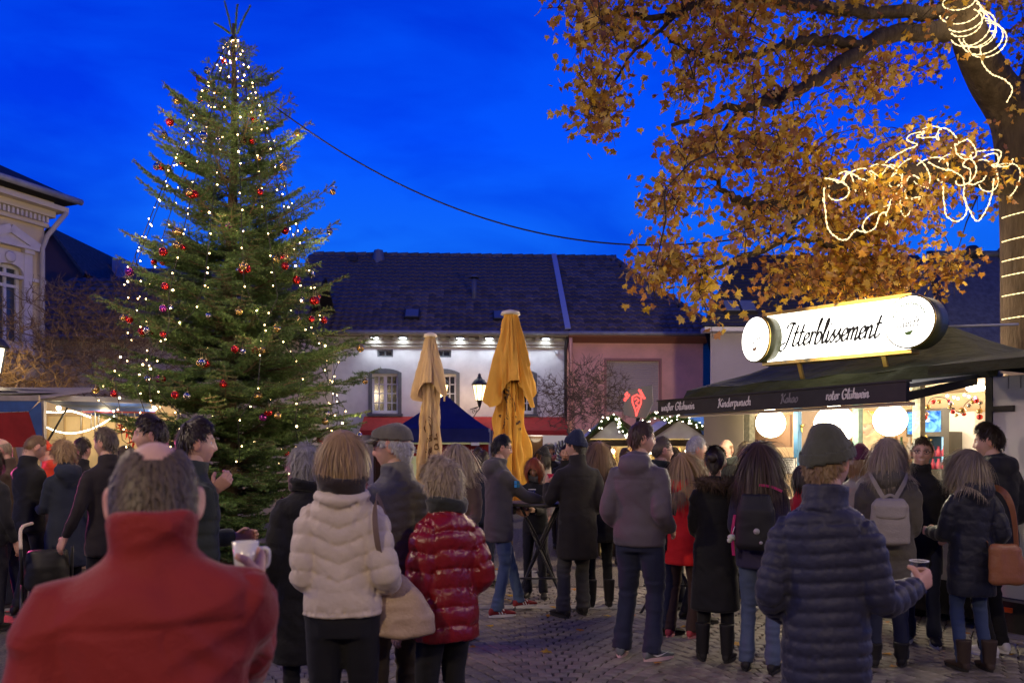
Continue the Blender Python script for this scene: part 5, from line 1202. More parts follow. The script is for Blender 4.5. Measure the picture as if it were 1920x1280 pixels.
# ================================================================== PARASOLS, TENTS, LAMPS
def parasol(px, top_py, d, s, seed, label, col, txt):
    H = PZ(top_py, d); t = thing('closed_parasol', label, 'parasol', (PX(px, d), d, 0)); r = random.Random(seed)
    m = mat('parasol_cloth_%d' % seed, col, .85, .2, var=.10, vscale=2, sheen=.2, bump=.3, bscale=40)
    MB().tube([(0, 0, 0), (0, 0, H - .05)], .03, 10).build('pole', [mat('pole_wood', (.2, .12, .06), .6)], t)
    MB().box(-.35, .35, -.35, .35, .0, .06).lathe([(.08, .06), (.06, .35)], n=12).build('base', [mat('concrete', (.3, .3, .29), .9)], t)
    zh = H - .70 * s; zb = .95
    nf = 8; ph = [r.uniform(0, 6.28) for _ in range(6)]
    def rad_low(z, a):
        f = (H - z) / (H - zb); b = (.062 + .130 * f ** .75) * s
        fold = .5 + .5 * math.cos(nf * a + ph[0] + .5 * math.sin(3 * z + ph[1])); q = .5 + .5 * math.cos(13 * a + ph[2] + 1.2 * math.sin(2 * z + ph[5]))
        return b * (.50 + .42 * fold ** .55 + .22 * q ** 1.5 * f) + .016 * s * math.sin(5 * z + 3 * a + ph[3]) + .010 * s * math.sin(11 * z - 5 * a + ph[1])
    def rad_up(z, a):
        f = (H - z) / (H - zh); b = (.062 + .135 * f ** .9) * s
        fold = .5 + .5 * math.cos(5 * a + ph[4]); q = .5 + .5 * math.cos(9 * a + ph[2] + z)
        return b * (.66 + .32 * fold ** .7 + .20 * q ** 1.4 * f)
    na, nz_ = 120, 60
    def sheet(f, z0, z1, hem=0.0):
        V = []
        for j in range(nz_ + 1):
            for i in range(na):
                a = 2 * PI * i / na; z = z1 + (z0 - z1) * j / nz_; fz = j / nz_
                z -= hem * (.5 + .5 * math.cos(3 * a + ph[3])) ** 2 * (j / nz_) ** 2
                rr = f(z, a); nv = vnoise(np.array([[math.cos(a) * 3.6 + seed, math.sin(a) * 3.6, z * .9], [math.cos(a) * 6 + seed, math.sin(a) * 6 + 2 * z, z * 2.2]]), seed); rr += s * fz ** .5 * (.085 * (.35 - abs(nv[0])) + .050 * (.35 - abs(nv[1]))); V.append((rr * math.cos(a), rr * math.sin(a), z))
        return V, [(j * na + i, (j + 1) * na + i, (j + 1) * na + (i + 1) % na, j * na + (i + 1) % na) for j in range(nz_) for i in range(na)]
    V, Fq = sheet(rad_low, zb, H - .08); MB().add(V, Fq, 0, True).build('canopy', [m], t)
    V, Fq = sheet(rad_up, zh, H - .02, .26 * s); MB().add(V, Fq, 0, True).build('valance', [m], t)
    MB().lathe([(.10 * s, -.03), (.09 * s, .01), (.03, .035)], (0, 0, H), 16).build('cap', [mat('parasol_cap', (.75, .70, .60), .7)], t)
    br = mat('parasol_print', (.13, .07, .03), .8)
    def conf(x0, z0, tilt):
        ct, st_ = math.cos(tilt), math.sin(tilt)
        def g(x, z, l):
            X_, Z_ = x * ct - z * st_ + x0, x * st_ + z * ct + z0
            a = -PI / 2 + X_ / (.19 * s); rr = rad_low(Z_, a) + .006; return (rr * math.cos(a), rr * math.sin(a), Z_)
        return g
    for tx, w, xh, wt, x0, z0, tl in txt: lettering(tx, w, xh, wt, .1, contrast=.5, conform=conf(x0, z0, tl)).build('lettering', [br], t)
    # oval crest with a dark figure shape
    p = MB(); g = conf(-.02, 1.98 if seed == 1 else 2.2, .1); n = 22
    for a_, b_, w_ in ((.10, .15, .012), (.072, .115, .006)):
        V = [g(math.cos(2 * PI * i / n) * (a_ + q), math.sin(2 * PI * i / n) * (b_ + q), 0) for i in range(n) for q in (0, w_)]
        p.add(V, [(2 * i, 2 * i + 1, (2 * i + 3) % (2 * n), (2 * i + 2) % (2 * n)) for i in range(n)])
    V = [g(x, z, 0) for x, z in ((-.05, -.09), (.05, -.085), (.06, .02), (.02, .07), (-.03, .07), (-.055, .01))]; p.add(V, [(0, 1, 2, 3, 4, 5)])
    p.build('crest_print', [br], t)
parasol(807, 628, 11.5, 1.0, 1, 'narrower closed beige parasol with brown brewery lettering near the fir tree', (.58, .43, .24), (('Original', .46, .06, .022, -.22, 1.52, R(24)), ('Sc', .16, .085, .03, .13, 1.72, R(60)), ('BRAU'.lower().replace('b', 'b'), .2, .045, .016, -.1, 1.76, R(14))))
parasol(957, 586, 10.3, 1.28, 4, 'taller closed yellow orange parasol lit brightly by the square lamps', (.80, .43, .065), (('Original', .5, .06, .022, -.30, 1.6, R(70)), ('S', .12, .09, .03, .16, 1.9, R(60)), ('Alt'.replace('A', 'A'), .2, .09, .03, -.02, 2.25, R(85))))
def lantern_body(t, s, glow, zb=0.0):
    """six-sided glass lantern with domed black cap standing on z=zb"""
    k = MB(); n = 6
    g = MB().lathe([(.085 * s, 0), (.145 * s, .34 * s)], (0, 0, zb), n); gl = g.build('lantern_glass', [glow], t)
    for i in range(n):
        a = 2 * PI * i / n; k.beam((.088 * s * math.cos(a), .088 * s * math.sin(a), zb), (.15 * s * math.cos(a), .15 * s * math.sin(a), zb + .34 * s), .014 * s, .014 * s)
    k.lathe([(.17 * s, .335 * s), (.18 * s, .36 * s), (.12 * s, .45 * s), (.06 * s, .49 * s), (.05 * s, .52 * s), (.03 * s, .55 * s), (.038 * s, .58 * s), (.005, .61 * s)], (0, 0, zb), 12)
    k.lathe([(.02 * s, -.16 * s), (.035 * s, -.12 * s), (.06 * s, -.02 * s), (.09 * s, -.0 * s)], (0, 0, zb), 10); k.build('lantern_frame', [M_dark], t)
E_lant = lampglass('lantern_glow', (1.0, .72, .36), 2.6); E_lantw = lampglass('lantern_glow_white', (1, .85, .62), 4)
def wall_lantern(px, py0, label, s):
    yl = -.85; dd = FA.d(px) + yl * FA.c; c = P(px, py0, dd)
    t = thing('wall_lantern', label, 'lantern', c); lantern_body(t, s, E_lant)
    m = MB(); w = FA.d(px) - dd
    m.tube([(-.05, 0, -.20), (-.30, .8, -.22)], .018, 6); m.tube(catmull([(.0, 0, -.16), (0, .05, -.24), (-.1, .25, -.34), (-.22, .55, -.5), (-.3, .8, -.55)], 6), .014, 6)
    for q in range(2):
        cc = Vector((-.12 - .08 * q, .3 + .2 * q, -.27 - .03 * q)); m.tube([cc + Vector((.06 * math.cos(a) * .4, .07 * math.cos(a), .05 * math.sin(a))) for a in [i * PI / 6 for i in range(13)]], .009, 5)
    m.build('bracket', [M_dark], t); lamp('lantern_light', (0, -.02, .12), WARM, 30, .09, parent=t)
wall_lantern(899, 750, 'lit old-style lantern on a scrolled wall bracket between the two parasols', 1.28)
wall_lantern(829, 748, 'lit lantern half hidden behind the narrower beige parasol', 1.2)
def street_lamp(x, y, H, label, power, s=1.9):
    t = thing('street_lamp', label, 'street lamp', (x, y, 0)); 
    MB().lathe([(.16, 0), (.16, .3), (.10, .5), (.06, .9), (.05, 1.2), (.042, H - .4), (.055, H - .36), (.03, H - .2), (.03, H - .1)], n=14).build('post', [M_dark], t)
    lantern_body(t, s, E_lantw, H); lamp('street_lamp_light', (0, 0, H + .3), (1.0, .76, .48), power, .14, parent=t)
street_lamp(PX(-11, 12.4), 12.4, PZ(700, 12.4), 'street lamp with glowing glass at the edge of the cream house', 60, 1.15)
street_lamp(-2.8, -3.2, 4.3, 'added street lamp out of view behind the man in red', 1450)  # added lamp, unseen behind the camera, brightens the foreground backs
street_lamp(4.6, -3.0, 4.3, 'added street lamp out of view behind the navy puffer jacket', 620)  # second unseen lamp behind the camera, added to brighten the foreground
street_lamp(-5.6, 4.4, 4.3, 'added street lamp out of view before the red stall', 950)  # added outside the frame to light parasol, fir and paving from one side
street_lamp(7.6, 3.4, 4.3, 'added street lamp out of view beside the white stall door', 720)  # added outside the frame to light the stall door and maple leaves
street_lamp(4.62, 12.6, 3.4, 'added street lamp hidden behind the drinks stall', 3000, .95)  # added where the stall sign hides it, to brighten the pink house wall
def pavilion():
    d = 19.5; xl, xr = PX(736, d), PX(918, d); ze_, zp = PZ(803, d), PZ(732, d); w = xr - xl; t = thing('pavilion_tent', 'navy blue peaked pavilion tent in front of the shop awning', 'tent', ((xl + xr) / 2, d, 0))
    m = mat('navy_canvas', (.022, .030, .12), .8, .25, var=.15, vscale=2, bump=.4, bscale=3); h = w / 2; n = 10; V = []; Fq = []
    c = MB()
    for k in range(4):
        a = k * PI / 2; ca, sa = math.cos(a), math.sin(a); vb = []
        for j in range(n + 1):
            f = j / n
            for i in range(n + 1):
                u = -1 + 2 * i / n; hw = h * (1 - f); x, y = u * hw, -hw; z = ze_ + (zp - ze_) * f ** 1.15 - .05 * math.sin(PI * f) * (1 - u * u); vb.append((x * ca - y * sa, x * sa + y * ca + h, z))
        c.add(vb, [(j * (n + 1) + i, j * (n + 1) + i + 1, (j + 1) * (n + 1) + i + 1, (j + 1) * (n + 1) + i) for j in range(n) for i in range(n)], 0, True)
        vb = []
        for i in range(n + 1):
            u = -1 + 2 * i / n
            for z in (ze_, ze_ - .34): x, y = u * h, -h - (.02 if z < ze_ else 0); vb.append((x * ca - y * sa, x * sa + y * ca + h, z))
        c.add(vb, [(2 * i, 2 * i + 1, 2 * i + 3, 2 * i + 2) for i in range(n)], 0, False)
    c.build('canopy', [m], t)
    for sx in (-1, 1):
        for y in (.02, w - .02): MB().box(sx * h - .025, sx * h + .025, y - .025, y + .025, 0, ze_).build('post', [M_zinc], t)
    bb = MB(); bb.box(-h + .03, h - .03, w * .35, w * .37, PZ(855, d), PZ(832, d)); bn = bb.build('banner', [mat('banner_red', (.30, .02, .02), .7)], t)
    wl = mat('white_lettering', (.75, .72, .7), .7)
    lettering('fischrauke', .95, .075, .03, .2).build('lettering', [wl], t, (-h + .1, w * .349, PZ(849, d)))
    lettering('rei', .34, .085, .034, .2).build('lettering', [wl], t, (h - .52, w * .349, PZ(849, d)))
    MB().box(-h + .05, h - .05, w * .8, w * .82, .9, 1.9).build('rear_panel', [mat('pale_green_panel', (.45, .50, .36), .8)], t)
    MB().box(-h + .05, h - .05, .2, .7, 0, 1.0).build('counter', [M_beige], t)
    MB().box(h - .45, h - .25, -.04, -.03, PZ(835, d), PZ(829, d)).build('paper_note', [mat('paper', (.78, .76, .7), .8)], t)
    for x in (-.5, .6): MB().sphere((x, w * .45, PZ(860, d)), .05, 10).build('bulb', [emat('warm_bulb', (1, .9, .65), 14)], t); lamp('tent_light', (x, w * .45 - .1, PZ(860, d) - .1), (1, .86, .55), 16, .06, parent=t)
pavilion()
def hut():
    d = 12.6; t = thing('market_hut', 'wooden market hut with twin white gables and bright warm interior', 'market stall', (0, d, 0))
    x = lambda px: PX(px, d); z = lambda py: PZ(py, d); dk = mat('dark_timber', (.05, .04, .025), .8, .2, var=.3); wc = mat('white_canvas', (.50, .52, .58), .8, .2, var=.08, bump=.3, bscale=3)
    for px in (1118, 1139, 1330, 1392): MB().box(x(px) - .06, x(px) + .06, 0, .12, 0, z(832)).build('post', [dk], t)
    MB().box(x(1100), x(1392), -.03, .09, z(836), z(824)).build('beam', [dk], t)
    for a, p, b in ((1098, 1150, 1208), (1212, 1272, 1332)):
        r = MB(); za, zp = z(822), z(782)
        r.add([(x(a), -.1, za), (x(p), -.1, zp), (x(p), 1.9, zp), (x(a), 1.9, za), (x(b), -.1, za), (x(b), 1.9, za)], [(0, 1, 2, 3), (1, 4, 5, 2)]); r.add([(x(a), -.06, za - .0), (x(b), -.06, za), (x(p), -.06, zp - .03)], [(0, 1, 2)])
        r.build('gable_roof', [wc], t)
        for s, e in ((a, p), (b, p)): MB().beam((x(s), -.13, za - .01), (x(e), -.13, zp), .03, .07).build('bargeboard', [dk], t)
    bt = MB(); bt.add([(x(1310), -.2, z(808)), (x(1480), -.2, z(808)), (x(1480), 1.4, z(768)), (x(1290), 1.4, z(768)), (x(1310), -.2, z(815)), (x(1480), -.2, z(815))], [(0, 1, 2, 3), (4, 5, 1, 0)]); bt.build('blue_tarp', [mat('blue_tarp', (.02, .07, .26), .5, .4, var=.2, bump=.4, bscale=4)], t)
    yw = mat('hut_lining', (.62, .50, .28), .8, .2, var=.1); b = MB(); b.box(x(1100), x(1480), 1.75, 1.8, 0, z(800)); b.build('rear_wall', [yw], t); MB().box(x(1098), x(1104), .1, 1.74, 0, z(824)).build('side_wall', [yw], t)
    MB().box(x(1338), x(1480), .3, .34, 0, z(815)).build('side_panel', [mat('grey_panel', (.42, .40, .40), .8)], t)
    MB().box(x(1140), x(1335), -.1, .5, .0, 1.0).build('counter', [dk], t)
    for k in range(22):
        px = 1148 + k * 8.2; h = rng.uniform(.10, .26); MB().lathe([(.006, 0), (.03, -.04), (.035, -h * .7), (.01, -h)], n=7).build('hanging_bundle', [mat('straw', (.62, .42, .14), .8, var=.2) if k % 3 else mat('wood_goods', (.35, .18, .07), .7)], t, (x(px), .9 + .4 * (k % 2), z(836 + (k % 3) * 5)))
    for k in range(26):
        px = 1150 + k * 6.8; h = rng.uniform(.08, .3); MB().box(-.03, .03, -.03, .03, 0, h).build('goods', [mat(*[('goods_red', (.4, .05, .03), .6), ('goods_wood', (.40, .24, .10), .7), ('goods_cream', (.6, .5, .35), .7)][k % 3])], t, (x(px), .25 + .1 * (k % 3), 1.003))
    for px in (1160, 1235, 1310): MB().sphere((x(px), .8, z(846)), .045, 12).build('bulb', [emat('hut_bulb', (1, .85, .55), 30)], t); lamp('hut_light', (x(px), .62, z(852)), (1, .80, .45), 34, .06, parent=t)
    # garland of fir with small bulbs over the gables
    g = thing('garland', 'fir garland with tiny white bulbs draped over the hut gables', 'garland', (0, d - .2, 0))
    pts = catmull([(x(px), 0, z(py)) for px, py in ((1104, 815), (1128, 792), (1150, 784), (1165, 806), (1178, 814), (1200, 795), (1222, 778), (1250, 788), (1272, 782), (1300, 796), (1322, 806))], 8)
    m = MB(); r = npr
    for i in range(len(pts) - 1):
        for k in range(60):
            p = pts[i].lerp(pts[i + 1], r.rand()); dv = Vector(r.normal(size=3)).normalized(); w = dv.cross(Vector((.3, .4, .8))).normalized() * .004; m.add([p - w, p + w, p + dv * .075], [(0, 1, 2)])
    m.build('fir_needles', [M_needle], g); MB().tube(pts, .01, 5).build('wire', [M_wire], g)
    bm = MB().sphere((0, 0, 0), .010, 6).mesh('bulb', [emat('garland_bulb', (1, .9, .7), 18, 'NONE')])
    for k in range(70): p = pts[rng.randrange(len(pts))]; link('bulb', bm, g, p + Vector((rng.uniform(-.06, .06), rng.uniform(-.08, -.04), rng.uniform(-.06, .06))))
hut()
def heart_sign():
    d = 11.6; c = P(1196, 752, d); t = thing('leaf_sign', 'dark leaf-shaped sign board with red glowing lettering above the hut', 'sign', c, R(-12)); k = d / F
    poly = [(-27, -25), (-5, -31), (16, -30), (28, -4), (26, 30), (10, 27), (-26, 18)]
    MB().prism([(a * k, b * k) for a, b in poly], -.02, .05).build('board', [mat('slate_board', (.20, .21, .22), .6)], t)
    MB().tube([(0, .03, -30 * k), (0, .03, -95 * k)], .03, 8).build('pole', [M_dark], t)
    E = emat('red_led', (1.0, .06, .05), 4.0)
    def cf(x0, z0, a): return lambda x, z, l: (x0 * k + x * math.cos(a) - z * math.sin(a), -.025, z0 * k + x * math.sin(a) + z * math.cos(a))
    lettering('all', .12, .03, .018, conform=cf(-24, 0, R(52))).build('lettering', [E], t); lettering('anno', .15, .03, .018, conform=cf(1, 21, R(-62))).build('lettering', [E], t)
    m = MB()
    for pts in ([(-10, 8), (-10, -2), (-4, -18), (-3, -28)], [(6, 8), (6, -4), (0, -18), (-3, -28)], [(-10, 8), (-2, 12), (6, 8)], [(-6, 3), (-3, 6), (2, 2), (-4, -4), (2, -8), (-3, -14)]): m.tube([(a * k, -.03, b * k) for a, b in pts], .009, 5)
    m.build('led_outline', [E], t)
heart_sign()
def left_stalls():
    d = 9.8; t = thing('red_canvas_stall', 'stall with dark red and blue canvas front', 'market stall', (0, d, 0)); x = lambda px: PX(px, d); z = lambda py: PZ(py, d)
    rc = mat('red_canvas', (.20, .018, .018), .8, .2, var=.2, bump=.5, bscale=3); bc = mat('blue_canvas', (.03, .075, .22), .7, .3, var=.2, bump=.4, bscale=3); gr = mat('grey_canvas', (.24, .22, .20), .8, var=.2)
    r = MB(); r.add([(x(-300), -.05, z(752)), (x(80), -.05, z(748)), (x(84), 2.0, z(740) + .25), (x(-300), 2, z(740) + .25)], [(0, 1, 2, 3)]); r.box(x(-300), x(80), -.09, -.05, z(752), z(742)); r.build('roof', [gr], t)
    r = MB(); r.add([(x(-300), -.11, z(722)), (x(40), -.11, z(734)), (x(46), -.11, z(737)), (x(-300), -.11, z(736)), (x(-300), 1, z(700)), (x(30), 1, z(722))], [(0, 1, 2, 3), (0, 4, 5, 1)]); r.build('upper_awning', [M_black], t)
    r = MB(); r.add([(x(-300), -.06, z(785)), (x(62), -.06, z(772)), (x(80), -.02, z(838)), (x(-300), -.02, z(838))], [(0, 1, 2, 3)]); r.build('canvas_front', [rc], t)
    r = MB(); r.add([(x(-300), -.08, z(752)), (x(80), -.08, z(752)), (x(62), -.075, z(771)), (x(-300), -.075, z(784))], [(0, 1, 2, 3)]); r.add([(x(60), -.068, z(772)), (x(83), -.068, z(752)), (x(84), -.04, z(838)), (x(79), -.04, z(838))], [(0, 1, 2, 3)]); r.build('blue_valance', [bc], t)
    MB().box(x(-300), x(70), .1, .16, .0, .95).build('counter', [rc], t)
    MB().box(x(76), x(82), .0, .06, 0, z(752)).build('post', [M_zinc], t)
    d = 11.0; t = thing('blue_awning_stall', 'warm lit stall with striped blue awning and hanging glass decorations', 'market stall', (0, d, 0)); x = lambda px, e=0: PX(px, d + e); z = lambda py, e=0: PZ(py, d + e)
    q = [P(60, 745, 10.3), P(278, 751, 10.8), P(296, 781, 12.4), P(180, 780, 12.4)]; o = Vector((0, d, 0)); a = MB(); nst = 9
    sm = [bc, mat('pale_stripe', (.20, .24, .32), .7), mat('blue_stripe', (.012, .075, .38), .6), mat('red_stripe', (.35, .04, .05), .7)]
    seq = [1, 2, 2, 0, 2, 2, 3, 2, 2]
    for i in range(nst):
        f0, f1 = i / nst, (i + 1) / nst; p = [q[0].lerp(q[3], f0), q[1].lerp(q[2], f0), q[1].lerp(q[2], f1), q[0].lerp(q[3], f1)]; MB().add([v - o for v in p], [(0, 1, 2, 3)]).build('awning_stripe', [sm[seq[i]]], t)
    MB().beam(q[0] - o, q[1] - o, .06, .07).build('awning_bar', [mat('alu_bar', (.26, .28, .34), .5)], t)
    yw = mat('stall_lining_yellow', (.66, .52, .30), .8, .2, var=.08); e = 1.5
    MB().box(x(60, e), x(330, e), e, e + .05, 0, z(752, e)).build('rear_wall', [yw], t); MB().box(x(20), x(330), .2, .9, 0, .98).build('counter', [yw], t)
    for k in range(7):
        px = 90 + k * 32; MB().box(x(px, e) - .01, x(px, e) + .01, e - .03, e - .002, 1.0, z(775, e)).build('wall_batten', [mat('batten', (.42, .3, .16), .8)], t)
    MB().box(x(80, e), x(330, e), e - .05, e - .002, z(780, e), z(775, e)).build('wall_rail', [mat('batten', (.42, .3, .16), .8)], t)
    MB().tube([P(126, 765, 10.9) - o, P(77, 848, 10.4) - o], .014, 6).build('awning_strut', [M_dark], t)
    gl = mat('clear_icicle', (.7, .68, .62), .1, .7, coat=.5)
    for k, (px, py, h) in enumerate(((152, 770, 34), (171, 775, 30), (178, 772, 42), (185, 778, 26), (219, 776, 22), (229, 772, 40), (240, 775, 32), (252, 774, 45))):
        MB().tube([(0, 0, 0), (0, 0, -h * .008)], .010, 6).build('glass_icicle', [gl], t, (x(px, .7), .7, z(py, .7)))
    for pts in (((80, 797), (105, 808), (135, 812), (165, 806), (190, 795), (214, 780)), ((84, 772), (110, 773), (130, 770), (150, 775), (170, 782))):
        c = catmull([(x(px, .9), .9, z(py, .9)) for px, py in pts], 8)
        for p in c: MB().sphere((0, 0, 0), .012, 6).build('led_bulb', [emat('led_bulb', (1, .88, .62), 12, 'NONE')], t, p)
    rs = mat('red_star_paper', (.65, .035, .02), .6, .3)
    for cx, cy, R0 in ((240, 806, 19), (252, 826, 15), (228, 800, 10)):
        for i in range(6):
            a = i * PI / 3 + .4; k = (d + .6) / F
            MB().add([(math.cos(a - .35) * R0 * .4 * k, -.01, math.sin(a - .35) * R0 * .4 * k), (math.cos(a) * R0 * k, -.04, math.sin(a) * R0 * k), (math.cos(a + .35) * R0 * .4 * k, -.01, math.sin(a + .35) * R0 * .4 * k), (0, -.06, 0)], [(0, 1, 3), (1, 2, 3)]).build('star_petal', [rs], t, (x(cx, .6), .6, z(cy, .6)))
    for px in (110, 200, 290): MB().sphere((x(px, .8), .8, z(765, .8)), .035, 10).build('bulb', [emat('hut_bulb', (1, .85, .55), 30)], t); lamp('stall_light', (x(px, .8), .75, z(772, .8)), (1, .80, .46), 18, .05, parent=t)
    # coloured party spotlight under the red stall roof
    t = thing('party_spotlight', 'black party spotlight throwing red and magenta light under the red canvas', 'spotlight', P(-120, 800, 9.2))
    MB().lathe([(.08, -.12), (.09, .1), (.06, .12)], n=14).build('housing', [M_black], t); MB().tube([(0, 0, .1), (0, .1, .35)], .012, 6).build('arm', [M_black], t)
    b = Vector((-5.15, 8.2, 0)) - t.location
    lamp('party_red', (.05, -.05, -.16), (1, .02, .05), 420, .03, 'SPOT', t, b.to_track_quat('-Z', 'Y').to_euler(), R(22), .2)
    b = Vector((-5.6, 9.0, 1.2)) - t.location
    lamp('party_magenta', (.15, -.05, -.16), (1, .05, .85), 260, .03, 'SPOT', t, b.to_track_quat('-Z', 'Y').to_euler(), R(40), .5)
    b = Vector((-.5, 5.5, .8)) - t.location
    lamp('party_pink', (.10, -.05, -.16), (1, .10, .35), 420, .05, 'SPOT', t, b.to_track_quat('-Z', 'Y').to_euler(), R(46), .6)
left_stalls()
def bar_table(px, d, label, lean=1.0):
    t = thing('bar_table', label, 'table', (PX(px, d), d, 0)); m = mat('table_steel', (.05, .05, .055), .35, .6, metal=.6)
    MB().lathe([(.33, 1.085), (.35, 1.095), (.35, 1.115), (.34, 1.12)], n=28).build('tabletop', [mat('table_top', (.09, .085, .08), .45, .4)], t)
    for sx in (-1, 1):
        MB().tube(catmull([(sx * .30, -.16 * sx, 0.015), (sx * .26, -.15 * sx, .08), (0, -.0, .62), (-sx * .2, .12 * sx, 1.08)], 5), .014, 8).build('leg', [m], t)
        MB().tube(catmull([(sx * .28, .2 * sx, 0.015), (sx * .24, .18 * sx, .10), (.02 * sx, 0.03, .64), (-sx * .2, -.12 * sx, 1.08)], 5), .014, 8).build('leg', [m], t)
    MB().tube([(-.27, .14, .30), (.27, .14, .30)], .010, 6).build('crossbar', [m], t); MB().tube([(-.24, -.12, .34), (.24, -.12, .34)], .010, 6).build('crossbar', [m], t)
    return t
bar_table(1012, 8.35, 'folding black bar table between jeans man and beanie man'); bar_table(1262, 7.9, 'folding bar table behind the man in grey jacket')
def poster():
    d = 16.5; t = thing('tree_banner', 'pale banner with a bare dark tree standing behind the beanie man', 'banner', P(1054, 880, d)); k = d / F
    MB().box(-36 * k, 36 * k, 0, .04, -10 * k, 64 * k).build('sheet', [mat('pale_banner', (.46, .50, .58), .8)], t)
    m = MB(); m.tube([(0, -.05, -10 * k), (0, -.05, 55 * k)], .02, 5)
    for i in range(7):
        z0 = (4 + i * 6) * k; w = (22 - i * 2.5) * k
        for s in (-1, 1): m.tube(catmull([(0, -.05, z0), (s * w * .7, -.06, z0 + 4 * k), (s * w, -.06, z0 + 14 * k)], 4), .014, 4)
    m.build('bare_tree_shape', [M_dark], t)
poster()
def fallen_leaves():
    tm = [leaves_mesh('leaf', np.zeros((1, 3)), np.ones(1), npr) for _ in range(6)]
    flat = []
    for i in range(5):
        c = np.array(LEAFCOL[i]) ; V = LV.copy(); V[:, 2] *= .8; flat.append(arr_mesh('fallen_leaf', V, LF, [M_leaf], smooth=False, col=np.repeat((c * 1.05)[None], len(V), 0)))
    for i in range(110):
        y = rng.uniform(5.75, 12); x = rng.uniform(-.25, .66) * y; s = rng.uniform(.05, .10)
        o = link('fallen_leaf', flat[i % 5], None, (x, y, .026 if y < 9.6 else .012), (rng.uniform(-.2, .2), rng.uniform(-.2, .2), rng.uniform(0, 6.28)), (s,) * 3)
        tag(o, 'dry maple leaf lying on the cobblestones', 'leaf', 'fallen leaves on the cobblestones')
fallen_leaves()

def near_houses():
    for k, (x0, x1, y, h, c, nm) in enumerate(((-24, -9, -13, 9.5, (.40, .30, .20), 'ochre'), (-8.6, 4.5, -15, 10.5, (.45, .40, .36), 'grey'), (5, 22, -13, 9.0, (.42, .24, .18), 'brick red'))):
        t = thing('town_house', nm + ' town house closing the near side of the square', 'house', (0, y, 0)); w = MB(); w.box(x0, x1, -8, 0, 0, h); w.build('wall', [mat('near_wall_%d' % k, c, .9, .1, var=.1)], t)
        r = MB(); r.prism([(x0 - .3, h), (x1 + .3, h), (x1 - 1, h + 4), (x0 + 1, h + 4)], -8.2, .3); r.build('roof', [M_tile2], t)
        n = int((x1 - x0) / 2.6)
        for fl in range(3):
            for i in range(n):
                x = x0 + 1.3 + i * 2.6; z = 1.0 + fl * 3
                f = MB().box(x - .5, x + .5, .004, .06, z, z + 1.5).build('window', [M_frame], t); MB().box(x - .43, x + .43, .061, .07, z + .07, z + 1.43).build('pane', [M_pane], f)
near_houses()
# ================================================================== PEOPLE
def grid_faces(nr, nc, wrap=True, base=0):
    return [(base + j * nc + i, base + j * nc + (i + 1) % nc, base + (j + 1) * nc + (i + 1) % nc, base + (j + 1) * nc + i) for j in range(nr - 1) for i in range(nc if wrap else nc - 1)]
class Vol:
    """closed lofts gathered for one voxel union"""
    def __init__(s): s.v = []; s.f = []
    def loft(s, secs, n=20, e=2.0):
        """secs: (centre, xaxis, yaxis, rx, ry_front, ry_back)"""
        b = len(s.v)
        for c, xa, ya, rx, rf, rb in secs:
            c, xa, ya = map(np.array, (c, xa, ya))
            for k in range(n):
                a = 2 * PI * k / n; ca, sa = math.cos(a), math.sin(a)
                cx, sx = abs(ca) ** (2 / e) * (1 if ca >= 0 else -1), abs(sa) ** (2 / e) * (1 if sa >= 0 else -1)
                s.v.append(c + xa * rx * cx + ya * (rf if sx >= 0 else rb) * sx)
        m = len(secs); s.f += grid_faces(m, n, True, b); s.f.append(tuple(range(b + n - 1, b - 1, -1))); s.f.append(tuple(b + (m - 1) * n + k for k in range(n))); return s
    def tube(s, pts, rad, n=14):
        pts = [np.array(p, float) for p in pts]; secs = []; ref = np.array([0.3, 1, 0.1])
        for i, p in enumerate(pts):
            d = pts[min(i + 1, len(pts) - 1)] - pts[max(i - 1, 0)]; d /= np.linalg.norm(d) + 1e-9
            x = ref - d * (ref @ d); x /= np.linalg.norm(x) + 1e-9; y = np.cross(d, x); ref = x; secs.append((p, x, y, rad[i], rad[i], rad[i]))
        return s.loft(secs, n)
    def ball(s, c, r, n=14):
        c = np.array(c, float); secs = []
        for j in range(9):
            t = -PI / 2 + PI * (j + .02) / 8.04; secs.append((c + np.array([0, 0, math.sin(t) * r[2]]), (1, 0, 0), (0, 1, 0), max(1e-3, math.cos(t) * r[0]), max(1e-3, math.cos(t) * r[1]), max(1e-3, math.cos(t) * r[1])))
        return s.loft(secs, n)
    def mesh(s, vox, sm=2): return remesh(s.v, s.f, vox, sm)
def bez(a, b, c, n=7):
    """polyline a-b-c with a rounded bend at b"""
    a, b, c = map(lambda q: np.array(q, float), (a, b, c)); out = [a]
    for t in np.linspace(.12, .7, 3): out.append(a + (b - a) * t)
    p, q = a + (b - a) * .82, b + (c - b) * .18
    for t in (0, .5, 1): out.append((1 - t) ** 2 * p + 2 * t * (1 - t) * b + t * t * q)
    for t in np.linspace(.35, 1, 4): out.append(b + (c - b) * t)
    return out
NLON, NLAT = 60, 50
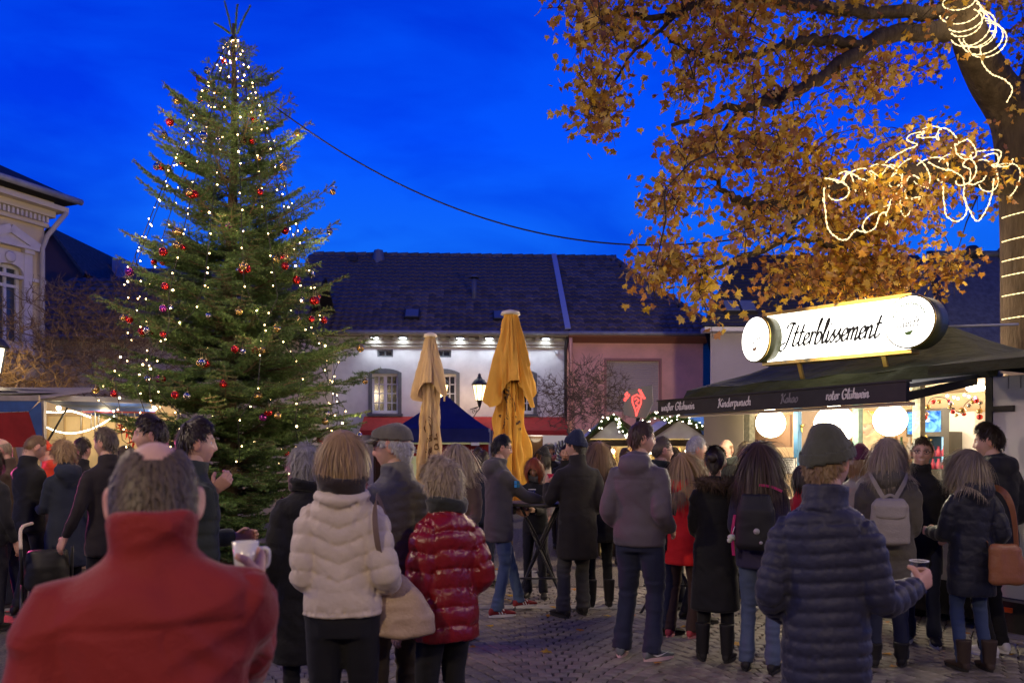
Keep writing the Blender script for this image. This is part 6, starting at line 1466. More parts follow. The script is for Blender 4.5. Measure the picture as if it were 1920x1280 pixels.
def head_template(smile=False, fem=False):
    u = np.linspace(-PI, PI, NLON, endpoint=False); lon = u - .42 * np.sin(u); lat = np.linspace(-PI / 2 * .985, PI / 2 * .985, NLAT)
    LO, LA = np.meshgrid(lon, lat); D = np.stack([np.sin(LO) * np.cos(LA), np.cos(LO) * np.cos(LA), np.sin(LA)], -1).reshape(-1, 3)
    p = D * np.array([.076, .097, .120]); x, y, z = p[:, 0].copy(), p[:, 1].copy(), p[:, 2].copy()
    t = smooth01((-.010 - z) / .11); x *= 1 - (.36 if fem else .28) * t; y = np.where(y < 0, y * (1 - .45 * t), y)
    fr = smooth01((y + .01) / .05)
    y += np.where(y > 0, .010 * t, 0)
    y += np.where((y > 0) & (z > .02), -.006 * smooth01((z - .05) / .05), 0)
    y -= fr * .006 * np.exp(-((np.abs(x) - .06) / .02) ** 2) * np.exp(-((z + .01) / .05) ** 2)
    x *= 1 + .04 * np.exp(-((z - .05) / .05) ** 2)
    sx = np.interp(z, [-.045, -.032, 0, .03], [.017, .016, .010, .012])
    y += fr * np.exp(-(x / sx) ** 2) * np.interp(z, [-.050, -.042, -.033, -.02, .008, .036], [0, .011, .025, .021, .010, 0])
    y -= fr * .012 * np.exp(-((np.abs(x) - .031) / .017) ** 2 - ((z - .006) / .012) ** 2)
    y += fr * .006 * np.exp(-((z - .030) / .010) ** 2) * np.exp(-(x / .05) ** 2)
    y += fr * (.007 if smile else .004) * np.exp(-((np.abs(x) - .042) / .017) ** 2 - ((z + .032) / .018) ** 2)
    zl = z + .0625 - (6.0 * x * x if smile else 1.0 * x * x); lw = .027 if smile else .022
    y += fr * .006 * np.exp(-(zl / .010) ** 2) * np.exp(-(x / lw) ** 2); y -= fr * .004 * np.exp(-(zl / .0030) ** 2) * np.exp(-(x / lw) ** 2)
    y += fr * .008 * np.exp(-((z + .100) / .014) ** 2) * np.exp(-(x / .024) ** 2)
    C = np.ones((len(x), 3))
    def mix(w, c): C[:] = C * (1 - w[:, None]) + np.array(c) * w[:, None]
    mix(fr * .35 * np.exp(-((np.abs(x) - .042) / .02) ** 2 - ((z + .03) / .02) ** 2), (1.05, .72, .68))
    mix(fr * .25 * np.exp(-(x / .018) ** 2 - ((z + .035) / .012) ** 2), (1.05, .75, .70))
    mix(fr * .75 * np.exp(-(zl / .0085) ** 4) * np.exp(-(x / lw) ** 6), (.80, .42, .40))
    if smile: mix(fr * .9 * np.exp(-(zl / .0060) ** 4) * np.exp(-(x / .024) ** 6), (1.4, 1.9, 2.3))
    brow = fr * .8 * np.exp(-((z - .031 + .10 * (np.abs(x) - .03) ** 2 / .03) / .0052) ** 4) * smooth01((np.abs(x) - .010) / .008) * smooth01((.056 - np.abs(x)) / .01)
    mix(fr * .5 * np.exp(-((np.abs(x) - .031) / .02) ** 4 - ((z - .006) / .011) ** 4), (.72, .60, .58))
    return np.stack([x, y, z], 1), C, brow, D
HEADS = {k: head_template(*k) for k in ((False, False), (True, False), (False, True), (True, True))}
HF = np.array(grid_faces(NLAT, NLON)); 
def blob(c, r, rot=None, n=12, m=8):
    V = []
    for j in range(m):
        t = -PI / 2 + PI * (j + .03) / (m - 1 + .06)
        for i in range(n): V.append((r[0] * math.cos(t) * math.cos(2 * PI * i / n), r[1] * math.cos(t) * math.sin(2 * PI * i / n), r[2] * math.sin(t)))
    V = np.array(V)
    if rot is not None: V = V @ np.array(rot).T
    return V + np.array(c), np.array(grid_faces(m, n))
def make_hand(c, thumb):
    v = Vol(); v.loft([((0, 0, -.02), (1, 0, 0), (0, 1, 0), .026, .02, .02), ((0, 0, .02), (1, 0, 0), (0, 1, 0), .034, .017, .016), ((0, 0, .06), (1, 0, 0), (0, 1, 0), .041, .015, .015), ((0, 0, .095), (1, 0, 0), (0, 1, 0), .040, .012, .012)], 16, 2.6)
    for x0, z0, L, r in ((.029, .090, .070, .0095), (.010, .095, .078, .0098), (-.010, .093, .072, .0094), (-.029, .085, .056, .0085)):
        p = np.array([x0, 0, z0 - .02]); pts = [p, np.array([x0, 0.0, z0])]; a = 0
        for seg, ca in zip((.45, .32, .23), c):
            a += R(ca); pts.append(pts[-1] + np.array([x0 * .05, math.sin(a), math.cos(a)]) * L * seg)
        q = [pts[0]];
        for i in range(1, len(pts)): q += [pts[i] * .5 + pts[i - 1] * .5, pts[i]]
        v.tube(q, [r * k for k in np.linspace(1.08, .78, len(q))], 10)
    d = np.array(thumb[0], float); d /= np.linalg.norm(d); d2 = np.array(thumb[1], float); d2 /= np.linalg.norm(d2)
    b = np.array([.026, .004, .018]); v.tube([b, b + d * .03, b + d * .045, b + d * .045 + d2 * .018, b + d * .045 + d2 * .034], [.014, .0135, .012, .0115, .009], 10)
    V, Fq, N_ = v.mesh(.0042, 1); return V, Fq
HANDS = {'relaxed': make_hand((18, 24, 16), ((.75, .25, .6), (.4, .4, .85))), 'grip': make_hand((48, 58, 38), ((.55, .65, .5), (.0, .85, .4)))}
SKIN = mat('skin', (.58, .35, .26), .55, .35, attr=True, sub=.06, var=.06, vscale=30); EYE = mat('eye', (1, 1, 1), .35, .3, attr=True)
def hairmat(name, c): return mat('hair_' + name, c, .48, .4, attr=True, var=.15, vscale=60, stretch=(1, 1, .15))
HAIRC = {'brown': (.055, .032, .018), 'black': (.010, .009, .009), 'dark': (.028, .018, .012), 'blond': (.34, .22, .10), 'ash': (.24, .19, .13), 'grey': (.24, .23, .22), 'silver': (.42, .41, .40), 'red': (.26, .055, .015), 'saltbrown': (.10, .074, .048), 'sandy': (.20, .12, .055), 'greyblond': (.36, .28, .18)}
def cloth(name, c, rough=.8, sheen=.15, bump=.35, bs=140, spec=.25, var=.12, vs=3): return mat('cloth_' + name, c, rough, spec, sheen=sheen, bump=bump, bscale=bs, bdist=.004, var=var, vscale=vs, detail=6)
ARMS = {'down': ((.235, .03, .84), 'relaxed'), 'pocket': ((.195, .13, .97), 'relaxed'), 'cup': ((.10, .33, 1.17), 'grip'), 'mouth': ((.06, .22, 1.42), 'grip'), 'bent': ((.17, .30, 1.08), 'grip'), 'fwd': ((.16, .48, 1.12), 'grip'), 'cross': ((.02, .24, 1.14), 'relaxed'), 'back': ((.23, -.05, .92), 'relaxed'), 'hold': ((.15, .26, 1.0), 'grip')}
def rotm(yaw, pitch, roll):  # head turn: yaw>0 to the left, pitch>0 looks up
    return np.array(Matrix.Rotation(R(yaw), 3, 'Z') @ Matrix.Rotation(R(pitch), 3, 'X') @ Matrix.Rotation(R(roll), 3, 'Y'))
PEOPLE = {}
def person(key, label, px, d, yaw, H=1.72, fem=False, w=1.0, hair=('short', 'brown'), hat=None, skin=1.0, head=(0, 0, 0), lean=0, smile=False, jacket=None, legs=None, shoe=None, arms=('down', 'down'), feet=None, glasses=False, scarf=None, vox=.015, strands=1.0, group=None, beard=False, hip=0.0, hsz=1.0, hoff=(0, 0, 0)):
    seed = abs(hash(key)) % 1000 if False else sum(ord(c) * (i + 3) for i, c in enumerate(key)) % 9973
    r = np.random.RandomState(seed); s = H / 1.75; t = thing('person', label, 'person', (PX(px, d), d, .018), R(yaw) + math.atan2(-(px - 960), F), group)
    PEOPLE[key] = t; w = w * .92
    J = dict(c=(.03, .03, .035), n='plain', hem=.80, q=None, sp=.06, amp=.010, puff=.0, hood=False, collar=.05, flare=0.0, rough=.8, fold=.009, fur=None, sheen=.15, zip=False); J.update(jacket or {})
    T_ = dict(c=(.02, .02, .028), n='dark', wide=1.0, fold=.005); T_.update(legs or {})
    SH = dict(c=(.02, .018, .016), n='black', sole=(.03, .03, .03), boot=0.0); SH.update(shoe or {})
    cl, sl = math.cos(R(lean)), math.sin(R(lean))
    def up(p):  # lean of the upper body about the hips
        p = np.array(p, float); z = p[..., 2] - .95; k = np.clip((z + .1) / .3, 0, 1); yy = p[..., 1]
        q = p.copy(); q[..., 1] = yy + k * (yy * (cl - 1) + z * sl); q[..., 2] = p[..., 2] + k * (z * (cl - 1) - yy * sl); return q
    sw = (.158 if fem else .180) * w
    # ---- skeleton
    A = []
    for side, a in ((-1, arms[0]), (1, arms[1])):
        if isinstance(a, str): tp, hp = ARMS[a]
        else: tp, hp = a[0], a[1]
        tgt = np.array([tp[0] * side, tp[1], tp[2]], float); S = np.array([sw * side * .97, -.008, 1.352]); tgt = up(tgt) if lean else tgt; S = up(S)
        v = tgt - S; L1, L2 = .285, .255; dist = min(np.linalg.norm(v), L1 + L2 - .012); v /= np.linalg.norm(v); tgt = S + v * dist
        ca = (L1 * L1 + dist * dist - L2 * L2) / (2 * L1 * dist); hint = np.array([side * .16, -.80, -.45]) if isinstance(a, str) or len(a) < 3 else np.array([side * a[2][0], a[2][1], a[2][2]]); hint -= v * (hint @ v); hint /= np.linalg.norm(hint)
        E_ = S + v * L1 * ca + hint * L1 * math.sqrt(max(0, 1 - ca * ca)); A.append((S, E_, tgt, hp, side))
    if feet is None: feet = ((-.10, .0 + r.uniform(-.05, .05), r.uniform(4, 14)), (.10, r.uniform(-.05, .05), -r.uniform(4, 14)))
    Lg = []
    for side, f in ((-1, feet[0]), (1, feet[1])):
        hp = np.array([.088 * side * w + hip, 0, .90]); an = np.array([f[0], f[1] - .02, f[3] if len(f) > 3 else .085]); v = an - hp; dist = min(np.linalg.norm(v), .828); v /= np.linalg.norm(v)
        ca = (dist / 2) / .415; k = hp + v * dist / 2 + np.array([0, 1, .1]) * .415 * math.sqrt(max(0, 1 - ca * ca)); Lg.append((hp, k, hp + v * dist, f, side))
    P2 = lambda V: V * s
    # ---- head
    HV, HC, BR, HD = HEADS[(smile, fem)]; hc = np.array([0, .015, 1.635]); Rm = rotm(*head); piv = np.array([0, 0, 1.53]) + np.array(hoff)
    hs = (1.0 if not fem else .965) * hsz
    def H2(V): V = V * hs + np.array([0, .015, .105]); return up(V @ Rm.T + piv) if lean else V @ Rm.T + piv
    hcol = np.array(HAIRC[hair[1]]); sk = np.array((.58, .35, .26)); C = HC * (1 - BR[:, None]) + (hcol * 1.4 + .02) / sk * BR[:, None]
    if beard:
        wb = smooth01((-.035 - HV[:, 2]) / .015) * smooth01((HV[:, 1] - .0) / .03) * (np.abs(HV[:, 2] + .0625) > .008); C = C * (1 - .8 * wb[:, None]) + hcol / sk * .8 * wb[:, None]
    VV = [H2(HV)]; FF = [HF]; CC = [C * skin]; MI = [np.zeros(len(HF), int)]; off = len(HV)
    def addp(V, Fq, c, m=0):
        nonlocal off
        VV.append(V); FF.append(np.asarray(Fq) + off); CC.append(np.broadcast_to(np.array(c, float), V.shape).copy()); MI.append(np.full(len(Fq), m)); off += len(V)
    for sx in (-1, 1):
        V, Fq = blob((.031 * sx, .0715, .006), (.0125, .0125, .0125), n=12, m=9); V[:, 1] -= .0028; c = np.ones_like(V) * .62; c[(V[:, 1] - .0687) > .0100] = (.03, .02, .015); addp(H2(V), Fq, c, 1)
        V, Fq = blob((0, 0, 0), (.010, .022, .036), Matrix.Rotation(R(-34 * sx), 3, 'Z') @ Matrix.Rotation(R(-12), 3, 'X'), 14, 10)
        din = np.exp(-((V[:, 1]) / .010) ** 2 - (V[:, 2] / .018) ** 2) * (V[:, 0] * sx > 0); V[:, 0] -= sx * .008 * din; addp(H2(V + np.array([.081 * sx, -.016, -.006])), Fq, np.array((1.05, .86, .82)) * skin)
    # ---- bare body under the clothes: one union
    B = Vol(); n0 = up(np.array([(0, -.012, 1.38), (0, -.008, 1.46), (0, .002, 1.54), (0, .012, 1.60)])) if lean else np.array([(0, -.012, 1.38), (0, -.008, 1.46), (0, .002, 1.54), (0, .012, 1.60)])
    nk = .050 if fem else .060; B.tube(n0, [nk * 1.5, nk * 1.08, nk, nk * .95], 16)
    secs = [((0, 0, z), (1, 0, 0), (0, 1, 0), a * w, b * w, b * w) for z, a, b in ((.80, .14, .09), (.95, .155, .10), (1.1, .135, .09), (1.28, .15, .10), (1.40, .14, .07), (1.45, .08, .05))]
    B.loft([(up(np.array(c)) if lean else c, x, y, a, b, b2) for c, x, y, a, b, b2 in secs], 18)
    for S, E_, W_, hp, side in A: B.tube(bez(S, E_, W_), np.linspace(.046, .026, 11), 12)
    for hp, k, an, f, side in Lg: B.tube(bez(hp, k, an), np.linspace(.058, .028, 11), 12)
    V, Fq, N_ = B.mesh(.018, 2); addp(V, Fq, np.ones(3) * skin)
    hands = []
    for S, E_, W_, hp, side in A:
        z = (W_ - E_); z /= np.linalg.norm(z)
        if hp == 'relaxed' and z[2] < -.5: y = np.array([-side, .25, 0.])
        else: y = np.array([-side * 1.0, -.1, -.1]) if abs(z[0]) < .8 else np.array([0, -1., 0])
        y -= z * (y @ z); y /= np.linalg.norm(y); x = np.cross(y, z) * (1 if side < 0 else -1)
        hv, hf = HANDS[hp]; k = .92 if fem else 1.0; M3 = np.stack([x, y, z], 0); V = hv * k @ M3 + W_ + z * .012
        if np.linalg.det(M3) < 0: hf = hf[:, ::-1]
        addp(V, hf, np.array((1.0, .92, .9)) * skin); hands.append((W_ + z * .098 + y * .040, x, y, z))
    me = arr_mesh('body', P2(np.concatenate(VV)), np.concatenate(FF), [SKIN, EYE], np.concatenate(MI), True, np.concatenate(CC)); link('body', me, t)
    # ---- jacket
    pf = J['puff']; hem = J['hem']; V_ = Vol(); fl = J['flare']
    prof = [(1.00, .176, .118, .115), (1.12, .170, .118, .112), (1.26, .186, .128, .124), (1.345, .200, .112, .122), (1.395, .184, .092, .112), (1.43, .130, .074, .094), (1.455, .088, .064, .080), (1.48, .066, .056, .066)] if not fem else [(1.00, .168, .112, .118), (1.12, .152, .108, .104), (1.26, .170, .128, .112), (1.345, .178, .108, .110), (1.395, .162, .086, .102), (1.43, .116, .070, .088), (1.455, .082, .062, .076), (1.48, .062, .054, .064)]
    low = []; zz = hem
    while zz < .97: f = (1.0 - zz); low.append((zz, (.180 if not fem else .178) + fl * f * .35, .126 + fl * f * .30, .128 + fl * f * .30)); zz += .10
    if low: low.insert(0, (hem - .004, low[0][1] - .02, low[0][2] - .02, low[0][3] - .02))
    pr = low + [q for q in prof if q[0] > hem]
    V_.loft([(up(np.array((hip * max(0, (1.1 - z) / .3) if z < 1.1 else 0, 0, z))) if lean else (0, 0, z), (1, 0, 0), (0, 1, 0), a * w + pf, b * w + pf * (1.1), c * w + pf * 1.1) for z, a, b, c in pr], 24, 2.25)
    ct = np.array([(0, -.014, 1.435), (0, -.010, 1.475), (0, .0, 1.485 + J['collar'])]); ct = up(ct) if lean else ct
    V_.tube(ct, [.088 + pf * .5, .080 + pf * .4, .079 + pf * .3 + J['collar'] * .08], 18)
    for S, E_, W_, hp, side in A:
        k = w if w < 1.1 else 1.08
        path = [S + np.array([-side * .085, 0, .022])] + bez(S, E_, W_); rad = [.056] + list(np.interp(np.linspace(0, 1, 11), [0, .25, .5, .75, 1], [.066, .060, .055, .050, .043]))
        V_.tube(path, [q * k + pf * (.9 if i < 10 else .5) for i, q in enumerate(rad)], 16)
    if J['hood']:
        hq = np.array([(0, -.105, 1.44), (-.07, -.07, 1.475), (.07, -.07, 1.475), (0, -.10, 1.385)]); hq = up(hq) if lean else hq
        V_.ball(hq[0], (.125, .062, .085)); V_.ball(hq[1], (.055, .075, .05)); V_.ball(hq[2], (.055, .075, .05)); V_.ball(hq[3], (.075, .045, .08))
    if J.get('roll'):
        V_.tube([up(np.array((math.cos(a) * .098, -.012 + math.sin(a) * .090, 1.452 + .012 * math.sin(a)))) if lean else np.array((math.cos(a) * .098, -.012 + math.sin(a) * .090, 1.452 + .014 * math.sin(a))) for a in np.linspace(0, 2 * PI, 24)], [.036] * 24, 12)
    V, Fq, N_ = V_.mesh(vox, (7 if not J['q'] else 4) if vox < .016 else 2)
    def seg(Q, a, b):
        ab = b - a; tt = np.clip(((Q - a) @ ab) / (ab @ ab), 0, 1); return np.linalg.norm(Q - a - tt[:, None] * ab, axis=1), tt
    arm = np.zeros(len(V), bool); ua = np.zeros(len(V)); best = np.full(len(V), 9.)
    for S, E_, W_, hp, side in A:
        d1, t1 = seg(V, S, E_); d2, t2 = seg(V, E_, W_); dm = np.minimum(d1, d2); uu = np.where(d1 < d2, t1 * .285, .285 + t2 * .255)
        ok = (dm < .098 + pf) & (dm < best) & ((V[:, 0] * side > sw * .93) | (d2 < d1)) & ((d1 < .088 + pf) | (d2 < d1)); arm |= ok; ua = np.where(ok, uu, ua); best = np.where(ok, dm, best)
    q_ = J['q']; disp = np.zeros(len(V)); f = J['fold']; so = r.uniform(0, 50, 3)
    if f:
        Wp = V + .035 * np.stack([vnoise(V * 5 + so, seed + 20), vnoise(V * 5 + so, seed + 21), vnoise(V * 5 + so, seed + 22)], 1)
        n1 = vnoise(V * np.array([7, 7, 11]) + so, seed); n2 = vnoise((Wp @ np.array([[.8, 0, .6], [0, 1, 0], [-.6, 0, .8]])) * np.array([5, 7, 15]) + so, seed + 1); n3 = vnoise(V * np.array([16, 16, 5]) + so, seed + 2)
        n4 = vnoise((Wp @ np.array([[.9, 0, -.43], [0, 1, 0], [.43, 0, .9]])) * np.array([4, 5, 13]) + so, seed + 9)
        amt = .5 + .5 * smooth01(vnoise(V * 4 + so, seed + 30) + .5); disp += f * amt * ((.42 - np.abs(n2)) * 1.5 - .8 * np.exp(-np.abs(n2) / .07) + (.42 - np.abs(n4)) * .9 + n1 * .8 + n3 * .35)
        if not q_: disp -= .005 * np.exp(-((V[:, 2] - 1.335) / .007) ** 2) * (~arm) * (V[:, 1] < 0)
    q = J['q']
    if q:
        tors = V[:, 2] + (.010 * np.sin(V[:, 0] * 14 + seed) if q != 'chevron' else 0)
        if q == 'chevron': tors = np.where(V[:, 2] > 1.03, V[:, 2] - .38 * np.abs(V[:, 0]), V[:, 2] * .62)
        if q == 'fine': tors = V[:, 2]
        cc = np.where(arm, ua, tors); sp = J['sp']; base = np.abs(np.sin(PI * cc / sp)); A_ = J['amp']
        pucker = 1 + .45 * vnoise(np.stack([V[:, 0] * 38, V[:, 1] * 38, np.floor(cc / sp) * 3.7], 1), seed)
        top = smooth01((1.47 - V[:, 2]) / .03) * 1.0; disp += A_ * (base ** .42 - .75) * np.where(arm, 1, top) * np.clip(pucker, .4, 1.5)
        disp += A_ * .55 * np.exp(-(base / .5) ** 2) * vnoise(V * np.array([60, 60, 26]) + so, seed + 5)
    V = V + N_ * disp[:, None]
    cm = cloth(J['n'], J['c'], J['rough'], J['sheen'], .85 if q else .45, 42 if q else 120)
    if J['rough'] < .5: cm.node_tree.nodes['Principled BSDF'].inputs['Specular IOR Level'].default_value = .5
    link('coat' if hem < .72 else 'jacket', arr_mesh('jacket', P2(V), Fq, cm), t)
    if J['fur']:
        m = MB(); fc = np.array(J['fur']); cen = up(np.array((0, -.07, 1.46))) if lean else np.array((0, -.07, 1.46))
        for k in range(1500):
            a = r.uniform(0, 2 * PI); b_ = r.uniform(0, 2 * PI); c0 = np.array([math.cos(a) * .105, math.sin(a) * .085 * (1 if math.sin(a) < 0 else .9), .015 * math.sin(a * 2)]); nn = np.array([math.cos(a) * math.cos(b_), math.sin(a) * math.cos(b_), math.sin(b_)])
            p0 = cen + c0 + nn * .035; e = p0 + nn * .035 + r.normal(size=3) * .014 + np.array([0, 0, -.012]); wv = np.cross(nn, r.normal(size=3)); wv /= np.linalg.norm(wv) + 1e-6
            m.add([P2(p0 - wv * .004), P2(p0 + wv * .004), P2(e)], [(0, 1, 2)])
        Vb = Vol(); 
        pts = [cen + np.array([math.cos(a) * .105, math.sin(a) * .085, .015 * math.sin(a * 2)]) for a in np.linspace(0, 2 * PI, 22)]
        Vb.tube(pts, [.042] * 22, 10); Vv, Ff, _ = Vb.mesh(.014); m.add([P2(q_) for q_ in Vv], [tuple(f_) for f_ in Ff], 0, True)
        m.build('fur_collar', [mat('fur_%s' % J['n'], tuple(fc), .9, .2, var=.4, vscale=40)], t)
    # ---- trousers
    Vt = Vol(); k = T_['wide'] * (w if w < 1.15 else 1.12)
    Vt.loft([((hip, 0, z), (1, 0, 0), (0, 1, 0), a * w, b * w, c * w) for z, a, b, c in ((.80, .155, .095, .115), (.88, .168, .105, .125), (.97, .160, .10, .11), (1.06, .150, .10, .10))], 20, 2.3)
    cuff = .064 if not SH['boot'] else .054
    for hp, kn, an, f, side in Lg:
        e = an + np.array([0, 0, -.030]); path = bez(hp + np.array([0, 0, .02]), kn, e); Vt.tube(path, [q * k for q in np.interp(np.linspace(0, 1, 11), [0, .2, .5, .75, 1], [.094, .083, .063, .057, cuff])], 16)
    V, Fq, N_ = Vt.mesh(max(.013, vox), 2); n2 = vnoise(V * np.array([8, 8, 20]) + so, seed + 3); n1 = vnoise(V * np.array([14, 14, 9]) + so, seed + 4)
    kneeb = np.exp(-((V[:, 2] - .48) / .12) ** 2) + np.exp(-((V[:, 2] - .14) / .08) ** 2) * 1.4 + .5
    V = V + N_ * (T_['fold'] * ((.4 - np.abs(n2)) * 1.6 * kneeb + n1 * .6))[:, None]
    link('trousers', arr_mesh('trousers', P2(V), Fq, cloth('trs_' + T_['n'], T_['c'], .85, .1, .4, 180)), t)
    # ---- shoes
    for hp, kn, an, f, side in Lg:
        ca, sa = math.cos(R(f[2])), math.sin(R(f[2])); tip = (f[4] if len(f) > 4 else 0)
        Rt = np.array(Matrix.Rotation(R(f[2]), 3, 'Z') @ Matrix.Rotation(R(tip), 3, 'X')); o0 = np.array([an[0], an[1], an[2] - .085])
        Vs = Vol(); kf = .92 if fem else 1.0
        # upper lofted from heel to toe, then a flat sole
        ring = []
        for y, hw, zt in ((-.075, .022, .055), (-.062, .034, .085), (-.01, .037, .105), (.05, .039, .085), (.10, .045, .066), (.15, .046, .054), (.185, .036, .046), (.20, .016, .034)):
            ring.append(((0, y, .022 + (zt - .022) / 2), (1, 0, 0), (0, 0, 1), hw, (zt - .022) / 2, (zt - .018) / 2 + .006))
        Vs.loft(ring, 18, 2.4)
        if SH['boot']: Vs.tube([(0, -.02, .07), (0, -.022, .16), (0, -.02, SH['boot'])], [.052, .056, .066], 16)
        V, Fq, N_ = Vs.mesh(.009, 1); sh = link('boot' if SH['boot'] else 'shoe', arr_mesh('shoe', P2((V * kf) @ Rt.T + o0), Fq, cloth('shoe_' + SH['n'], SH['c'], .55, 0, .3, 60)), t)
        m = MB(); n = 18; P_ = []
        for i in range(n):
            a = 2 * PI * i / n; y = .063 + .139 * math.cos(a); x = (.043 + .006 * math.cos(a)) * math.sin(a); P_.append((x, y))
        Vv = [(x, y, 0.0) for x, y in P_] + [(x * 1.02, y * 1.0, .026) for x, y in P_]
        Vv = P2((np.array(Vv) * kf) @ Rt.T + o0); m.add(Vv, [tuple(range(n - 1, -1, -1)), tuple(range(n, 2 * n))] + [(i, (i + 1) % n, n + (i + 1) % n, n + i) for i in range(n)], 0)
        m.build('sole', [mat('sole_' + SH['n'], SH['sole'], .7)], sh)
        if SH.get('mark') == 'stripes':
            for q in range(3):
                m = MB(); y0 = .02 + q * .028
                for sx in (-1, 1):
                    Vv = np.array([(sx * .0405, y0, .03), (sx * .0405, y0 + .012, .03), (sx * .036, y0 - .012, .080), (sx * .036, y0 - .024, .080)]); m.add(P2(Vv @ Rt.T + o0), [(0, 1, 2, 3)])
                m.build('stripe', [mat('white_stripe', (.75, .75, .75), .6)], sh)
        if SH.get('mark') == 'swoosh':
            m = MB(); pts = [(-.03, .075), (-.015, .05), (.02, .038), (.06, .045), (.12, .062)]; wd = [.002, .012, .013, .008, .001]
            for sx in (-1, 1):
                Vv = [(sx * (.0405 + .004 * (y > .05)), y, z + q * ww) for (y, z), ww in zip(pts, wd) for q in (-.5, .5)]; m.add(P2(np.array(Vv) @ Rt.T + o0), [(2 * i, 2 * i + 1, 2 * i + 3, 2 * i + 2) for i in range(4)])
            m.build('swoosh', [mat('white_stripe', (.75, .75, .75), .6)], sh)
    # ---- hair
    st, hcn = hair[0], hair[1]; hm = hairmat(hcn, HAIRC[hcn])
    az = np.abs(np.arctan2(HV[:, 0], HV[:, 1])); zl = np.interp(az, [0, .45, .85, 1.15, 1.5, 1.75, 2.1, 2.6, PI], [.074, .070, .052, .020, .012, .012, -.035, -.068, -.075])
    if st in ('bob', 'long', 'lob', 'curly'): zl = np.interp(az, [0, .4, .75, 1.05, 1.4, 1.8, 2.2, PI], [.055, .052, .03, -.02, -.06, -.075, -.085, -.09])
    if st == 'none': zl = zl * 0 + 1
    mask = HV[:, 2] > zl
    crown = np.array([0, -.045, .112]); dc = np.linalg.norm(HV - crown, axis=1)
    if st == 'bald': mask &= (HV[:, 2] < .050) & (az > 1.1)
    if st == 'thin':
        patch = (HV[:, 0] / .038) ** 2 + ((HV[:, 1] - .012) / .088) ** 2 + .22 * vnoise(HV * 45, seed + 3) < 1; mask0 = mask.copy(); mask &= ~(patch & (HV[:, 2] > .06))
    if hat: mask &= HV[:, 2] < np.interp(az, [0, 1.4, PI], [.066, .036, .012])
    th = {'short': .009, 'crop': .004, 'quiff': .013, 'bald': .003, 'thin': .005, 'bob': .022, 'lob': .016, 'long': .016, 'curly': .026, 'bun': .008, 'none': 0}[st]
    nrm = HD * np.array([1 / .076, 1 / .097, 1 / .12]); nrm /= np.linalg.norm(nrm, axis=1, keepdims=True)
    if st != 'none':
        edge = smooth01((HV[:, 2] - zl) / .03); nz = vnoise(HV * np.array([60, 60, 25]), seed + 7)
        extra = th * (.35 + .65 * edge) * (1 + .28 * nz)
        if st in ('short', 'quiff'): extra = extra + .012 * smooth01((HV[:, 2] - .06) / .05) * (1.9 if st == 'quiff' else .6) * smooth01((HV[:, 1] + .06) / .08)
        SV = HV + nrm * extra[:, None]; fm = mask[HF].all(1)
        used = np.unique(HF[fm]); remap = np.full(len(HV), -1); remap[used] = np.arange(len(used)); SF = remap[HF[fm]]; shellV = H2(SV[used]); shellC = np.ones((len(used), 3)) * .8
        # strands
        N0 = {'short': 900, 'crop': 700, 'quiff': 1000, 'bald': 350, 'thin': 900, 'bob': 2000, 'lob': 2200, 'long': 2600, 'curly': 2200, 'bun': 900}[st]; N = int(N0 * strands)
        L = {'short': .034, 'crop': .014, 'quiff': .030, 'bald': .02, 'thin': .022, 'bob': .20, 'lob': .32, 'long': .46, 'curly': .085, 'bun': .075}[st]; wd = {'crop': .0022, 'bald': .0022}.get(st, .0027 if st in ('bob', 'lob', 'long', 'curly') else .0032) / strands ** .5
        tri = HF[fm]; ii = r.randint(0, len(tri), N)
        if st == 'thin':
            tri = np.concatenate([tri, HF[mask0[HF].all(1) & ~fm]]); ii = np.where(r.rand(N) < .0, r.randint(fm.sum(), len(tri), N), ii)
        ww = r.dirichlet(np.ones(4), N); rt = (SV[tri[ii]] * ww[:, :, None]).sum(1); rn = (nrm[tri[ii]] * ww[:, :, None]).sum(1)
        K = 8; Ln = L * np.where(r.rand(N) < .3, r.uniform(.55, .9, N), r.uniform(.88, 1.1, N)); p = rt.copy(); cr = crown if st != 'bun' else np.array([0, .12, .10])
        dv = p - cr; dv -= rn * (dv * rn).sum(1)[:, None]; dv /= np.linalg.norm(dv, axis=1, keepdims=True) + 1e-9
        grav = {'short': .10, 'crop': .05, 'quiff': .0, 'bald': .1, 'thin': .15, 'bob': .42, 'lob': .42, 'long': .45, 'curly': .34, 'bun': .06}[st]; nzs = {'curly': .36, 'short': .2, 'quiff': .08, 'crop': .3, 'bob': .07, 'thin': .14, 'bun': .05}.get(st, .09)
        dv += rn * {'short': .14, 'quiff': .26, 'crop': .3, 'curly': .12, 'bun': 0, 'thin': .06}.get(st, .05) + r.normal(size=(N, 3)) * nzs; dv /= np.linalg.norm(dv, axis=1, keepdims=True)
        pth = [p]; rad_ = np.array([.076, .097, .12]); vol = r.uniform(.3, 1.0, N) * th + .003
        for k_ in range(K - 1):
            dv = dv + np.array([0, 0, -1]) * grav * (.5 + .5 * k_ / K) + r.normal(size=(N, 3)) * (nzs * np.where(np.arange(N) % 23 == 0, 4.0, 1.0))[:, None] * .45; dv /= np.linalg.norm(dv, axis=1, keepdims=True); p = p + dv * (Ln / (K - 1))[:, None]
            e = np.linalg.norm(p / (rad_ + vol[:, None] * .9 + .002), axis=1); ins = (e < 1) & (p[:, 2] > -.13); p = np.where(ins[:, None], p / e[:, None], p)
            if st in ('bob', 'long', 'lob', 'curly'):
                fc_ = (p[:, 1] > .015) & (p[:, 2] < .058); lim = np.clip(.030 + (.058 - p[:, 2]) * .75, .03, .070); need = fc_ & (np.abs(p[:, 0]) < lim); sg = np.where(rt[:, 0] >= .008, 1, -1); p[need, 0] = (sg * lim)[need]
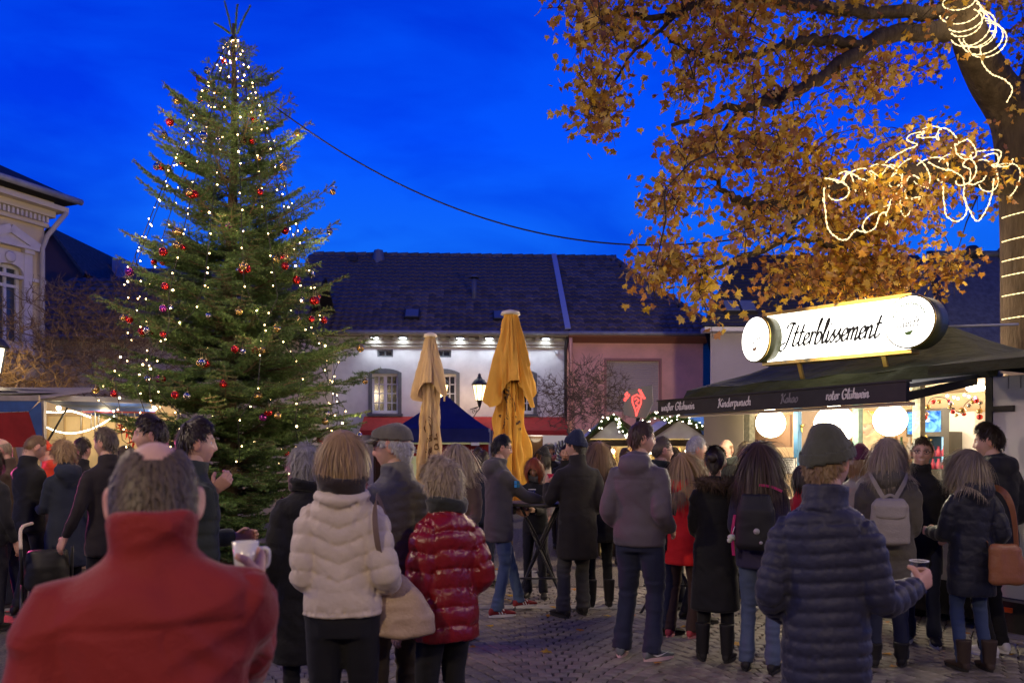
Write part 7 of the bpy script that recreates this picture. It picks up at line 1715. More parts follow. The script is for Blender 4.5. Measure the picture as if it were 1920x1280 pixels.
            if st in ('bob',): low_ = p[:, 2] < -.10; p[low_, 0] *= .96; p[low_, 1] *= .96
            if st in ('long', 'lob'):
                sh_ = p - np.array([0, -.03, -.29]); e = np.linalg.norm(sh_ / np.array([.25, .135, .17]), axis=1); ins = e < 1; p = np.where(ins[:, None], sh_ / e[:, None] + np.array([0, -.03, -.29]), p)
            pth.append(p)
        pth = np.stack(pth, 1); tg = np.gradient(pth, axis=1); nn = pth - np.array([0, 0, -.0]); nn[:, :, 2] *= .3; wv = np.cross(tg, nn); wv /= np.linalg.norm(wv, axis=2, keepdims=True) + 1e-9
        tap = np.interp(np.linspace(0, 1, K), [0, .15, .7, 1], [.8, 1, .9, .15])[None, :, None]; wv = wv * wd * tap * r.uniform(.7, 1.3, (N, 1, 1))
        RV = np.stack([pth - wv, pth + wv], 2).reshape(-1, 3); base = (np.arange(N) * K * 2)[:, None] + (np.arange(K - 1) * 2)[None]; RF = np.stack([base, base + 1, base + 3, base + 2], 2).reshape(-1, 4)
        rc = np.repeat(r.uniform(.82, 1.2, N), K * 2)[:, None] * np.ones((1, 3))
        if st == 'thin': pass
        allV = np.concatenate([shellV, H2(RV)]); allF = np.concatenate([SF, RF + len(shellV)]); allC = np.concatenate([shellC, rc])
        if st == 'bun':
            bv, bf = blob((0, -.118, .035), (.042, .036, .042), n=16, m=12); bv += .004 * vnoise(bv * 70, seed)[:, None]; bf = bf + len(allV); allV = np.concatenate([allV, H2(bv)]); allF = np.concatenate([allF, bf]); allC = np.concatenate([allC, np.ones((len(bv), 3)) * .9])
        link('hair', arr_mesh('hair', P2(allV), allF, hm, col=allC), t)
    # ---- hats
    if hat:
        kind, hc_, nm = hat; bm = mat('hat_' + nm, hc_, .95, .1, sheen=.3, bump=.9, bscale=55, bdist=.006, stretch=(1, 1, .6), var=.2, vscale=8)
        if kind == 'beanie':
            zc = np.interp(az, [0, 1.4, PI], [.050, .012, -.018])
            for nm2, z0, z1, ofs in (('hat', .0, 1, .014), ('hat_cuff', -.004, .045, .021)):
                mk = (HV[:, 2] > zc + z0) & (HV[:, 2] < zc + z1); tp = smooth01((HV[:, 2] - .07) / .05)
                rib = .0022 * np.cos(az * 40) if nm2 == 'hat_cuff' else .0012 * np.cos(az * 40)
                SV = HV * (1 + 0 * tp[:, None]) + nrm * (ofs + rib + .006 * (vnoise(HV * np.array([26, 26, 40]), seed) if nm2 == 'hat' else 0) * tp)[:, None] + np.array([0, -.016, .024]) * (tp * (1.0 if nm2 == 'hat' else 0))[:, None]
                fm = mk[HF].all(1); used = np.unique(HF[fm]); remap = np.full(len(HV), -1); remap[used] = np.arange(len(used)); Vh = H2(SV[used]); Fh = remap[HF[fm]]
                if nm2 == 'hat':
                    top = HV[:, 2].argsort()[-NLON:]; pass
                ho = link(nm2, arr_mesh(nm2, P2(Vh), Fh, bm), t)
                so_ = ho.modifiers.new('s', 'SOLIDIFY'); so_.thickness = .006 * s; so_.offset = -1
                if nm2 == 'hat':
                    bv, bf = blob((0, -.016, .118 + .020), (.045, .055, .018)); pass
        else:
            zc = np.interp(az, [0, 1.4, PI], [.052, .030, .010]); mk = HV[:, 2] > zc; tp = smooth01((HV[:, 2] - .05) / .06)
            SV = HV + nrm * (.012 + .010 * np.exp(-((HV[:, 2] - .075) / .03) ** 2))[:, None]; SV[:, 2] = np.minimum(SV[:, 2], .108 + .18 * (-.02 - SV[:, 1]) * 1) + .0; SV[:, 1] += .018 * tp; SV[:, 2] -= .10 * np.maximum(0, SV[:, 1] - .02) * tp
            fm = mk[HF].all(1); used = np.unique(HF[fm]); remap = np.full(len(HV), -1); remap[used] = np.arange(len(used)); ho = link('hat', arr_mesh('hat', P2(H2(SV[used])), remap[HF[fm]], bm), t); so_ = ho.modifiers.new('s', 'SOLIDIFY'); so_.thickness = .006; so_.offset = -1
            m = MB(); n = 14; Vv = []
            for j, (ro, dz) in enumerate(((.0, .0), (.028, -.002), (.055, -.012))):
                for i in range(n): a = -1.15 + 2.3 * i / (n - 1); Vv.append((math.sin(a) * (.088 + ro * .35), math.cos(a) * (.105) + ro * math.cos(a) ** .6 if math.cos(a) > 0 else 0, .052 + dz - .012 * abs(math.sin(a))))
            Vv = P2(H2(np.array(Vv))); m.add(Vv, [(j * n + i, j * n + i + 1, (j + 1) * n + i + 1, (j + 1) * n + i) for j in range(2) for i in range(n - 1)], 0, True); bo = m.build('hat_brim', [bm], t); so_ = bo.modifiers.new('s', 'SOLIDIFY'); so_.thickness = .008
    if glasses:
        m = MB()
        for sx in (-1, 1):
            pts = [(sx * .033 + .023 * math.cos(a) , .094 - .012 * abs(math.cos(a)) * (math.cos(a) * sx > 0), .004 + .015 * math.copysign(abs(math.sin(a)) ** .7, math.sin(a))) for a in np.linspace(0, 2 * PI, 17)]
            m.tube([Vector(P2(q)) for q in H2(np.array(pts))], .0025, 5)
            m.tube([Vector(P2(q)) for q in H2(np.array([(sx * .057, .084, .010), (sx * .077, .05, .008), (sx * .084, -.005, .006)]))], .0022, 5)
        m.tube([Vector(P2(q)) for q in H2(np.array([(-.010, .098, .008), (.010, .098, .008)]))], .0025, 5); m.build('glasses', [M_dark], t)
    if scarf:
        Vs = Vol(); cen = np.array((0, -.004, 1.495)); 
        for k_ in range(2):
            pts = [cen + np.array([math.cos(a) * (.088 + .006 * k_), math.sin(a) * (.085 + .01 * k_) - .01, .03 * k_ + .012 * math.sin(2 * a + k_)]) for a in np.linspace(0, 2 * PI, 20)]; pts = [up(q) if lean else q for q in pts]; Vs.tube(pts, [.030] * 20, 10)
        V, Fq, N_ = Vs.mesh(.012, 2); V = V + N_ * (.006 * vnoise(V * np.array([18, 18, 45]), seed))[:, None]; link('scarf', arr_mesh('scarf', P2(V), Fq, cloth('scarf_' + scarf[0], scarf[1], .95, .4)), t)
    t_info[key] = (s, hands, A, up); return t
t_info = {}
def at_person(key, p):
    t = PEOPLE[key]; return Matrix.Translation(t.location) @ Matrix.Rotation(t.rotation_euler[2], 4, 'Z') @ Vector(p)
def cup(key, side, name, label, kind='mug', col=(.62, .60, .55), h=.095, r0=.034):
    s, hands, A, up = t_info[key]; c = hands[side][0] * s; x = hands[side][1]
    upv = Vector((0, 0, 1)); o = at_person(key, c); t = thing(name, label, 'glass' if kind == 'glass' else 'mug', o, PEOPLE[key].rotation_euler[2])
    if kind == 'glass':
        MB().lathe([(.0005, -h / 2), (r0 * .8, -h / 2), (r0, h / 2)], n=20, cap=False).build('glass', [glassmat('clear_glass', (.9, .93, .95))], t)
        MB().lathe([(r0 * .74, -h / 2 + .009), (r0 * .84, h * .12), (.0005, h * .12)], n=18).build('drink', [mat('drink_' + name + kind, col, .1, .5)], t)
        MB().tube([(r0 * math.cos(a), r0 * math.sin(a), h / 2) for a in np.linspace(0, 2 * PI, 21)], .0022, 5).build('rim', [mat('glass_rim', (.75, .75, .72), .2, .6)], t)
    else:
        MB().lathe([(r0 * .72, -h / 2), (r0, h / 2), (r0 * .90, h / 2), (r0 * .64, -h / 2 + .01), (.0005, -h / 2 + .01)], n=22).build('mug_body', [mat('mug_%.2f%.2f' % (col[0], col[1]), col, .25, .5, coat=.4)], t)
        MB().tube(catmull([(r0 * .9, 0, h * .3), (r0 + .022, 0, h * .25), (r0 + .02, 0, -h * .15), (r0 * .8, 0, -h * .25)], 5), .006, 6).build('handle', [mat('mug_%.2f%.2f' % (col[0], col[1]), col, .25, .5)], t)
    return t
BLK = dict(c=(.016, .016, .018), n='black', sheen=.12)
NAVYJ = dict(c=(.016, .019, .034), n='navy', sheen=.12)
BLKT = dict(c=(.012, .012, .014), n='black'); NAVT = dict(c=(.020, .024, .045), n='navy'); JEANS = dict(c=(.075, .115, .19), n='jeans', fold=.007)
def crowd():
    P_ = person
    P_('bald', 'man in red jacket with thinning grey brown hair seen from behind, nearest of all', 288, 1.62, -2, 1.70, w=1.10, hoff=(0, .030, -.062), hair=('thin', 'saltbrown'), head=(-2, -7, 0), skin=1.0, hsz=1.07, vox=.008, strands=3.2,
       jacket=dict(c=(.225, .020, .018), n='red', hem=.80, collar=.062, puff=.012, fold=.013, rough=.75, sheen=.2), arms=(((.22, .20, 1.0), 'relaxed'), ((.235, .38, 1.315), 'grip', (-.1, -.1, -1.0))))
    P_('eating', 'dark haired man in profile raising a hand to his mouth', 362, 4.6, -72, 1.79, hair=('quiff', 'dark'), head=(-6, 0, 0), jacket=dict(c=(.034, .042, .036), n='olivegrey', q='baffle', sp=.075, amp=.010, puff=.014, collar=.06), arms=('bent', ((.07, .09, 1.37), 'grip')))
    P_('young', 'young man with dark quiff looking left behind the balding man', 288, 5.7, 82, 1.86, hair=('quiff', 'dark'), jacket=NAVYJ, vox=.02, strands=.8)
    P_('wool', 'grey haired man in long black wool coat beside the blonde short haired woman', 203, 7.0, 22, 1.82, hair=('short', 'saltbrown'), head=(28, -4, 0), jacket=dict(c=(.022, .017, .017), n='blackwool', hem=.70, collar=.05, flare=.25), legs=BLKT, arms=(((.30, .10, .86), 'relaxed'), 'bent'))
    P_('blondcurl', 'woman with short curly blonde hair in navy coat seen from behind', 124, 7.8, 14, 1.72, fem=True, hair=('curly', 'blond'), head=(24, -8, 0), jacket=dict(c=(.022, .028, .045), n='navycoat', hem=.52, hood=True, collar=.06, flare=.3), legs=BLKT, arms=('bent', 'down'))
    P_('darkear', 'dark haired man half hidden behind the blonde curly woman', 152, 8.6, -40, 1.76, hair=('short', 'dark'), jacket=BLK, vox=.022, strands=.6)
    P_('redhood', 'person in bright orange red hooded jacket with hood raised', 104, 9.0, 40, 1.74, hair=('none', 'dark'), hat=('beanie', (.55, .05, .02), 'orangered'), head=(0, -22, 0), lean=8, jacket=dict(c=(.55, .05, .02), n='orangered', q='baffle', sp=.11, amp=.012, puff=.02, hood=True, hem=.72), legs=BLKT, vox=.02)
    P_('downlook', 'sandy haired man in dark jacket looking down at his hands', 54, 8.0, -55, 1.80, hair=('crop', 'sandy'), head=(-10, -24, 0), jacket=BLK, arms=('bent', ((.08, .32, 1.12), 'grip')), vox=.018)
    P_('brownjkt', 'balding man in brown jacket in profile at the picture edge', 28, 8.3, 68, 1.77, hair=('bald', 'greyblond'), head=(10, -10, 0), lean=8, glasses=True, jacket=dict(c=(.075, .052, .040), n='brown', hem=.72, fold=.009), legs=NAVT, arms=(((.05, .24, 1.36), 'relaxed'), 'pocket'), shoe=dict(c=(.05, .05, .06), n='grey', sole=(.4, .4, .42)), vox=.018)
    P_('edge', 'dark clothed person cut off by the picture edge', -22, 7.3, -30, 1.66, fem=True, hair=('bob', 'brown'), jacket=BLK, vox=.022, strands=.6)
    P_('greylady', 'short grey haired woman in long black coat before the fir tree', 575, 5.0, 6, 1.645, fem=True, hair=('curly', 'grey'), head=(14, -3, 0), jacket=dict(c=(.012, .012, .015), n='blackcoat', hem=.36, q='baffle', sp=.13, amp=.010, puff=.02, flare=.18, collar=.05), legs=BLKT, w=1.06, scarf=('black', (.012, .012, .013)), strands=1.4)
    P_('cream', 'blonde bobbed woman in cream quilted jacket with beige shoulder bag', 642, 3.7, -8, 1.71, fem=True, hair=('bob', 'blond'), head=(6, -4, 0), w=1.02, vox=.0085, strands=2.6, scarf=('brownfleece', (.030, .022, .019)), jacket=dict(c=(.56, .47, .37), n='cream', hem=.905, q='chevron', sp=.082, amp=.013, puff=.018, collar=.03, rough=.6, fold=.006, roll=True), legs=dict(c=(.012, .012, .014), n='black', wide=1.12), arms=(((.14, .20, 1.06), 'relaxed'), ((.215, .16, 1.0), 'relaxed')))
    P_('flatcap', 'older man in flat cap and glasses with olive ribbed quilted jacket', 745, 4.25, 26, 1.775, hair=('short', 'silver'), hat=('flatcap', (.14, .13, .105), 'capgrey'), head=(42, -6, 0), glasses=True, w=1.04, vox=.0115, strands=1.5, jacket=dict(c=(.135, .128, .105), n='olivequilt', hem=.93, q='baffle', sp=.050, amp=.008, puff=.016, collar=.06, rough=.55), legs=dict(c=(.10, .08, .055), n='khaki', wide=1.1, fold=.007), arms=('bent', 'pocket'))
    P_('redpuffer', 'small woman with curly grey blonde hair in shiny red puffer jacket', 836, 4.1, 38, 1.575, fem=True, hair=('curly', 'greyblond'), head=(32, -4, 0), w=1.04, vox=.0092, strands=2.2, scarf=('darkfleece', (.030, .033, .030)), jacket=dict(c=(.20, .008, .012), n='redpuffer', hem=.755, q='baffle', sp=.105, amp=.018, puff=.028, rough=.30, collar=.03, fold=.005, sheen=.0), legs=dict(c=(.013, .014, .016), n='black', wide=1.05), arms=(((.235, .10, .83), 'relaxed'), 'pocket'))
    P_('tuck', 'short haired man hidden behind the blonde bobbed woman', 641, 6.2, 20, 1.76, hair=('crop', 'dark'), jacket=BLK, vox=.022, strands=.8)
    P_('furlady', 'woman with long greyish blonde hair and brown fur coat looking down', 868, 7.0, 140, 1.69, fem=True, hair=('lob', 'greyblond'), head=(-8, -18, 0), jacket=dict(c=(.085, .055, .042), n='brownfur', hem=.6, fold=.012), legs=BLKT, arms=('bent', 'bent'), vox=.017)
    P_('jeansman', 'black haired man in charcoal jacket and blue jeans leaning at the bar table', 935, 8.0, -66, 1.78, hair=('short', 'black'), head=(-8, -6, 0), glasses=True, jacket=dict(c=(.085, .079, .078), n='charcoal', hood=True, hem=.72, puff=.012, collar=.05, fold=.008), legs=JEANS, shoe=dict(c=(.22, .02, .022), n='redsneaker', sole=(.7, .68, .65), mark='stripes'), arms=('hold', ((.06, .46, 1.10), 'grip')), feet=((-.08, .30, 5), (.10, -.05, -6)), vox=.013)
    P_('redhair', 'red haired woman bent over the bar table drinking from a glass', 1004, 8.95, 172, 1.56, fem=True, hair=('bob', 'red'), head=(0, -14, 0), lean=8, jacket=BLK, scarf=('greyknit', (.12, .12, .13)), arms=('cross', ((.04, .26, 1.28), 'grip')), vox=.017)
    P_('beanieman', 'tall man in long black coat and navy beanie turned to the bar table', 1083, 7.95, 24, 1.80, hair=('short', 'dark'), hat=('beanie', (.026, .032, .062), 'navy'), head=(38, -2, 0), jacket=dict(c=(.022, .019, .017), n='blackcoat2', hem=.56, collar=.06, flare=.12, puff=.008, fold=.008), legs=dict(c=(.05, .05, .055), n='greytrousers', wide=1.12, fold=.008), arms=(((.21, .26, 1.25), 'grip'), 'pocket'), feet=((-.16, -.02, 16), (.08, .06, -10)), w=1.08, vox=.014)
    P_('blondback', 'woman with long blonde hair half hidden behind the man in black coat', 1124, 8.45, 10, 1.71, fem=True, hair=('long', 'sandy'), jacket=dict(c=(.022, .022, .022), n='dkpuffer', q='baffle', sp=.09, amp=.010, puff=.02, hem=.70), legs=BLKT, shoe=dict(c=(.015, .014, .014), n='blackboot', boot=.32), arms=('down', 'hold'), vox=.017)
    P_('greyjkt', 'tall brown haired man in purple grey hooded jacket and dark jeans', 1199, 6.3, -24, 1.845, hair=('short', 'brown'), head=(-44, 0, 0), w=1.08, jacket=dict(c=(.10, .082, .092), n='purplegrey', hood=True, hem=.845, puff=.018, collar=.05, fold=.008, rough=.6), legs=dict(c=(.022, .026, .052), n='darkjeans', wide=1.12, fold=.008), shoe=dict(c=(.13, .15, .15), n='greysneaker', sole=(.62, .45, .44), mark='swoosh'), arms=('pocket', 'pocket'), feet=((-.15, .02, 18), (.10, .02, -28)), vox=.012, strands=1.3)
    P_('greenjkt', 'man with glasses in dark green jacket behind the purple grey jacket', 1238, 7.2, -62, 1.75, hair=('crop', 'saltbrown'), glasses=True, jacket=dict(c=(.026, .034, .026), n='dkgreen', hem=.76, puff=.012, collar=.06), legs=NAVT, arms=('pocket', 'bent'), vox=.017)
    P_('sipper', 'brown haired woman sipping from a mug behind the girl in red', 1263, 8.4, 150, 1.66, fem=True, hair=('bob', 'brown'), head=(0, -8, 0), jacket=BLK, arms=('bent', 'mouth'), vox=.018)
    P_('silver', 'person with short silver hair in pale jacket looking right', 1303, 7.7, -72, 1.76, fem=True, hair=('short', 'silver'), jacket=dict(c=(.36, .31, .28), n='pale', hem=.74, collar=.06), legs=BLKT, arms=('bent', 'bent'), vox=.017)
    P_('redgirl', 'girl with long blonde hair in bright red jacket', 1279, 7.05, -24, 1.60, fem=True, hair=('long', 'blond'), head=(-20, -2, 0), jacket=dict(c=(.80, .022, .022), n='brightred', hem=.70, puff=.008, hood=True, fold=.007), legs=dict(c=(.055, .032, .026), n='brown'), shoe=dict(c=(.40, .05, .06), n='pinksneaker', sole=(.65, .28, .28), mark='stripes'), arms=('hold', 'hold'), vox=.014)
    P_('bun', 'woman with brown hair bun and fur collar in long black coat', 1341, 6.25, -6, 1.655, fem=True, hair=('bun', 'dark'), head=(-6, 0, 0), jacket=dict(c=(.011, .011, .012), n='longblack', hem=.42, flare=.15, fur=(.075, .05, .035), collar=.02), legs=BLKT, shoe=dict(c=(.014, .013, .013), n='blackboot', boot=.34), arms=('hold', 'hold'), vox=.013, w=1.05)
    P_('baldfar', 'bald man with dark scarf seen over the brown hair bun', 1363, 9.4, 140, 1.76, hair=('bald', 'sandy'), scarf=('dkgrey', (.04, .045, .042)), jacket=BLK, vox=.02)
    P_('faceman', 'grey blond man facing forward beside the long brown haired woman', 1398, 8.6, 172, 1.71, hair=('short', 'greyblond'), jacket=BLK, head=(6, -4, 0), vox=.02)
    P_('longbrown', 'woman with very long brown hair in navy pink jacket and light jeans', 1424, 5.95, -8, 1.685, fem=True, hair=('long', 'brown'), jacket=dict(c=(.030, .024, .055), n='navypurple', hem=.80, puff=.014, fold=.008), legs=dict(c=(.075, .10, .16), n='lightjeans', fold=.008), shoe=dict(c=(.012, .012, .013), n='black2', sole=(.02, .02, .02)), arms=('bent', 'bent'), vox=.013, strands=1.6)
    P_('navypuffer', 'man in olive beanie and long navy quilted puffer jacket holding a glass', 1548, 3.15, -10, 1.70, hair=('short', 'sandy'), hat=('beanie', (.078, .080, .060), 'olive'), head=(-24, 0, 0), w=.92, vox=.0085, strands=1.6, jacket=dict(c=(.026, .027, .050), n='navypuffer', hem=.70, q='baffle', sp=.058, amp=.012, puff=.018, collar=.055, rough=.52, fold=.004), legs=NAVT, arms=('pocket', ((.31, .22, 1.13), 'grip', (.0, -.35, -.9))))
    P_('purplehat', 'woman in purple knitted beanie and grey coat at the counter', 1611, 7.3, -18, 1.665, fem=True, hair=('bob', 'sandy'), hat=('beanie', (.085, .025, .06), 'purple'), head=(-20, -4, 0), jacket=dict(c=(.22, .21, .21), n='palegrey', hem=.66), legs=BLKT, vox=.017)
    P_('parka', 'blonde woman in long olive parka wearing a pale backpack', 1664, 6.1, 4, 1.715, fem=True, hair=('lob', 'ash'), head=(-10, 0, 0), w=1.10, jacket=dict(c=(.100, .091, .070), n='oliveparka', hood=True, hem=.575, puff=.018, flare=.10, fold=.008, q='baffle', sp=.14, amp=.006), legs=NAVT, shoe=dict(c=(.016, .015, .015), n='blackboot2', boot=.2), arms=('hold', 'hold'), vox=.012, strands=1.2)
    P_('smiler', 'smiling young man with glasses and black coat facing the square', 1727, 6.8, 176, 1.73, hair=('short', 'brown'), head=(4, 2, -4), glasses=True, smile=True, jacket=dict(c=(.012, .012, .013), n='blackcoat3', hem=.60, collar=.06), legs=NAVT, shoe=dict(c=(.02, .02, .022), n='dksneaker', sole=(.55, .55, .52)), arms=('pocket', 'pocket'), vox=.014, strands=1.3)
    P_('leatherbag', 'blonde woman in dark quilted coat, blue jeans and brown boots', 1822, 6.0, 34, 1.625, fem=True, hair=('lob', 'ash'), head=(40, 2, 0), jacket=dict(c=(.017, .019, .030), n='darkquilt', hem=.60, q='baffle', sp=.12, amp=.008, puff=.018, hood=True, rough=.5), legs=dict(c=(.040, .062, .13), n='bluejeans', wide=.92), shoe=dict(c=(.045, .030, .022), n='brownboot', boot=.27, sole=(.02, .018, .015)), arms=('bent', 'pocket'), vox=.012, strands=1.4)
    P_('tallsmile', 'tall laughing man in black parka with round white sleeve patch', 1862, 6.45, 52, 1.83, hair=('quiff', 'dark'), head=(28, -6, 0), smile=True, jacket=dict(c=(.014, .015, .022), n='blackparka', hood=True, hem=.70, puff=.018, fold=.008), legs=BLKT, shoe=dict(c=(.62, .62, .62), n='whitesneaker', sole=(.7, .7, .7)), arms=('hold', 'pocket'), vox=.013, w=1.08, strands=1.3)
    P_('stallhand', 'stall worker in beige hooded top bending behind the counter', 1652, kfac(.85).d(1652), 150, 1.66, hair=('crop', 'sandy'), hat=('beanie', (.42, .30, .18), 'beige'), lean=26, jacket=dict(c=(.45, .33, .21), n='beige', hood=True), vox=.02); PEOPLE['stallhand'].location.z = .46
    P_('redglove', 'person in red jacket almost hidden behind the olive beanie', 1506, 6.9, 0, 1.50, fem=True, hair=('bob', 'dark'), jacket=dict(c=(.45, .02, .03), n='red2'), vox=.022, strands=.5)
    P_('f1', 'far man in grey cap and pink scarf by the tree banner', 1030, 13.5, 165, 1.76, hair=('short', 'saltbrown'), hat=('flatcap', (.06, .065, .075), 'capblue'), scarf=('pink', (.45, .16, .15)), jacket=BLK, vox=.024, strands=.4)
    P_('f2', 'far dark haired bearded man facing the square near the tree banner', 1060, 12.8, 178, 1.70, hair=('short', 'dark'), beard=True, jacket=BLK, vox=.024, strands=.4)
    P_('f3', 'far dark haired person beneath the navy pavilion', 897, 11.5, 10, 1.68, hair=('crop', 'dark'), jacket=dict(c=(.06, .03, .03), n='maroon'), vox=.024, strands=.4)
    P_('f4', 'far person with dark wool hat behind the red haired woman', 1020, 10.4, 120, 1.66, fem=True, hair=('bob', 'dark'), hat=('beanie', (.03, .03, .034), 'dark'), jacket=dict(c=(.42, .36, .28), n='palebeige'), vox=.024, strands=.4)
    P_('f5', 'brown haired customer hidden between purple beanie and parka', 1592, 7.7, -10, 1.67, fem=True, hair=('bob', 'brown'), jacket=BLK, vox=.024, strands=.5)
    P_('f6', 'dark coated far person behind the jeans man', 905, 9.8, -20, 1.62, hair=('short', 'dark'), jacket=NAVYJ, legs=NAVT, vox=.024, strands=.4)
    P_('f7', 'person in dark jacket standing at the hut counter', 1172, 11.6, 0, 1.66, hair=('short', 'brown'), jacket=NAVYJ, vox=.024, strands=.4)
    P_('f8', 'dark coated visitor near the blue awning stall counter', 235, 9.8, 10, 1.68, fem=True, hair=('bob', 'dark'), jacket=BLK, vox=.024, strands=.4)
crowd()
def belongings():
    cup('bald', 1, 'mug', 'white tapered mug raised by the man in red jacket', 'mug', (.66, .64, .58), .10, .034)
    cup('navypuffer', 1, 'drinking_glass', 'clear glass held by the man in navy puffer jacket', 'glass', (.80, .72, .62), .13, .036)
    cup('jeansman', 1, 'drinking_glass', 'glass mug held by the jeans man on the bar table', 'glass', (.55, .42, .15), .12, .036)
    cup('redhair', 1, 'drinking_glass', 'glass mug at the lips of the red haired woman', 'glass', (.55, .42, .15), .12, .042)
    cup('beanieman', 0, 'mug', 'red mug held by the man in navy beanie', 'mug', (.55, .02, .03), .11, .036)
    cup('sipper', 1, 'mug', 'white mug at the mouth of the brown haired woman', 'mug', (.6, .58, .5), .09, .036)
    def strap(key, pts, w, m, root, name='strap', closed=False):
        c = catmull(pts, 8); V = []; n = len(c)
        for i in range(n):
            tgv = c[min(i + 1, n - 1)] - c[max(i - 1, 0)]; out = Vector((c[i].x, c[i].y, 0)); 
            if out.length < 1e-4: out = Vector((0, -1, 0))
            sd = tgv.cross(out).normalized() * w / 2; o = out.normalized() * .004; V += [c[i] - sd, c[i] + sd, c[i] + sd + o, c[i] - sd + o]
        m_ = MB(); m_.add(V, [(4 * i + a, 4 * i + (a + 1) % 4, 4 * i + 4 + (a + 1) % 4, 4 * i + 4 + a) for i in range(n - 1) for a in range(4)], 0, False); return m_.build(name, [m], root)
    def sack(root, secs, m, name, vox=.011, fold=.008, seed=1):
        v = Vol(); v.loft([((x, y, z), (1, 0, 0), (0, 1, 0), a, b, b) for x, y, z, a, b in secs], 22, 2.6); V, Fq, N_ = v.mesh(vox, 2)
        n = vnoise(V * np.array([13, 13, 5]), seed) * .6 + (.4 - np.abs(vnoise(V * np.array([9, 9, 16]), seed + 3))) ; V = V + N_ * (fold * n)[:, None]; return link(name, arr_mesh(name, V, Fq, m), root)
    # beige hobo bag at the hip of the cream jacket
    o = at_person('cream', (.27, .02, 0)); t = thing('shoulder_bag', 'slouchy beige leather shoulder bag hanging beside the cream jacket', 'bag', o, PEOPLE['cream'].rotation_euler[2]); m = mat('beige_leather', (.40, .285, .20), .5, .4, var=.12, vscale=5, bump=.4, bscale=60)
    sack(t, [(.0, .05, .755, .10, .05), (.0, .05, .77, .155, .075), (.0, .05, .85, .150, .07), (-.02, .05, .95, .12, .05), (-.05, .05, 1.03, .07, .03), (-.06, .05, 1.06, .03, .02)], m, 'bag_body', .0105, .012, 4)
    strap('cream', [(-.07, -.03, 1.03), (-.08, -.10, 1.12), (-.095, -.150, 1.22), (-.105, -.155, 1.31), (-.11, -.11, 1.385), (-.11, -.02, 1.42), (-.10, .07, 1.37), (-.07, .12, 1.22), (-.05, .09, 1.05)], .030, mat('taupe_strap', (.19, .13, .095), .6, .3), t)
    # pale backpack
    o = at_person('parka', (0, 0, 0)); t = thing('backpack', 'pale beige backpack worn over the olive parka', 'backpack', o, PEOPLE['parka'].rotation_euler[2]); m = mat('pale_canvas', (.30, .27, .235), .75, .2, bump=.4, bscale=80, var=.08)
    sack(t, [(0, -.225, .94, .10, .05), (0, -.23, .96, .135, .075), (0, -.23, 1.10, .135, .078), (0, -.225, 1.24, .125, .065), (0, -.215, 1.285, .09, .04)], m, 'bag_body', .011, .005, 2)
    sack(t, [(0, -.29, 1.13, .06, .012), (0, -.295, 1.15, .10, .02), (0, -.28, 1.23, .118, .03), (0, -.25, 1.275, .10, .03)], m, 'flap', .010, .003, 6)
    for s in (-1, 1): strap('parka', [(s * .035, -.20, 1.275), (s * .07, -.185, 1.34), (s * .105, -.165, 1.41), (s * .13, -.06, 1.455), (s * .13, .09, 1.36), (s * .13, .13, 1.15)], .032, m, t, 'shoulder_strap')
    strap('parka', [(.05, -.24, 1.285), (.0, -.25, 1.31), (-.05, -.24, 1.285)], .02, m, t, 'grab_handle')
    # black backpack with round badge and plush pendant
    o = at_person('longbrown', (0, 0, 0)); t = thing('backpack', 'black backpack with round badge on the long brown haired woman', 'backpack', o, PEOPLE['longbrown'].rotation_euler[2]); m = mat('black_nylon', (.012, .012, .014), .6, .3)
    sack(t, [(0, -.20, .92, .12, .05), (0, -.205, .95, .14, .07), (0, -.205, 1.2, .135, .07), (0, -.19, 1.32, .10, .04)], m, 'bag_body', .013, .005, 8)
    MB().tube([(.02, -.278, 1.06), (.02, -.286, 1.06)], .022, 16).build('badge', [mat('badge_grey', (.30, .30, .30), .4)], t)
    MB().tube([(.05, -.278, .98), (.05, -.284, .98)], .012, 12).build('badge', [mat('badge_grey', (.30, .30, .30), .4)], t)
    strap('longbrown', [(-.16, -.10, 1.16), (-.175, -.12, 1.02), (-.165, -.12, .86)], .045, mat('pink_piping', (.45, .02, .12), .6), t, 'pink_trim')
    strap('longbrown', [(.02, -.165, 1.385), (.10, -.15, 1.375), (.17, -.10, 1.34)], .018, mat('pink_piping', (.45, .02, .12), .6), t, 'pink_trim')
    p = MB(); p.sphere((-.17, -.18, 1.0), .032, 12, 0, (1, .8, .75)).sphere((-.185, -.185, .978), .020, 10); p.build('plush_pendant', [mat('pale_plush', (.5, .55, .45), .9, sheen=.4)], t); MB().tube([(-.15, -.17, 1.08), (-.165, -.18, 1.03)], .003, 4).build('cord', [M_frame], t)
    # brown leather bag
    o = at_person('leatherbag', (.12, -.19, 0)); t = thing('shoulder_bag', 'tall brown leather shoulder bag of the blonde woman in quilted coat', 'bag', o, PEOPLE['leatherbag'].rotation_euler[2]); m = mat('tan_leather', (.27, .105, .045), .45, .4, var=.15, vscale=6, bump=.3, bscale=60)
    sack(t, [(.02, 0, .66, .11, .035), (.02, 0, .68, .135, .05), (.02, 0, .80, .13, .05), (.0, 0, .92, .12, .04), (-.005, 0, .955, .10, .025)], m, 'bag_body', .011, .008, 3)
    strap('leatherbag', [(.09, .0, .94), (.085, .01, 1.10), (.07, .03, 1.24), (.045, .08, 1.335), (.03, .17, 1.355), (.03, .27, 1.28), (.02, .29, 1.1), (-.08, .06, .94)], .045, m, t)
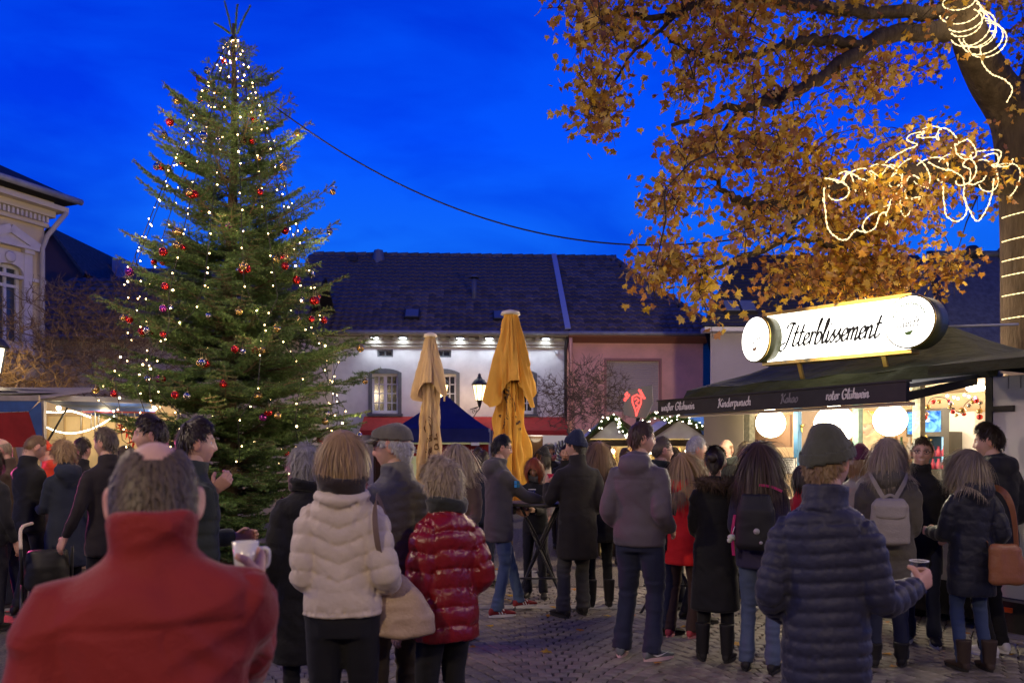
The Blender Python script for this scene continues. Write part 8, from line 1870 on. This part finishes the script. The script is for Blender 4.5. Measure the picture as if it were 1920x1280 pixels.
    # printed tote
    o = at_person('brownjkt', (-.05, -.24, .78)); t = thing('tote_bag', 'printed canvas tote bag under the arm of the brown jacket', 'bag', o, PEOPLE['brownjkt'].rotation_euler[2] - PI / 2 + R(20)); m = mat('tote_canvas', (.16, .11, .075), .8, color2=(.30, .22, .17), vscale=14)
    MB().cbox((0, 0, .14), (.27, .05, .28)).build('bag_body', [m], t); MB().tube(catmull([(-.08, 0, .28), (-.05, 0, .45), (.05, 0, .45), (.08, 0, .28)], 5), .01, 6).build('handle', [m], t)
    # sleeve patches
    t = PEOPLE['tallsmile']; s, hands, A, up = t_info['tallsmile']; S, E_ = A[1][0], A[1][1]; c = (S * .55 + E_ * .45) * s
    pm = Vector(c) + Vector((.098, -.02, 0)); mb = MB(); n = 20
    for rr, x0, mi in ((.036, .0, 0), (.029, .0035, 1), (.015, .006, 0)):
        b = [(pm.x + x0, pm.y + rr * math.cos(2 * PI * i / n), pm.z + rr * math.sin(2 * PI * i / n)) for i in range(n)]; mb.add(b + [(x - .02, y, z) for x, y, z in b], [tuple(range(n))] + [(i, (i + 1) % n, n + (i + 1) % n, n + i) for i in range(n)], mi)
    mb.build('sleeve_patch', [mat('patch_white', (.72, .72, .75), .7), mat('patch_navy', (.04, .05, .16), .7)], t)
    t = PEOPLE['jeansman']; s, hands, A, up = t_info['jeansman']; S, E_ = A[1][0], A[1][1]; c = Vector((S * .62 + E_ * .38) * s) + Vector((.088, .02, 0)); mb = MB(); 
    for k in range(4): mb.cbox((c.x + .004, c.y - .02 + .03 * (k % 2), c.z + .02 - .035 * (k // 2)), (.012, .024, .03), k % 2)
    mb.build('sleeve_patch', [mat('patch_blue', (.05, .30, .62), .5), mat('patch_teal', (.02, .16, .24), .5)], t)
    # child pushchair between the left visitors
    t = thing('pushchair', 'dark pushchair with pale curved handle and red strap', 'pushchair', (PX(88, 7.4), 7.4, 0), R(30)); 
    MB().tube(catmull([(-.2, -.25, .78), (-.2, -.1, .95), (-.12, .1, .98)], 6), .015, 8).build('handle', [mat('pale_handle', (.6, .5, .4), .5)], t)
    fr = MB(); fr.tube([(-.2, -.25, .78), (-.2, .25, .15)], .014, 8).tube([(.2, -.25, .78), (.2, .25, .15)], .014, 8).tube([(-.2, .1, .5), (-.2, -.25, .12)], .014, 8).tube([(.2, .1, .5), (.2, -.25, .12)], .014, 8); fr.build('frame', [M_dark], t)
    sack(t, [(0, 0, .38, .15, .18), (0, 0, .42, .18, .22), (0, -.05, .6, .18, .2), (0, -.12, .75, .16, .08)], M_black, 'seat', .02, .01, 3); MB().box(-.03, .03, .1, .2, .42, .66).build('strap', [mat('red_strap', (.4, .02, .03), .6)], t)
    for sx in (-1, 1):
        for y in (-.25, .25): MB().tube([(sx * .2 - .015, y, .1), (sx * .2 + .015, y, .1)], .1, 16).build('wheel', [M_black], t)
    # glasses standing on the bar table
    for dx, dy in ((.12, .08), (-.08, .14), (.2, -.05)):
        o = MB().lathe([(.030, 0), (.036, .11), (.034, .11), (.027, .008), (.0005, .008)], n=16).build('drinking_glass', [glassmat('clear_glass', (.9, .93, .95))]); o.location = (PX(1012, 8.35) + dx, 8.35 + dy, 1.121); tag(o, 'empty glass mug standing on the bar table', 'glass', 'glasses on the bar table')
belongings()
